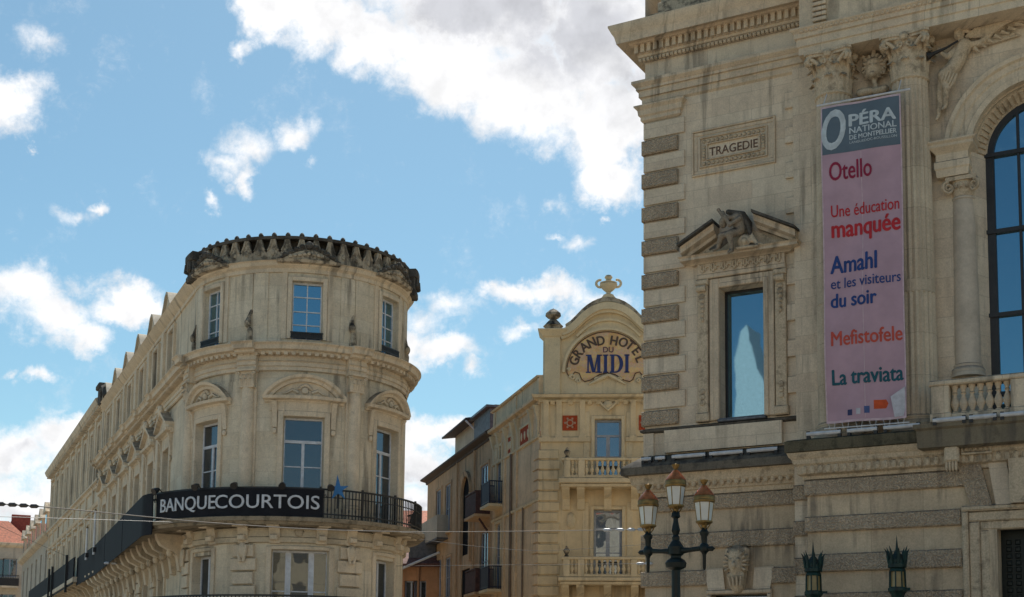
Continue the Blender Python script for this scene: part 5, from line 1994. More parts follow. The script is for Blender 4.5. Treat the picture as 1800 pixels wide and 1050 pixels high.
# gable
curve = [hx(*p) for p in ((986, 582), (994, 579), (1003, 573.5), (1012, 565), (1023, 554), (1032, 547), (1041, 541.5), (1051, 537.5), (1060, 535.5), (1068.5, 535))]
curve = mirror(curve)
zc0, zc1 = HF.z(965, 590), HF.z(965, 582)
gab = [(.10, zg0), (HW - .10, zg0)] + [(HW - .10, zc0), (HW - HF.u(986, 582), zc0)] + [p for p in reversed(curve)] + [(HF.u(986, 582), zc0), (.10, zc0)]
m = MB().prism(gab, -.7, .0)
hp('gable', m, 'hotel_trim')
m = MB().ribbon(curve, .28, -.72, .30).ribbon([(a, b - .28) for a, b in curve], .12, -.02, .20).ribbon([(a, b - .62) for a, b in curve[3:-3]], .1, -.02, .10)
hp('gable_moulding', m, 'hotel_trim')
moss = MB().ribbon([(a, b + .14 + .10 * (1 - abs(k - 9) / 9)) for k, (a, b) in enumerate(curve)][1:-1], .17, -.74, .24)
hp('gable_capping', moss, 'bank_crown')
for sg in (0, 1):
    ua, ub = HF.u(957, 640), HF.u(985, 640)
    if sg:
        ua, ub = HW - ub, HW - ua
    m = MB().cbox(ua, ub, -.7, .16, zg0, zc0 - .05, .02)
    m.sweep([(0, zc0 - .12), (.08, zc0 - .06), (.1, zc0), (.26, zc1 - .04), (.26, zc1), (0, zc1 + .05)], [(ua, -.9), (ua, .16), (ub, .16), (ub, -.9)])
    m.box(ua, ub, -.9, .16, zc0, zc1 + .04)
    hp('gable_pier', m, 'hotel_trim')
    uc = HF.u(972, 560) if not sg else HW - HF.u(972, 560)
    zf = zc1
    hF = HF.z(972, 539) - zf
    f = MB().box(uc - .3, uc + .3, -.55, .05, zf - .05, zf + hF * .22)
    f.lathe([(.34, zf + hF * .2), (.42, zf + hF * .24), (.34, zf + hF * .32), (.22, zf + hF * .45), (.12, zf + hF * .54), (.22, zf + hF * .58), (.33, zf + hF * .68), (.31, zf + hF * .78), (.15, zf + hF * .92), (.03, zf + hF * .97), (.001, zf + hF)], uc, -.25, 14)
    hp('finial', f, 'bank_crown')
# cap and urn
z1, z2, z3 = HF.z(1068, 536), HF.z(1068, 519), HF.z(1068, 481)
m = MB().prism([(uM - .44, z1 - .1), (uM + .44, z1 - .1), (uM + .36, z1 + (z2 - z1) * .4), (uM + .2, z1 + (z2 - z1) * .85), (uM + .12, z2), (uM - .12, z2), (uM - .2, z1 + (z2 - z1) * .85), (uM - .36, z1 + (z2 - z1) * .4)], -.6, .2)
hp('urn_base', m, 'hotel_trim')
hu = z3 - z2
m = MB().lathe([(.20, z2), (.22, z2 + hu * .06), (.10, z2 + hu * .12), (.09, z2 + hu * .18), (.20, z2 + hu * .28), (.34, z2 + hu * .44), (.37, z2 + hu * .54), (.33, z2 + hu * .58), (.36, z2 + hu * .62), (.22, z2 + hu * .68), (.10, z2 + hu * .74),
                (.12, z2 + hu * .8), (.17, z2 + hu * .88), (.12, z2 + hu * .97), (.001, z3)], uM, -.2, 18)
for sg in (-1, 1):
    pts = [(uM + sg * (.34 + .17 * math.sin(t)), -.2, z2 + hu * (.60 + .17 * -math.cos(t) * 1.0)) for t in [PI * k / 9 * 1.15 - .2 for k in range(10)]]
    m.tube(pts, .055, 6)
hp('urn', m, 'hotel_trim')

# mosaic panel with its lettering
px_c, py_c, r_ = 1067.5, 655.0, 72.0
out = [(px_c - r_ * math.cos(PI * k / 36), py_c - r_ * math.sin(PI * k / 36)) for k in range(37)]
low = [(1137, 660), (1133, 664), (1129, 662), (1124, 655), (1117.5, 657), (1113, 668), (1107, 672), (1096, 669), (1081, 659.5), (1067.5, 656.5)]
low = low + [(2 * px_c - a, b) for a, b in reversed(low[:-1])]
poly = [hx(a, b, .02) for a, b in out + low]
pm, t, bs = material('mosaic_panel')
oc = t.n('ShaderNodeTexCoord').outputs['Object']
x, y, z = t.sep(oc)[0:3]
ang = t.m('ARCTAN2', t.m('SUBTRACT', x, uM), t.m('SUBTRACT', z, HF.z(1068, 660)))
rays_ = t.smooth(t.m('SINE', t.m('MULTIPLY', ang, 13.0)), -.4, .4)
c = t.mix(rays_, (0.78, 0.54, 0.25), (0.68, 0.43, 0.20))
c = t.mix(t.smooth(t.noise(oc, 2.2, 4), .45, .6), c, (0.66, 0.46, 0.30))
vo = t.n('ShaderNodeTexVoronoi')
t.put(vo.inputs['Vector'], oc)
vo.inputs['Scale'].default_value = 22
c = t.mix(.25, c, vo.outputs['Color'], 'SOFT_LIGHT')
t.put(bs.inputs['Base Color'], c)
bs.inputs['Roughness'].default_value = .6
panel = hp('sign_panel', MB().prism(poly[::-1], -.02, .03), pm)
bd = MB()
P2 = poly + [poly[0]]
bd.ribbon(P2, .035, .025, .06)
hp('panel_border', bd, plain('brown_border', (0.10, 0.05, 0.03), .7), panel)
fr_ = MB().ribbon([hx(px_c - (r_ + 7) * math.cos(PI * k / 30), py_c - (r_ + 7) * math.sin(PI * k / 30), .05) for k in range(31)], .11, -.02, .12)
for sg in (-1, 1):
    for (ax, ay, s) in ((1006, 664, 1), (1016, 670, .8), (1050, 668, .9), (1000, 650, .5)):
        a, b = hx(ax, ay, .05)
        if sg > 0:
            a = 2 * uM - a
        fr_.tube([(a + sg * .12 * s * math.cos(q) * (1 - q / 9), .06, b + .12 * s * math.sin(q) * (1 - q / 9)) for q in [k * .55 for k in range(14)]], .05, 5)
    fr_.tube([hx(1035 if sg < 0 else 1100, 676, .05)[0:1] + (.05,) + hx(1035, 676, .05)[1:2], (uM + sg * .2, .07, HF.z(1060, 664)), (uM, .1, HF.z(1068, 660))], [.04, .1, .07], 6)
hp('panel_scrollwork', fr_, 'hotel_trim')
M['ink'] = plain('sign_ink_brown', (0.105, 0.07, 0.05), .7)
M['ink_blue'] = plain('sign_ink_blue', (0.02, 0.04, 0.17), .6)
GL = [('G', 1009, 634.5, 66), ('R', 1015.5, 621, 52), ('A', 1026.5, 609.5, 38), ('N', 1040, 602, 25), ('D', 1056, 598.5, 10),
      ('H', 1079.5, 598.5, -10), ('O', 1096, 601.5, -26), ('T', 1108.5, 607, -39), ('E', 1119.5, 617, -53), ('L', 1126, 631, -68)]
m = MB()
hc = .40
for ch, a, b, rot in GL:
    g_ = lettering(ch, hc, .02, .03, sx=.86, align='CENTER')
    cu_, cz_ = hx(a, b, .04)
    cr_, sr_ = math.cos(R_(rot)), math.sin(R_(rot))
    m.merge(g_, lambda u, o, z: (cu_ + u * cr_ - (z - hc / 2) * sr_, .032 + o, cz_ + u * sr_ + (z - hc / 2) * cr_))
hp('arched_lettering', m, 'ink', panel)
g_ = lettering('DU', HF.z(1068, 610) - HF.z(1068, 620), .02, .015, align='CENTER', width=HF.u(1077, 615) - HF.u(1059, 615))
hp('small_lettering', g_.moved(uM, .032, HF.z(1068, 620)), plain('sign_ink_mauve', (0.12, 0.06, 0.08), .7), panel)
m = MB()
zt_, zb_ = HF.z(1068, 624), HF.z(1068, 656)
hh = zt_ - zb_


def serif_letter(m, ch, u0, u1):
    st = .13
    B = lambda a, b, c, d: m.box(a, b, .032, .055, c, d)
    sf = .05
    if ch == 'I':
        c_ = (u0 + u1) / 2
        B(c_ - st / 2, c_ + st / 2, zb_, zt_)
        B(u0, u1, zb_, zb_ + sf); B(u0, u1, zt_ - sf, zt_)
    if ch == 'M':
        B(u0 + .06, u0 + .12, zb_ + sf, zt_); B(u1 - .06 - st, u1 - .06, zb_ + sf, zt_)
        B(u0, u0 + .2, zb_, zb_ + sf); B(u1 - .26, u1, zb_, zb_ + sf)
        B(u0, u0 + .14, zt_ - sf, zt_); B(u1 - .14, u1, zt_ - sf, zt_)
        c_ = (u0 + u1) / 2
        m.prism([(u0 + .06, zt_), (c_ - .07, zb_ + .02), (c_ + .05, zb_ + .02), (u0 + .22, zt_)], .032, .056)
        m.prism([(u1 - .14, zt_), (u1 - .2, zt_), (c_ - .01, zb_ + .02), (c_ + .05, zb_ + .02)][::-1], .032, .057)
    if ch == 'D':
        B(u0 + .05, u0 + .05 + st, zb_ + sf, zt_ - sf)
        B(u0, u0 + .26, zb_, zb_ + sf); B(u0, u0 + .26, zt_ - sf, zt_)
        cz_ = (zb_ + zt_) / 2
        rx_, rz_ = u1 - u0 - .24, hh / 2
        for k in range(16):
            a, b = -PI / 2 + PI * k / 16, -PI / 2 + PI * (k + 1) / 16
            q = lambda t, e, f: (u0 + .24 + math.cos(t) * (rx_ - e), cz_ + math.sin(t) * (rz_ - f))
            m.prism([q(a, .15, .05), q(a, 0, 0), q(b, 0, 0), q(b, .15, .05)], .032, .055)


X = lambda p: HF.u(p, 640)
serif_letter(m, 'M', X(1030), X(1058))
serif_letter(m, 'I', X(1060), X(1069))
serif_letter(m, 'D', X(1072), X(1095.5))
serif_letter(m, 'I', X(1097.5), X(1106.5))
hp('large_lettering', m, 'ink_blue', panel)

# front wall
zw1, zw0 = HF.z(1069, 737), HF.z(1069, 838)
zv1, zv0 = HF.z(1069, 896), HF.z(1069, 1014)
wwh = HF.u(1093, 770) - HF.u(1046, 770)
hol = [(uM - wwh / 2, uM + wwh / 2, zw0, zw1), (uM - wwh / 2 - .03, uM + wwh / 2 + .03, zv0, zv1)]
m = MB().wall(0.02, HW + 4, 0, zg0, hol, 0, .3)
hp('front_wall', m, 'hotel')
zcb = HF.z(1000, 703)
m = MB().sweep([(0, zcb - .12), (.06, zcb - .1), (.08, zcb), (.3, zcb + .06), (.32, zg0 - .02), (.36, zg0 + .02), (0, zg0 + .12)], [(0, -9), (0, 0), (HW + 4, 0)])
hp('cornice', m, 'hotel_trim')
zbk = HF.z(1000, 770)
for px in (960, 983, 1024, 1113, 1154, 1178):
    u = HF.u(px, 740)
    m = MB().ext([(0, zbk), (.06, zbk), (.08, zcb - .45), (.16, zcb - .3), (.28, zcb - .08), (0, zcb - .08)], u - .11, u + .11)
    m.ext([(0, zbk - .05), (.12, zbk), (.12, zbk + .1), (0, zbk + .12)], u - .15, u + .15)
    hp('corbel', m, 'hotel_trim')
for px in (972, 1003, 1037, 1052, 1085, 1100, 1133, 1166):
    u = HF.u(px, 708)
    m = MB().ext([(0, zcb - .22), (.1, zcb - .22), (.22, zcb - .08), (0, zcb - .08)], u - .09, u + .09)
    hp('small_corbel', m, 'hotel_trim')
m = MB().merge(MB().lathe([(.001, -1), (.7, -.7), (1, 0), (.7, .7), (.001, 1)], 0, 0, 12), lambda x, o, z: (uM + x * .22, .1 + o * .14, HF.z(1068, 713) + z * .2))
m.tube([(uM - .35, .08, HF.z(1068, 707)), (uM - .15, .14, HF.z(1068, 716)), (uM, .16, HF.z(1068, 722)), (uM + .15, .14, HF.z(1068, 716)), (uM + .35, .08, HF.z(1068, 707))], .07, 6)
hp('carved_ornament', m, 'hotel_trim')
M['redtile'] = plain('red_ceramic', (0.46, 0.085, 0.035), .8, 0, .3, 8, spec=.1)
M['paletile'] = plain('pale_ceramic', (0.52, 0.33, 0.22), .5)
for (a, b) in ((989, 1015), (1123, 1149)):
    ua, ub = HF.u(a, 744), HF.u(b, 744)
    za_, zb2 = HF.z(1002, 757), HF.z(1002, 731)
    m = MB().box(ua, ub, 0, .04, za_, zb2)
    q = hp('ceramic_panel', m, 'redtile')
    c_, d_ = (ua + ub) / 2, (za_ + zb2) / 2
    m = MB().arcsweep(c_, d_, [(.10, .035), (.15, .035), (.15, .06), (.10, .06)], 0, 2 * PI, 16, cap=False)
    for k in range(6):
        m.merge(MB().lathe([(.001, -1), (.7, -.7), (1, 0), (.7, .7), (.001, 1)], 0, 0, 6), lambda x, o, z: (c_ + math.cos(k * PI / 3) * .2 + x * .05, .045 + o * .02, d_ + math.sin(k * PI / 3) * .2 + z * .05))
    hp('rosette', m, 'paletile', q)
for (a, b) in ((-.05, HF.u(1038, 770)), (HW - HF.u(1038, 770), HW + .05)):
    hp('string_course', MB().ext([(0, HF.z(960, 778)), (.1, HF.z(960, 777)), (.12, HF.z(960, 770)), (0, HF.z(960, 768))], a, b), 'hotel_trim')
# quoins at the corner
zq = HF.z(965, 790)
k = 0
while zq > .5:
    for sg in (0, 1):
        ua, ub = -.05, HF.u(984 if k % 2 else 981, 900)
        if sg:
            ua, ub = HW - ub, HW + .05
        hp('quoin', MB().cbox(ua, ub, -.6, .06, zq - .40, zq - .03, .02), 'hotel')
    zq -= .43
    k += 1
# windows
for (z0_, z1_, ex) in ((zw0, zw1, 0), (zv0, zv1, .06)):
    m = MB()
    w_ = wwh + ex
    m.cbox(uM - w_ / 2 - .14, uM - w_ / 2, 0, .07, z0_, z1_ + .14, .015)
    m.cbox(uM + w_ / 2, uM + w_ / 2 + .14, 0, .07, z0_, z1_ + .14, .015)
    m.cbox(uM - w_ / 2, uM + w_ / 2, 0, .07, z1_, z1_ + .14, .015)
    m.cbox(uM - w_ / 2 - .45, uM - w_ / 2 - .2, 0, .03, z0_, z1_ + .3, .01)
    m.cbox(uM + w_ / 2 + .2, uM + w_ / 2 + .45, 0, .03, z0_, z1_ + .3, .01)
    hp('window_surround', m, 'hotel_trim')
    s = sash(hotel, w_, z1_ - z0_, trans=(.72,), bars=(.36,), mw=.16, fw=.10, mat='greyblue', gl='glass')
    s.location = (uM, .2, z0_)
# stone balconies
for (yt, yb, ys) in ((805, 838, 850), (979, 1012, 1022)):
    zt_, zb_, zs_ = HF.z(1060, yt, .8), HF.z(1060, yb, .8), HF.z(1060, ys, .8)
    ua = HF.u(988, 830, .8)
    ub = 2 * uM - ua
    m = MB().cbox(ua - .12, ub + .12, 0, .98, zs_, zb_ - .06, .03)
    m.cbox(ua - .05, ub + .05, 0, .90, zs_ - .14, zs_, .03)
    slab = hp('balcony', m, 'hotel_trim')
    m = MB().cbox(ua - .02, ub + .02, .66, .92, zt_ - .12, zt_, .02)
    m.cbox(ua, ub, .70, .88, zb_ - .06, zb_ + .06, .02)
    for x in (ua + .2, ua + .78, ub - .78, ub - .2):
        m.cbox(x - .13, x + .13, .66, .92, zb_ - .06, zt_ - .1, .02)
    for x in (ua + .1, ub - .1):
        m.cbox(x - .08, x + .08, 0, .7, zt_ - .12, zt_ - .002, .02)
        m.cbox(x - .08, x + .08, 0, .7, zb_ - .06, zb_ + .05, .02)
    hp('handrail', m, 'hotel_trim', slab)
    hb = zt_ - .12 - zb_ - .06
    bx = [ua + .42 + .17 * k for k in range(2)] + [ub - .42 - .17 * k for k in range(2)]
    nB = int((ub - ua - 1.9) / .22)
    bx += [ua + .98 + (ub - ua - 1.96) * k / nB for k in range(nB + 1)]
    pr = None
    for x in bx:
        if pr is None:
            pr = c = hp('baluster', MB().lathe([(r * .8, zz * hb) for r, zz in BPROF], 0, 0, 10), 'hotel_trim', slab)
        else:
            c = pr.copy(); COL.objects.link(c); c.parent = slab
        c.location = (x, -.79, zb_ + .06)
    for x in (ua + .2, ub - .2):
        v = MB().lathe([(.09, zt_), (.1, zt_ + .03), (.05, zt_ + .08), (.13, zt_ + .2), (.14, zt_ + .26), (.06, zt_ + .34), (.07, zt_ + .38), (.001, zt_ + .44)], x, .79, 10)
        hp('vase', v, 'bank_crown', slab)
    for x in (ua + .15, ua + .75, uM, ub - .75, ub - .15):
        m = MB().ext([(0, zs_ - 1.0), (.1, zs_ - .95), (.2, zs_ - .7), (.26, zs_ - .55), (.6, zs_ - .4), (.8, zs_ - .22), (.82, zs_ - .14), (0, zs_ - .14)], x - .15, x + .15)
        hp('bracket', m, 'hotel_trim', slab)
    for x in (ua + .35, ub - .35):
        m = MB().merge(MB().lathe([(.001, -1), (.7, -.7), (1, 0), (.7, .7), (.001, 1)], 0, 0, 8), lambda q, o, z: (x + q * .2, .05 + o * .08, zs_ - 1.4 + z * .35))
        hp('carved_drop', m, 'hotel_trim', slab)

# side of the hotel along the narrow street
us1 = HS.u(867, 800)
zp1 = HS.z(945, 664)
zsc = HS.z(946, 704)
hw_s = [(us1 + .75, us1 + 1.65, HS.z(885, 882), HS.z(885, 782)), (us1 + .75, us1 + 1.65, HS.z(883, 1032), HS.z(883, 918))]
m = MB().wall(us1, 0, 0, zsc + .2, hw_s, 0, .25)
hs('side_wall', m, 'hotel_side')
m = MB().box(us1, 0, -.5, .02, zsc, zp1 - .06)
m.ext([(-.55, zp1 - .08), (.12, zp1 - .06), (.16, zp1), (-.55, zp1 + .06)], us1 - .02, 0)
m.ext([(0, zsc - .25), (.08, zsc - .22), (.1, zsc - .1), (.28, zsc - .05), (.3, zsc + .06), (0, zsc + .12)], us1 - .02, 0)
for f in (.02, .48, .96):
    u = us1 * f
    m.cbox(u - .14, u + .14 if f else 0, 0, .07, zsc + .1, zp1 - .08, .015)
hs('parapet', m, 'hotel_side')
for f in (.03, .15, .42, .52, .68, .84, .97):
    u = us1 * f
    q = MB().ext([(0, zsc - 1.6), (.06, zsc - 1.55), (.08, zsc - .9), (.2, zsc - .4), (.26, zsc - .24), (0, zsc - .24)], u - .1, u + .1)
    hs('corbel', q, 'hotel_trim')
for (a, b) in ((.19, .38), (.56, .64), (.88, .94)):
    q = MB().box(us1 * b, us1 * a, 0, .04, zsc - 1.5, zsc - .75)
    cp_ = hs('ceramic_panel', q, 'redtile')
    fr2_ = MB()
    frame(fr2_, us1 * b - .06, us1 * a + .06, zsc - 1.58, zsc - .67, .09, 0, .08, .01)
    for k in range(3):
        fr2_.merge(MB().lathe([(.001, -1), (.7, -.7), (1, 0), (.7, .7), (.001, 1)], 0, 0, 8), lambda x, o, z: (us1 * (a + (b - a) * (k + .5) / 3) + x * .12, .04 + o * .03, zsc - 1.12 + z * .2))
    hs('panel_frame', fr2_, 'hotel_trim')
for h in hw_s:
    s = sash(hotel, h[1] - h[0], h[3] - h[2], bars=(.5,), mat='greyblue', gl='glass_dark')
    wp = HS.world((h[0] + h[1]) / 2, -.06, h[2])
    l = local(HLOC, HF.rot, (wp.x, wp.y, 0))
    s.location = (l.x, l.y, h[2])
    s.rotation_euler = (0, 0, HS.rot - HF.rot)
    q = MB()
    q.cbox(h[0] - .14, h[0], 0, .07, h[2], h[3] + .14, .015)
    q.cbox(h[1], h[1] + .14, 0, .07, h[2], h[3] + .14, .015)
    q.cbox(h[0], h[1], 0, .07, h[3], h[3] + .14, .015)
    hs('window_surround', q, 'hotel_trim')
    q = MB()
    za_, zb2 = h[2] - .1, h[2] + .95
    for (a, b, c, d) in ((h[0] - .3, h[1] + .3, .62, .66), (h[0] - .3, h[0] - .26, 0, .66), (h[1] + .26, h[1] + .3, 0, .66)):
        q.box(a, b, c, d, zb2 - .05, zb2)
        q.box(a, b, c, d, za_ + .08, za_ + .12)
        n = max(2, int((b - a if b - a > .1 else d - c) / .08))
        for k in range(n + 1):
            if b - a > .1:
                x = a + (b - a) * k / n
                q.box(x - .012, x + .012, c + .005, d - .005, za_, zb2 - .03)
            else:
                y = c + (d - c) * k / n
                q.box(a + .005, b - .005, y - .012, y + .012, za_, zb2 - .03)
    gx = MB().box(h[0] - .35, h[1] + .35, 0, .7, za_ - .12, za_)
    bl = hs('balcony', gx, 'hotel_trim')
    hs('railing', q, plain('blue_black_iron', (0.02, 0.022, 0.05), .5) if 'blue_black_iron' not in bpy.data.materials else bpy.data.materials['blue_black_iron'], bl)
    hs('railing_panel', MB().box(h[0] - .24, h[1] + .24, .63, .65, za_ + .1, zb2 - .08), bpy.data.materials['blue_black_iron'], bl)
for zq_ in (HS.z(920, 775) - .2, HS.z(930, 885)):
    hs('string_course', MB().ext([(0, zq_ - .12), (.07, zq_ - .1), (.09, zq_), (0, zq_ + .04)], us1, -.02), 'hotel_trim')
for f in (.46, .72):
    hs('pilaster', MB().cbox(us1 * f - .13, us1 * f + .13, 0, .07, 0, zsc - 1.6, .01), 'hotel_side')
zq_, k = HS.z(946, 790), 0
while zq_ > .5:
    hs('quoin', MB().cbox(-(.95 if k % 2 else .8), -.02, 0, .05, zq_ - .40, zq_ - .03, .015), 'hotel_side')
    zq_ -= .43
    k += 1
q = MB().tube([(us1 * .55, .08, 0), (us1 * .55, .08, zsc - 1.6)], .06, 8).tube([(us1 * .30, .06, 0), (us1 * .30, .06, zsc - 4.2)], .04, 8)
hs('drainpipe', q, 'pipe')
m = MB().box(.3, HW + 3.5, -8, -.35, zg0 - .5, zg0 + .2)
hp('roof', m, 'slate')

# ------------------------------------------------------------------ ochre house with the tall arch, further along the street
ou0, ou1 = HS.u(751, 900), us1 - .02
zE = HS.z(800, 813)
ho = thing('ochre_house', 'long shabby ochre house with a tall dark arched opening beside the hotel', 'house', HS.world(ou0, 0, 0), HS.rot)


def op(name, mb, mat, parent=None, **k):
    return mb.moved(du=-ou0).build(name, M[mat] if isinstance(mat, str) else mat, parent or ho, **k)


wins = []
for (xa, xb, ya, yb) in ((768, 776, 862, 950), (784, 793, 852, 935), (846, 859, 818, 905), (768, 777, 985, 1050), (784, 793, 980, 1050), (846, 859, 935, 1040)):
    a, b = HS.u(xa, (ya + yb) / 2), HS.u(xb, (ya + yb) / 2)
    wins.append((a, b, HS.z((xa + xb) / 2, yb), HS.z((xa + xb) / 2, ya)))
au0, au1 = HS.u(812, 920), HS.u(827, 915)
aw = (au1 - au0) / 2
az1 = HS.z(820, 838) - aw
az0 = HS.z(820, 975)
m = MB().wall(ou0, ou1, 0, zE, wins + [(au0, au1, az0, az1 + aw), (au0, au1, HS.z(820, 1070), HS.z(820, 1000))], 0, .10)
m.add([(ou0, 0, 0), (ou0, -8, 0), (ou0, -8, zE), (ou0, 0, zE)], [(0, 1, 2, 3)])
op('wall', m, 'ochre')
m = MB()
for k in range(12):
    a, b = PI * k / 12, PI * (k + 1) / 12
    c_ = (au0 + au1) / 2
    q = [(c_ + aw * math.cos(a), az1 + aw * math.sin(a)), (c_ + aw * 1.02 * math.cos(a), az1 + aw + .02), (c_ + aw * 1.02 * math.cos(b), az1 + aw + .02), (c_ + aw * math.cos(b), az1 + aw * math.sin(b))]
    m.prism(q, -.05, .002)
m.arcsweep((au0 + au1) / 2, az1, [(aw, 0), (aw + .25, 0), (aw + .25, .16), (aw, .10)], 0, PI, 20)
m.cbox(au0 - .25, au0, 0, .12, az0 - .4, az1, .02)
m.cbox(au1, au1 + .25, 0, .12, az0 - .4, az1, .02)
op('arch_surround', m, 'ochre')
op('dark_opening', MB().box(au0, au1, -.09, -.06, az0, az1 + aw), 'void')
op('dark_opening', MB().box(au0, au1, -.09, -.06, HS.z(820, 1070), HS.z(820, 1000)), 'void')
for h in wins:
    f = sash(ho, h[1] - h[0], h[3] - h[2], bars=(.5,), mat='greyblue', gl='glass_dark')
    f.location = ((h[0] + h[1]) / 2 - ou0, .005, h[2])
    q = MB()
    q.cbox(h[0] - .16, h[0], 0, .06, h[2], h[3] + .14, .015)
    q.cbox(h[1], h[1] + .16, 0, .06, h[2], h[3] + .14, .015)
    q.cbox(h[0], h[1], 0, .06, h[3], h[3] + .14, .015)
    q.cbox(h[0] - .2, h[1] + .2, 0, .16, h[2] - .12, h[2], .02)
    op('window_surround', q, 'ochre')
m = MB().ext([(-.2, zE - .15), (.05, zE - .14), (.08, zE - .02), (.38, zE + .06), (.40, zE + .14), (-.2, zE + .5)], ou0 - .25, ou1)
op('eaves', m, plain('brown_eaves', (0.10, 0.075, 0.06), .8))
op('roof', MB().prism([(ou0, zE + .1), (ou1 + .02, zE + .1), (ou1 + .02, zE + .3), (ou0, zE + .3)], -8, -.1), 'tile')
for (h, mt) in ((wins[2], 'rust'), (wins[5], 'rust')):
    if mt not in M:
        M[mt] = plain('rust_brown_iron', (0.09, 0.04, 0.035), .7, 0, .4)
    za_, zb2 = h[2] - .1, h[2] + 1.0
    bl = op('balcony', MB().box(h[0] - .35, h[1] + .35, 0, .75, za_ - .12, za_), 'ochre')
    q = MB()
    for k in range(18):
        x = h[0] - .3 + (h[1] - h[0] + .6) * k / 17
        q.box(x - .012, x + .012, .68, .70, za_, zb2)
    q.box(h[0] - .32, h[1] + .32, .66, .72, zb2 - .05, zb2)
    q.box(h[0] - .30, h[1] + .30, .69, .695, za_ + .05, zb2 - .1)
    for x in (h[0] - .31, h[1] + .31):
        q.box(x - .01, x + .01, .0, .7, za_, zb2)
    q.tube([(h[1] + .2, 0, za_ - .9), (h[1] + .2, .5, za_ - .2)], .05, 6)
    op('railing', q, mt, bl)
q = MB()
ua, ub = HS.u(759, 930), HS.u(788, 925)
za_, zb2 = HS.z(772, 953), HS.z(772, 915)
q.box(ua, ub, 0, .6, za_ - .08, za_)
b_ = op('balcony', q, 'slate')
op('balcony_panel', MB().box(ua, ub, .58, .61, za_, zb2).box(ua - .02, ua, .0, .6, za_, zb2).box(ub, ub + .02, .0, .6, za_, zb2), 'grey_render', b_)
q = MB().tube([(HS.u(806, 900), .1, 0), (HS.u(806, 900), .1, zE - .2)], .06, 8).tube([(HS.u(836, 900), .1, 0), (HS.u(836, 900), .1, zE - .2)], .06, 8)
op('drainpipe', q, 'ochre')

# attic house behind it, with an overhanging dark roof
RO = -2.2
ru0, ru1 = HS.u(800, 790, RO), HS.u(869, 760, RO)
rz = HS.z(840, 735, RO)
rh = thing('attic_house', 'plain pale house with dark overhanging eaves rising behind the ochre house', 'house', HS.world(ru0, RO, 0), HS.rot)
m = MB().box(0, ru1 - ru0, -6, 0, 0, rz)
m.build('wall', M['grey_render'], rh)
m = MB().ext([(.75, -.16), (.75, -.06), (-6, 1.0), (-6, .85)], -.35, (ru1 - ru0) * .62).moved(dz=rz)
m.build('roof', plain('dark_roof_boards', (0.06, 0.055, 0.06), .8), rh)
ux = (ru1 - ru0) * .62
dz0, dz1 = rz - 2.4, HS.z(858, 718, RO + .3)
m = MB().box(ux, ru1 - ru0, -2, .25, dz0, dz1)
dm = m.build('dormer', M['slate'], rh)
MB().box(ux - .2, ru1 - ru0 + .2, -2.2, .5, dz1, dz1 + .12).build('dormer_roof', M['lead'], dm)
MB().tube([(ux - .1, .72, rz - .2), (ux - .05, .4, rz - .5), (ux - .02, .12, rz - .8), (ux - .02, .08, rz - 4)], .06, 8).build('drainpipe', M['steel'], rh)
# ------------------------------------------------------------------ second building of the left-hand row
FE = WG.u(87, 950)
fz = WG.z(140, 769)
fl_ = thing('apartment_building', 'long cream stone apartment building with plain rows of windows beyond the bank', 'apartments', WG.world(FE, 0, 0), WG.rot)
LF = WLE - .06 - FE


def fp(name, mb, mat, parent=None, **k):
    return mb.build(name, M[mat] if isinstance(mat, str) else mat, parent or fl_, **k)


NBF = 9
fb_ = [LF * (k + .5) / NBF for k in range(NBF)]
rows = [(fz - 3.4, fz - .9, .95), (z_bal + .1, z_bal + 2.9, 1.0), (z_b2, z_b2 + 2.9, 1.0)]
ho_ = [(u - w_ / 2, u + w_ / 2, a, b) for u in fb_ for a, b, w_ in rows]
m = MB().wall(0, LF, 0, fz, ho_, 0, .3)
m.add([(0, 0, 0), (0, -12, 0), (0, -12, fz + .2), (0, 0, fz + .2)], [(0, 1, 2, 3)])
fp('wall', m, 'bank')
m = MB().ext([(-.3, fz - .35), (.05, fz - .33), (.08, fz - .2), (.35, fz - .1), (.42, fz + .05), (.45, fz + .15), (-.3, fz + .5)], -.4, LF)
k = 0
while k * .5 < LF:
    m.box(k * .5, k * .5 + .2, .05, .33, fz - .30, fz - .1)
    k += 1
fp('cornice', m, 'bank_trim')
zst = rows[0][0] - .35
fp('string_course', MB().ext([(0, zst - .2), (.08, zst - .18), (.1, zst - .05), (.22, zst), (.22, zst + .1), (0, zst + .16)], -.1, LF), 'bank_trim')
fp('string_course', MB().ext([(0, zst - 1.1), (.08, zst - 1.08), (.14, zst - .95), (0, zst - .9)], -.1, LF), 'bank_trim')
fp('roof', MB().prism([(0, fz + .3), (LF, fz + .3), (LF, fz + .8), (0, fz + .8)], -6, -.5), 'lead')
for u in fb_:
    for a, b, w_ in rows:
        f = sash(fl_, w_, b - a, bars=(.5,), gl='glass_dark')
        f.location = (u, .2, a)
        q = MB()
        q.cbox(u - w_ / 2 - .16, u - w_ / 2, 0, .07, a, b + .16, .015)
        q.cbox(u + w_ / 2, u + w_ / 2 + .16, 0, .07, a, b + .16, .015)
        q.cbox(u - w_ / 2, u + w_ / 2, 0, .07, b, b + .16, .015)
        q.cbox(u - w_ / 2 - .2, u + w_ / 2 + .2, 0, .16, b + .3, b + .42, .02)
        fp('window_surround', q, 'bank_trim')
for k in range(NBF + 1):
    u = LF * k / NBF
    fp('pilaster', MB().cbox(max(u - .2, 0), u + .2, 0, .08, 0, fz - .3, .01), 'bank_trim')
sl = MB().cbox(0, LF, 0, 1.1, z_bal - .26, z_bal - .02, .03)
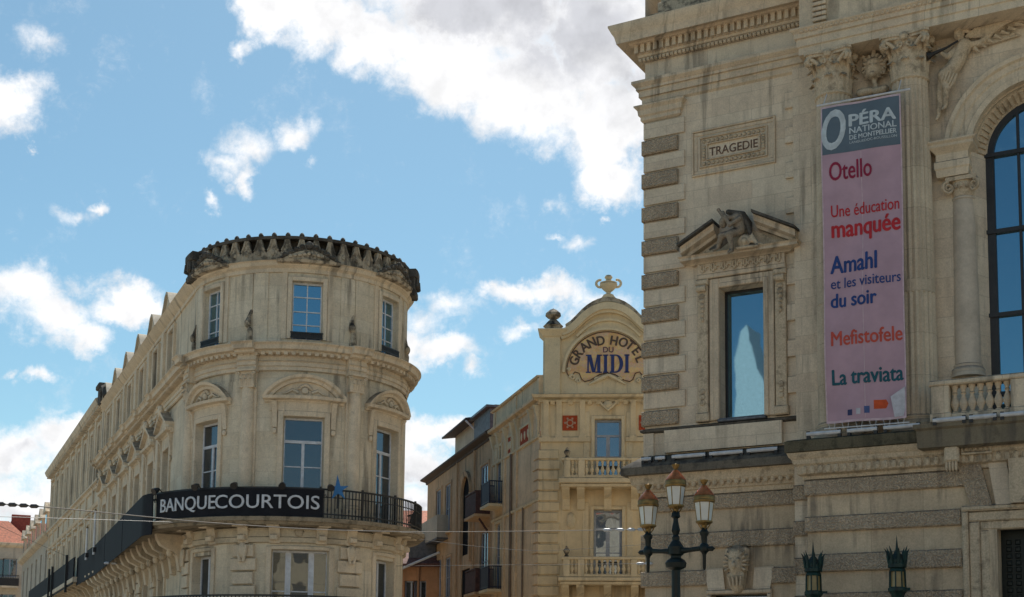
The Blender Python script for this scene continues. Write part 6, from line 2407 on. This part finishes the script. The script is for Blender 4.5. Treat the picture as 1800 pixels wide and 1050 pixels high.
for k in range(2 * NBF):
    u = LF * (k + .5) / (2 * NBF)
    sl.ext([(0, z_bal - 1.0), (.15, z_bal - .9), (.4, z_bal - .5), (1.0, z_bal - .26), (0, z_bal - .26)], u - .12, u + .12)
bl = fp('balcony', sl, 'bank_trim')
rg = MB().box(0, LF, 1.0, 1.05, z_balr - .05, z_balr)
u = 0
while u < LF:
    rg.box(u - .012, u + .012, 1.01, 1.035, z_bal, z_balr)
    u += .12
fp('railing', rg, 'iron', bl)
cv2 = thing('balcony_canvas', 'black canvas on the balcony of the apartment building, farther away than the bank one', 'canvas', WG.world(FE, 0, 0), WG.rot)
MB().box(0, LF, 1.06, 1.08, z_bal - .35, z_balr - .02).build('canvas', M['canvas'], cv2)
for u in (LF * .55, LF * .62, LF * .9):
    MB().box(u - .04, u + .04, 1.081, 1.2, z_bal - .6, z_balr + .3).build('support_post', M['iron'], cv2)

# flagpoles on the balcony
for (px, ya, yb, lab) in ((168, 898, 957, 'tall bare white flagpole on the black balcony of the left hand row'), (153.5, 929, 968, 'short bare white flagpole behind the taller one on the left balcony')):
    o = 1.15
    u, zt_ = WG.at(px, ya, o)
    zb_ = z_balr - .6
    fpo = thing('flagpole', lab, 'flagpole', WG.world(u, o, zb_), WG.rot, 'flagpoles on the balcony')
    MB().tube([(0, 0, 0), (0, 0, zt_ - zb_)], [.05, .04], 8).build('pole', M['whitepaint'], fpo)
    MB().lathe([(.001, zt_ - zb_ - .04), (.06, zt_ - zb_ + .02), (.001, zt_ - zb_ + .09)], 0, 0, 8).build('finial', M['brass'], fpo)
    MB().box(-.05, .05, -.1, .04, .1, .3).build('bracket', M['iron'], fpo)

# ------------------------------------------------------------------ third building of the row, with lit dormers
GE = WG.u(38, 1020)
gz0 = WG.z(66, 960)
LG = FE - .05 - GE
gb = thing('dormer_house', 'low grey stone house with a row of small pale dormers at the far left', 'house', WG.world(GE, 0, 0), WG.rot)
gho = []
for k in range(6):
    u = LG * (k + .5) / 6
    for (a, b) in ((gz0 - 3.2, gz0 - .9), (gz0 - 7, gz0 - 4.4)):
        gho.append((u - .5, u + .5, a, b))
m = MB().wall(0, LG, 0, gz0, gho, 0, .3)
m.add([(0, 0, 0), (0, -10, 0), (0, -10, gz0), (0, 0, gz0)], [(0, 1, 2, 3)])
m.build('wall', M['grey_render'], gb)
for h in gho:
    f = sash(gb, 1.0, h[3] - h[2], gl='glass_dark')
    f.location = ((h[0] + h[1]) / 2, .2, h[2])
MB().ext([(-.2, gz0 - .3), (.05, gz0 - .28), (.35, gz0 - .1), (.4, gz0 + .1), (-.2, gz0 + .2)], -.3, LG).build('cornice', M['bank_trim'], gb)
MB().ext([(.1, gz0 + .1), (-2.2, gz0 + 2.6), (-8, gz0 + 3.0), (-8, gz0)], 0, LG).build('roof', M['tile'], gb)
for k in range(6):
    u = LG * (k + .5) / 6
    d = MB().box(u - .7, u + .7, -2.0, .1, gz0 + .1, gz0 + 1.5)
    d.prism([(u - .9, gz0 + 1.5), (u + .9, gz0 + 1.5), (u, gz0 + 2.2)], -2.2, .25)
    do = d.build('dormer', M['bank_trim'], gb)
    MB().box(u - .4, u + .4, .1, .12, gz0 + .3, gz0 + 1.4).build('pane', M['glass_dark'], do)
ch = MB().cbox(LG * .55, LG * .62, -3.6, -2.4, gz0 + 2.2, gz0 + 4.2, .04).box(LG * .545, LG * .625, -3.7, -2.3, gz0 + 4.1, gz0 + 4.35)
ch.build('chimney', M['grey_render'], gb)

# ------------------------------------------------------------------ corner house with red roof at the far left edge
_p = at_depth(54, 1000, 112.0)
KF = Fac((_p.x, _p.y), (math.cos(R_(22)), math.sin(R_(22))))
kz = KF.z(25, 957)
ku = KF.u(-90, 1000)
kh = thing('red_roof_house', 'pale corner house with steep red tiled roof and brick chimney at the left edge', 'house', KF.world(0, 0, 0), KF.rot)
kho = []
for px in (17, -6, -30):
    u = KF.u(px, 1000)
    for (ya, yb) in ((982, 1014), (1045, 1075)):
        kho.append((u - .55, u + .55, KF.z(px, yb), KF.z(px, ya)))
m = MB().wall(ku, 0, 0, kz, kho, 0, .3)
m.add([(0, 0, 0), (0, -9, 0), (0, -9, kz), (0, 0, kz)], [(0, 1, 2, 3)])
m.build('wall', M['grey_render'], kh)
for h in kho:
    f = sash(kh, h[1] - h[0], h[3] - h[2], gl='glass_dark', mat='greyblue')
    f.location = ((h[0] + h[1]) / 2, .2, h[2])
MB().sweep([(-.2, kz - .3), (.05, kz - .28), (.3, kz - .1), (.35, kz + .08), (-.2, kz + .15)], [(ku, 0), (0, 0), (0, -9)]).build('cornice', M['bank_trim'], kh)
krz = KF.z(52, 912)
m = MB().add([(ku, .2, kz), (.2, .2, kz), (.2, -8, kz), (ku, -8, kz), (ku, -2.6, krz), (-1.8, -2.6, krz), (-1.8, -5, krz), (ku, -5, krz)], [(0, 1, 5, 4), (1, 2, 6, 5), (4, 5, 6, 7), (2, 3, 7, 6)])
m.build('roof', M['tile'], kh)
u = KF.u(22, 940)
MB().cbox(u - 2.4, u - .3, -2.4, -.9, kz + .1, KF.z(10, 940, -1), .05).build('slate_dormer', M['slate'], kh)
u = KF.u(37, 920, -3)
MB().cbox(u - .75, u + .75, -4, -3, krz - 1.2, KF.z(37, 905, -3), .05).build('chimney', plain('chimney_brick', (0.30, 0.07, 0.05), .9, 0, .3), kh)
u = KF.u(28, 915, -4)
MB().cbox(u - .4, u + .5, -5, -4, krz - 1.2, krz + .2, .05).build('chimney', M['grey_render'], kh)
q = MB()
a, b = KF.u(-40, 1020), KF.u(32, 1020)
z1, z0 = KF.z(16, 1011, .8), KF.z(16, 1030, .8)
q.box(a, b, 0, .9, z0 - .15, z0)
bl = q.build('balcony', M['bank_trim'], kh)
q = MB().box(a, b, .8, .84, z1 - .05, z1)
u = a
while u < b:
    q.box(u, u + .03, .81, .83, z0, z1)
    u += .13
q.box(a, b, .815, .82, z0, z1 - .25)
q.build('railing', M['iron'], bl)

# ------------------------------------------------------------------ houses seen in the gap right of the bank
_p = at_depth(700, 1000, 74.0)
GF = Fac((_p.x, _p.y), (math.cos(R_(-8)), math.sin(R_(-8))))
gz2 = GF.z(730, 992)
g0, g1 = 0, GF.u(775, 1000)
gh = thing('orange_house', 'small orange house with dark sloping roof in the gap right of the bank', 'house', GF.world(0, 0, 0), GF.rot)
hw_ = [(GF.u(722, 1030) - .35, GF.u(722, 1030) + .35, gz2 - 3.2, gz2 - .9), (GF.u(738, 1030) - .35, GF.u(738, 1030) + .35, gz2 - 3.2, gz2 - .9)]
MB().wall(g0, g1, 0, gz2, hw_, 0, .3).build('wall', M['orange_render'], gh)
for h in hw_:
    f = sash(gh, .7, 2.3, gl='glass_dark', mat='greyblue')
    f.location = ((h[0] + h[1]) / 2, .2, h[2])
zr_ = GF.z(745, 948, -2)
a, b = GF.u(712, 990), g1
MB().ext([(.35, -.15), (.35, 0), (-3, zr_ - gz2), (-6, zr_ - gz2), (-6, -.15)], g0, b).moved(dz=gz2).build('roof', plain('old_dark_tiles', (0.13, 0.06, 0.05), .9, 0, .5), gh)
MB().tube([(g0, .42, gz2 - .4), (b, .42, gz2 + .6)], .07, 8).build('gutter', M['steel'], gh)
u = GF.u(741, 955, -1)
MB().box(u - .6, u + .9, -2.5, -.5, gz2 + .4, GF.z(741, 945, -1)).build('dormer', M['slate'], gh)
MB().tube([(GF.u(736, 1030), .08, 0), (GF.u(736, 1030), .08, gz2)], .06, 8).build('drainpipe', M['orange_render'], gh)
_p = at_depth(700, 1000, 92.0)
G2 = Fac((_p.x, _p.y), (1, 0))
tz2 = G2.z(745, 945)
th = thing('tiled_house', 'distant house of which only a pale wall and pink tiled roof show above', 'house', G2.world(0, 0, 0), 0)
MB().box(0, G2.u(790, 950), -8, 0, 0, tz2).build('wall', M['grey_render'], th)
MB().ext([(.3, tz2 - .1), (-4, G2.z(745, 898, -4)), (-8, tz2 - .1)], -.3, G2.u(790, 950)).build('roof', M['tile'], th)

# ------------------------------------------------------------------ opera banner
BO_ = AV + .40
_c4 = {(0, 0): A(1443, 190, BO_), (1, 0): A(1583, 165, BO_), (0, 1): A(1452, 745, BO_), (1, 1): A(1594, 735, BO_)}


def BN(s, t):
    return tuple((_c4[(0, 0)][j] * (1 - s) + _c4[(1, 0)][j] * s) * (1 - t) + (_c4[(0, 1)][j] * (1 - s) + _c4[(1, 1)][j] * s) * t for j in (0, 1))


bu0_, bz0_ = BN(.5, 1)
wpb = OP.world(bu0_, BO_, bz0_)
ban = thing('opera_banner', 'tall pink opera banner with grey head hung between the two giant columns', 'banner', wpb, OP.rot)


def wob(s, t):
    return .05 * math.sin(3.2 * t * PI + s * 2.0) * (.3 + t * (1 - t) * 2.5) + .03 * math.sin(s * PI * 3 + 4 * t) * (.4 + t) + .012 * math.sin(17 * t + 9 * s)


def bpart(name, mb, mat, parent=None, **k):
    return mb.moved(du=-bu0_, dz=-bz0_).build(name, M[mat] if isinstance(mat, str) else mat, parent or ban, **k)


def cloth(s0, s1, t0, t1, o, ns=10, nt=40, th=.006):
    m = MB()
    v, f = [], []
    for side in (0, 1):
        for j in range(nt + 1):
            for i in range(ns + 1):
                s, t = s0 + (s1 - s0) * i / ns, t0 + (t1 - t0) * j / nt
                u, z = BN(s, t)
                v.append((u, wob(s, t) + o - side * th, z))
    k = (ns + 1) * (nt + 1)
    for j in range(nt):
        for i in range(ns):
            a = j * (ns + 1) + i
            f.append((a, a + 1, a + ns + 2, a + ns + 1))
            f.append((k + a, k + a + ns + 1, k + a + ns + 2, k + a + 1))
    return m.add(v, f)


cl_ = bpart('cloth', cloth(0, 1, 0, 1, 0), plain('pink_banner_cloth', (0.45, 0.30, 0.365), .85, 0, .12, 1.2))
bpart('head_panel', cloth(.012, .985, .004, .157, .004, 10, 10, .002), plain('grey_banner_print', (0.105, 0.145, 0.185), .85, 0, .1, 2), cl_)
em = MB()
for (a, b, c, d) in ((0, .016, 0, 1), (.984, 1, 0, 1)):
    em.merge(cloth(a, b, c, d, .006, 1, 40, .003))
em.merge(cloth(0, 1, .993, 1, .006, 10, 1, .003)).merge(cloth(0, 1, 0, .006, .007, 10, 1, .003)).merge(cloth(.495, .503, .16, .99, .003, 1, 30, .001))
bpart('hem', em, plain('banner_hem', (0.55, 0.42, 0.47), .85), cl_)


def btext(name, txt, s0, s1, t0, t1, mat, bold=.01, shear=0.0, ratio=1.0):
    """lettering printed on the banner: s across, t down; t0..t1 is the height of the capitals"""
    g_ = lettering(txt, 1.0, 1.0, bold * 1.6, shear=shear)
    x1 = max(p[0] for p in g_.v)
    m = MB()

    def fn(u, o, z):
        s = s0 + (s1 - s0) * u / x1
        t = t1 - (t1 - t0) * z
        q = BN(s, t)
        return (q[0], wob(s, t) + .0075 + .004 * o, q[1])
    m.merge(g_, fn)
    return bpart(name, m, mat, cl_, smooth=False)


pr = lambda n, c: plain('print_' + n, c, .8)
PW = pr('white', (0.50, 0.56, 0.60))
btext('head_lettering', 'O', .02, .315, .012, .140, PW, .02, shear=.22)
btext('head_lettering', 'PÉRA', .36, .945, .037, .076, PW, .02)
btext('head_lettering', 'NATIONAL', .36, .945, .080, .100, PW, .01)
btext('head_lettering', 'DE MONTPELLIER', .36, .945, .1045, .1195, PW, .015)
btext('head_lettering', 'LANGUEDOC-ROUSSILLON', .36, .945, .1245, .1325, PW, .0)
CR, RD, BL_, OR_, TE = pr('crimson', (0.26, 0.012, 0.05)), pr('red', (0.46, 0.02, 0.03)), pr('blue', (0.015, 0.05, 0.20)), pr('orange_red', (0.50, 0.075, 0.05)), pr('teal', (0.008, 0.085, 0.12))
btext('title', 'Otello', .10, .63, .181, .241, CR, .010)
btext('title', 'Une éducation', .11, .955, .318, .357, RD, .006)
btext('title', 'manquée', .115, .968, .364, .421, RD, .020)
btext('title', 'Amahl', .09, .68, .477, .534, BL_, .018)
btext('title', 'et les visiteurs', .09, .962, .549, .583, BL_, .006)
btext('title', 'du soir', .09, .67, .597, .643, BL_, .018)
btext('title', 'Mefistofele', .09, .968, .716, .762, OR_, .012)
btext('title', 'La traviata', .09, .968, .834, .883, TE, .018)
for (a, b, c, d, col) in ((.275, .335, .962, .980, (0.03, 0.04, 0.12)), (.385, .44, .960, .978, (0.45, 0.45, 0.5)), (.485, .55, .955, .976, (0.06, 0.10, 0.25)), (.60, .775, .938, .965, (0.55, 0.08, 0.02))):
    lo_ = bpart('logo', cloth(a, b, c, d, .004, 2, 2, .002), pr('logo', col), cl_)
m = MB()
q = [BN(.81, .932), BN(.985, .905), BN(.985, .992), BN(.855, .995)]
m.prism([(a, b) for a, b in q], .008, .012)
bpart('logo_tag', m, pr('pale_tag', (0.50, 0.50, 0.55)), cl_)
btext('logo_tag_print', 'm', .88, .94, .945, .960, OR_, .01)
ua, za_ = A(1436, 191, BO_)
ub, zb_ = A(1600, 161, BO_)
q = MB().tube([(ua, 0, za_ + .06), (ub, 0, zb_ + .06)], .03, 8)
for s in (.03, .97):
    u, z = BN(s, 0)
    q.tube([(u, 0, z + .05), (u, -.35, z + .5)], .012, 5)
bpart('rod', q, 'steel')
ua, za_ = A(1446, 750, BO_)
ub, zb_ = A(1600, 739, BO_)
q = MB()
for k in range(12):
    s = .03 + .94 * k / 11
    u, z = BN(s, 1)
    q.tube([(u, 0, z), (u + .04 * (-1) ** k, -.04, z - .17)], .007, 4)
u, z = BN(0, 1)
u2, z2_ = BN(1, 1)
q.tube([(u - .05, -.03, z - .12), (u2 + .05, -.03, z2_ - .10)], .016, 6)
bpart('lashing', q, 'steel')

# ------------------------------------------------------------------ three-lantern street lamp
LD = 26.0
_p = at_depth(1188, 960, LD)
zL = lambda py, d=LD, px=1188: at_depth(px, py, d).z
lamp = thing('street_lamp', 'tall black iron street lamp with three white glass lanterns under copper caps', 'street lamp', (_p.x, _p.y, 0), R_(-34))
kpx = LD / F_PX
m = MB().lathe([(.30, 0), (.30, .3), (.24, .36), (.22, .9), (.26, .95), (.15, 1.05), (.10, 1.2), (.085, zL(1050)), (.083, zL(1003)), (.12, zL(1001)), (.19, zL(998)), (.205, zL(990)), (.17, zL(985)), (.10, zL(981)),
                (.10, zL(978)), (.15, zL(975)), (.155, zL(962)), (.12, zL(957)), (.07, zL(950)), (.075, zL(945)), (.05, zL(941)), (.085, zL(933)), (.05, zL(918)), (.045, zL(912)), (.09, zL(909)), (.075, zL(902)), (.055, zL(899))], 0, 0, 18)
m.build('post', M['green_iron'], lamp)


def lantern(cx, zb, parent, k=1.0):
    """tapering glazed lantern; zb is the underside of its base ring"""
    h = .36 * k
    r1, r0 = .182 * k, .135 * k
    N = 6
    base = MB().lathe([(.05, zb - .10), (.06, zb - .05), (.15, zb - .01), (.16, zb), (.16, zb + .03), (.13, zb + .035)], cx, 0, 12)
    for i in range(4):
        a = PI / 4 + PI / 2 * i
        base.tube([(cx + math.cos(a) * .04, math.sin(a) * .04, zb - .14), (cx + math.cos(a) * .10, math.sin(a) * .10, zb - .06), (cx + math.cos(a) * .13, math.sin(a) * .13, zb)], .012, 5)
    lt = base.build('lantern', M['brass'], parent)
    MB().lathe([(r0, zb + .03), (r1, zb + .03 + h)], cx, 0, N).build('glass', M['milk'], lt, smooth=False)
    fr = MB()
    for i in range(N):
        a = 2 * PI * i / N
        fr.tube([(cx + math.sin(a) * r0, math.cos(a) * r0, zb + .03), (cx + math.sin(a) * r1, math.cos(a) * r1, zb + .03 + h)], .010, 5)
    fr.build('frame', M['brass'], lt)
    zc = zb + .03 + h
    MB().lathe([(r1 * .98, zc - .01), (r1 * 1.12, zc), (r1 * 1.16, zc + .03), (r1 * 1.10, zc + .05), (r1 * 1.12, zc + .10), (r1 * 1.04, zc + .13), (.02, zc + .14)], cx, 0, 16).build('collar', M['brass'], lt)
    MB().lathe([(r1 * 1.10, zc + .125), (r1 * 1.06, zc + .14), (r1 * .80, zc + .21), (r1 * .50, zc + .27), (r1 * .28, zc + .32), (.02, zc + .325)], cx, 0, 16).build('cap', M['copper'], lt)
    MB().lathe([(.05, zc + .315), (.035, zc + .34), (.05, zc + .36), (.075, zc + .41), (.08, zc + .43), (.03, zc + .43), (.001, zc + .45)], cx, 0, 10).build('finial', M['brass'], lt)
    return lt


lantern(0, zL(891), lamp)
ARM = .60
zarm = (zL(968))
for sg in (-1, 1):
    m = MB().tube([(sg * .10, 0, zarm - .01), (sg * ARM * .5, 0, zarm), (sg * ARM, 0, zarm + .02)], [.07, .045, .05], 10)
    m.lathe([(.015, zarm - .40), (.03, zarm - .37), (.035, zarm - .12), (.05, zarm - .08), (.09, zarm - .04), (.10, zarm + .02), (.09, zarm + .07), (.055, zarm + .11), (.06, zarm + .24), (.085, zarm + .28), (.09, zarm + .32), (.06, zarm + .36), (.05, zarm + .40)], sg * ARM, 0, 14)
    m.lathe([(.001, -.1), (.05, -.04), (.05, .04), (.001, .1)], 0, 0, 8)
    k = len(m.v) - 8 * 4
    m.v[k:] = [(sg * (ARM + .13) + p[2], p[1], zarm + p[0]) for p in m.v[k:]]
    ar = m.build('arm', M['green_iron'], lamp)
    lantern(sg * ARM, zarm + .50, lamp)

# ------------------------------------------------------------------ pair of crowned wall lanterns
for (px, ptop, lab) in ((1429, 949, 'green iron crowned wall lantern below the left edge of the opera banner'), (1576, 940, 'green iron crowned wall lantern nearer the dark opera door')):
    o = AV + .75
    u, zt_ = A(px, ptop, o)
    wl_ = thing('wall_lantern', lab, 'lantern', OP.world(u, o, zt_), OP.rot, 'crowned lanterns on the opera front')
    q = MB().lathe([(.07, -.42), (.09, -.46), (.06, -.50), (.05, -.55), (.16, -.56), (.2, -.6), (.2, -.68), (.22, -.70), (.22, -.78), (.17, -.80), (.20, -.86), (.19, -.88)], 0, 0, 8)
    q.lathe([(.001, -.44), (.1, -.46), (.15, -.56), (.001, -.57)], 0, 0, 8)
    q.lathe([(.045, -.45), (.03, -.3), (.012, -.12), (.001, 0)], 0, 0, 8)
    for k in range(8):
        a = 2 * PI * (k + .5) / 8
        q.tube([(math.sin(a) * .19, math.cos(a) * .19, -.70), (math.sin(a) * .21, math.cos(a) * .21, -.55), (math.sin(a) * .23, math.cos(a) * .23, -.42), (math.sin(a) * .29, math.cos(a) * .29, -.28 if k % 2 else -.33)], [.03, .035, .026, .004], 5)
    q.build('crown', M['verdigris'], wl_)
    MB().lathe([(.15, -.88), (.165, -1.25)], 0, 0, 8).build('glass', plain('amber_lantern_glass', (0.30, 0.23, 0.10), .3) if 'amber_lantern_glass' not in bpy.data.materials else bpy.data.materials['amber_lantern_glass'], wl_, smooth=False)
    q = MB()
    for k in range(8):
        a = 2 * PI * k / 8
        q.tube([(math.sin(a) * .18, math.cos(a) * .18, -.86), (math.sin(a) * .19, math.cos(a) * .19, -1.27)], .016, 5)
    q.lathe([(.2, -1.24), (.23, -1.26), (.23, -1.33), (.17, -1.4), (.1, -1.6), (.05, -1.75), (.03, -1.9), (.001, -1.95)], 0, 0, 8)
    q.tube([(0, -.75, -1.5), (0, -.4, -1.75), (0, -.05, -1.6)], .035, 6)
    q.box(-.12, .12, -.76, -.70, -1.9, -1.2)
    q.build('frame', M['verdigris'], wl_)

# ------------------------------------------------------------------ overhead cables
def cable(name, label, pts, r, mat, depths, extra=()):
    P3 = []
    n = len(pts)
    for k, (px, py) in enumerate(pts):
        P3.append(at_depth(px, py, depths[0] + (depths[1] - depths[0]) * (px - pts[0][0]) / (pts[-1][0] - pts[0][0])))
    # smooth through the points
    Q = []
    for k in range(n - 1):
        p0, p1, p2, p3 = P3[max(k - 1, 0)], P3[k], P3[k + 1], P3[min(k + 2, n - 1)]
        for j in range(10):
            t = j / 10
            Q.append(0.5 * ((2 * p1) + (p2 - p0) * t + (2 * p0 - 5 * p1 + 4 * p2 - p3) * t * t + (3 * p1 - p0 - 3 * p2 + p3) * t ** 3))
    Q.append(P3[-1])
    c = thing(name, label, 'cable', P3[-1], 0, 'overhead cables across the square')
    off = P3[-1]
    m = MB().tube([((p - off).x, -(p - off).y, (p - off).z) for p in Q], [r * (1.0 - .45 * k / len(Q)) for k in range(len(Q))], 6)
    m.build('wire', M[mat], c)
    for (fa, fb, rr, mt) in extra:
        ia, ib = int(fa * (len(Q) - 1)), int(fb * (len(Q) - 1))
        pts_ = [Q[i] - off for i in range(ia, ib + 1)]
        m = MB()
        for i, p in enumerate(pts_):
            m.merge(MB().lathe([(.001, -.1), (rr, -.05), (rr, .05), (.001, .1)], 0, 0, 8), lambda x, o, z: (p.x + z * 1.3, -p.y + o, p.z + x))
        m.build('insulator', M[mt], c)
    return c


cable('overhead_cable', 'thick pale cable sagging right across in front of the bank sign', [(-120, 880), (60, 890), (230, 906), (370, 919), (560, 931), (740, 935), (920, 934), (1140, 931)], .014, 'cable', (30, 36.5), ((.06, .15, .05, 'cable_dark'), (.955, .995, .045, 'steel')))
cable('overhead_cable', 'thin brown cable just below the thick pale cable at the left', [(-120, 905), (120, 912), (300, 918), (420, 923), (620, 931), (745, 938)], .007, 'cable_dark', (30, 40))
cable('overhead_cable', 'level grey cable crossing low in front of the bank windows and hotel', [(188, 990), (420, 996), (700, 995), (920, 993), (1140, 991)], .009, 'cable', (52, 36.8), ((.0, .05, .05, 'steel'), (.985, 1, .04, 'steel')))
cable('overhead_cable', 'thin dark cable sloping down to the far apartments at the left edge', [(-60, 896), (0, 925), (60, 953), (122, 980)], .010, 'cable_dark', (40, 58))
cable('overhead_cable', 'faint dark cable between the bank balcony and the hotel balconies', [(735, 948), (850, 962), (960, 968), (1140, 957)], .007, 'cable_dark', (44, 36.6))

# ------------------------------------------------------------------ the sunlit far side of the square, behind the viewer (seen in window reflections)
def plain_block(name, label, loc, rot, wd, ht, dp, mat, floors, bays_):
    b = thing(name, label, 'building', loc, rot)
    fh = ht / floors
    hs_ = [(wd * (k + .3) / bays_, wd * (k + .7) / bays_, f * fh + .9, f * fh + fh - .7) for k in range(bays_) for f in range(floors)]
    MB().wall(0, wd, 0, ht, hs_, 0, .3).box(0, wd, -dp, -.32, 0, ht - .02).build('wall', M[mat], b)
    MB().ext([(0, ht - .4), (.3, ht - .2), (.35, ht), (-.3, ht + .2)], -.1, wd + .1).build('cornice', M['bank_trim'], b)
    MB().ext([(-.2, ht + .05), (-dp / 2, ht + 2.2), (-dp, ht + .05)], 0, wd).build('roof', M['tile'], b)
    m = MB()
    for h in hs_:
        m.box(h[0], h[1], -.28, -.25, h[2], h[3])
    m.build('window_panes', M['glass_dark'], b)
    return b


plain_block('opposite_building', 'long cream stone building across the square, seen only as reflections in windows', (8, -34, 0), PI, 62, 21.0, 12, 'bank', 5, 18)
plain_block('opposite_building', 'ochre building across the square behind the viewer, seen only as reflections', (46, -30, 0), PI, 36, 15.5, 12, 'hotel', 4, 10)

# pale stair tower behind the viewer that the left opera window mirrors
_P = Vector(A(1308, 640, -.36) + (0,))
_wp = OP.world(_P[0], -.36, _P[1])
_dd = (_wp - EYE).normalized()
_rr = _dd - OP.n * 2 * _dd.dot(OP.n)
_k = 70.0
_q = _wp + _rr * _k
_top = (_wp + (lambda d: d - OP.n * 2 * d.dot(OP.n))((OP.world(A(1308, 545, -.36)[0], -.36, A(1308, 545, -.36)[1]) - EYE).normalized()) * _k).z
tw = thing('stair_tower', 'pale slender tower behind the viewer, seen only mirrored in the left opera window', 'tower', (_q.x, _q.y, 0), OP.rot + PI)
MB().prism([(-1.9, 0), (1.3, 0), (.75, _top - 2), (.30, _top), (-.15, _top + .5), (-1.0, _top - 3.0), (-1.9, _top - 5.0)], -3, 0).build('shaft', plain('pale_concrete', (.72, .72, .70), .7), tw)
MB().box(-1.2, 1.4, .01, .06, _top - 8.4, _top - 8.2).build('rail', M['iron'], tw)
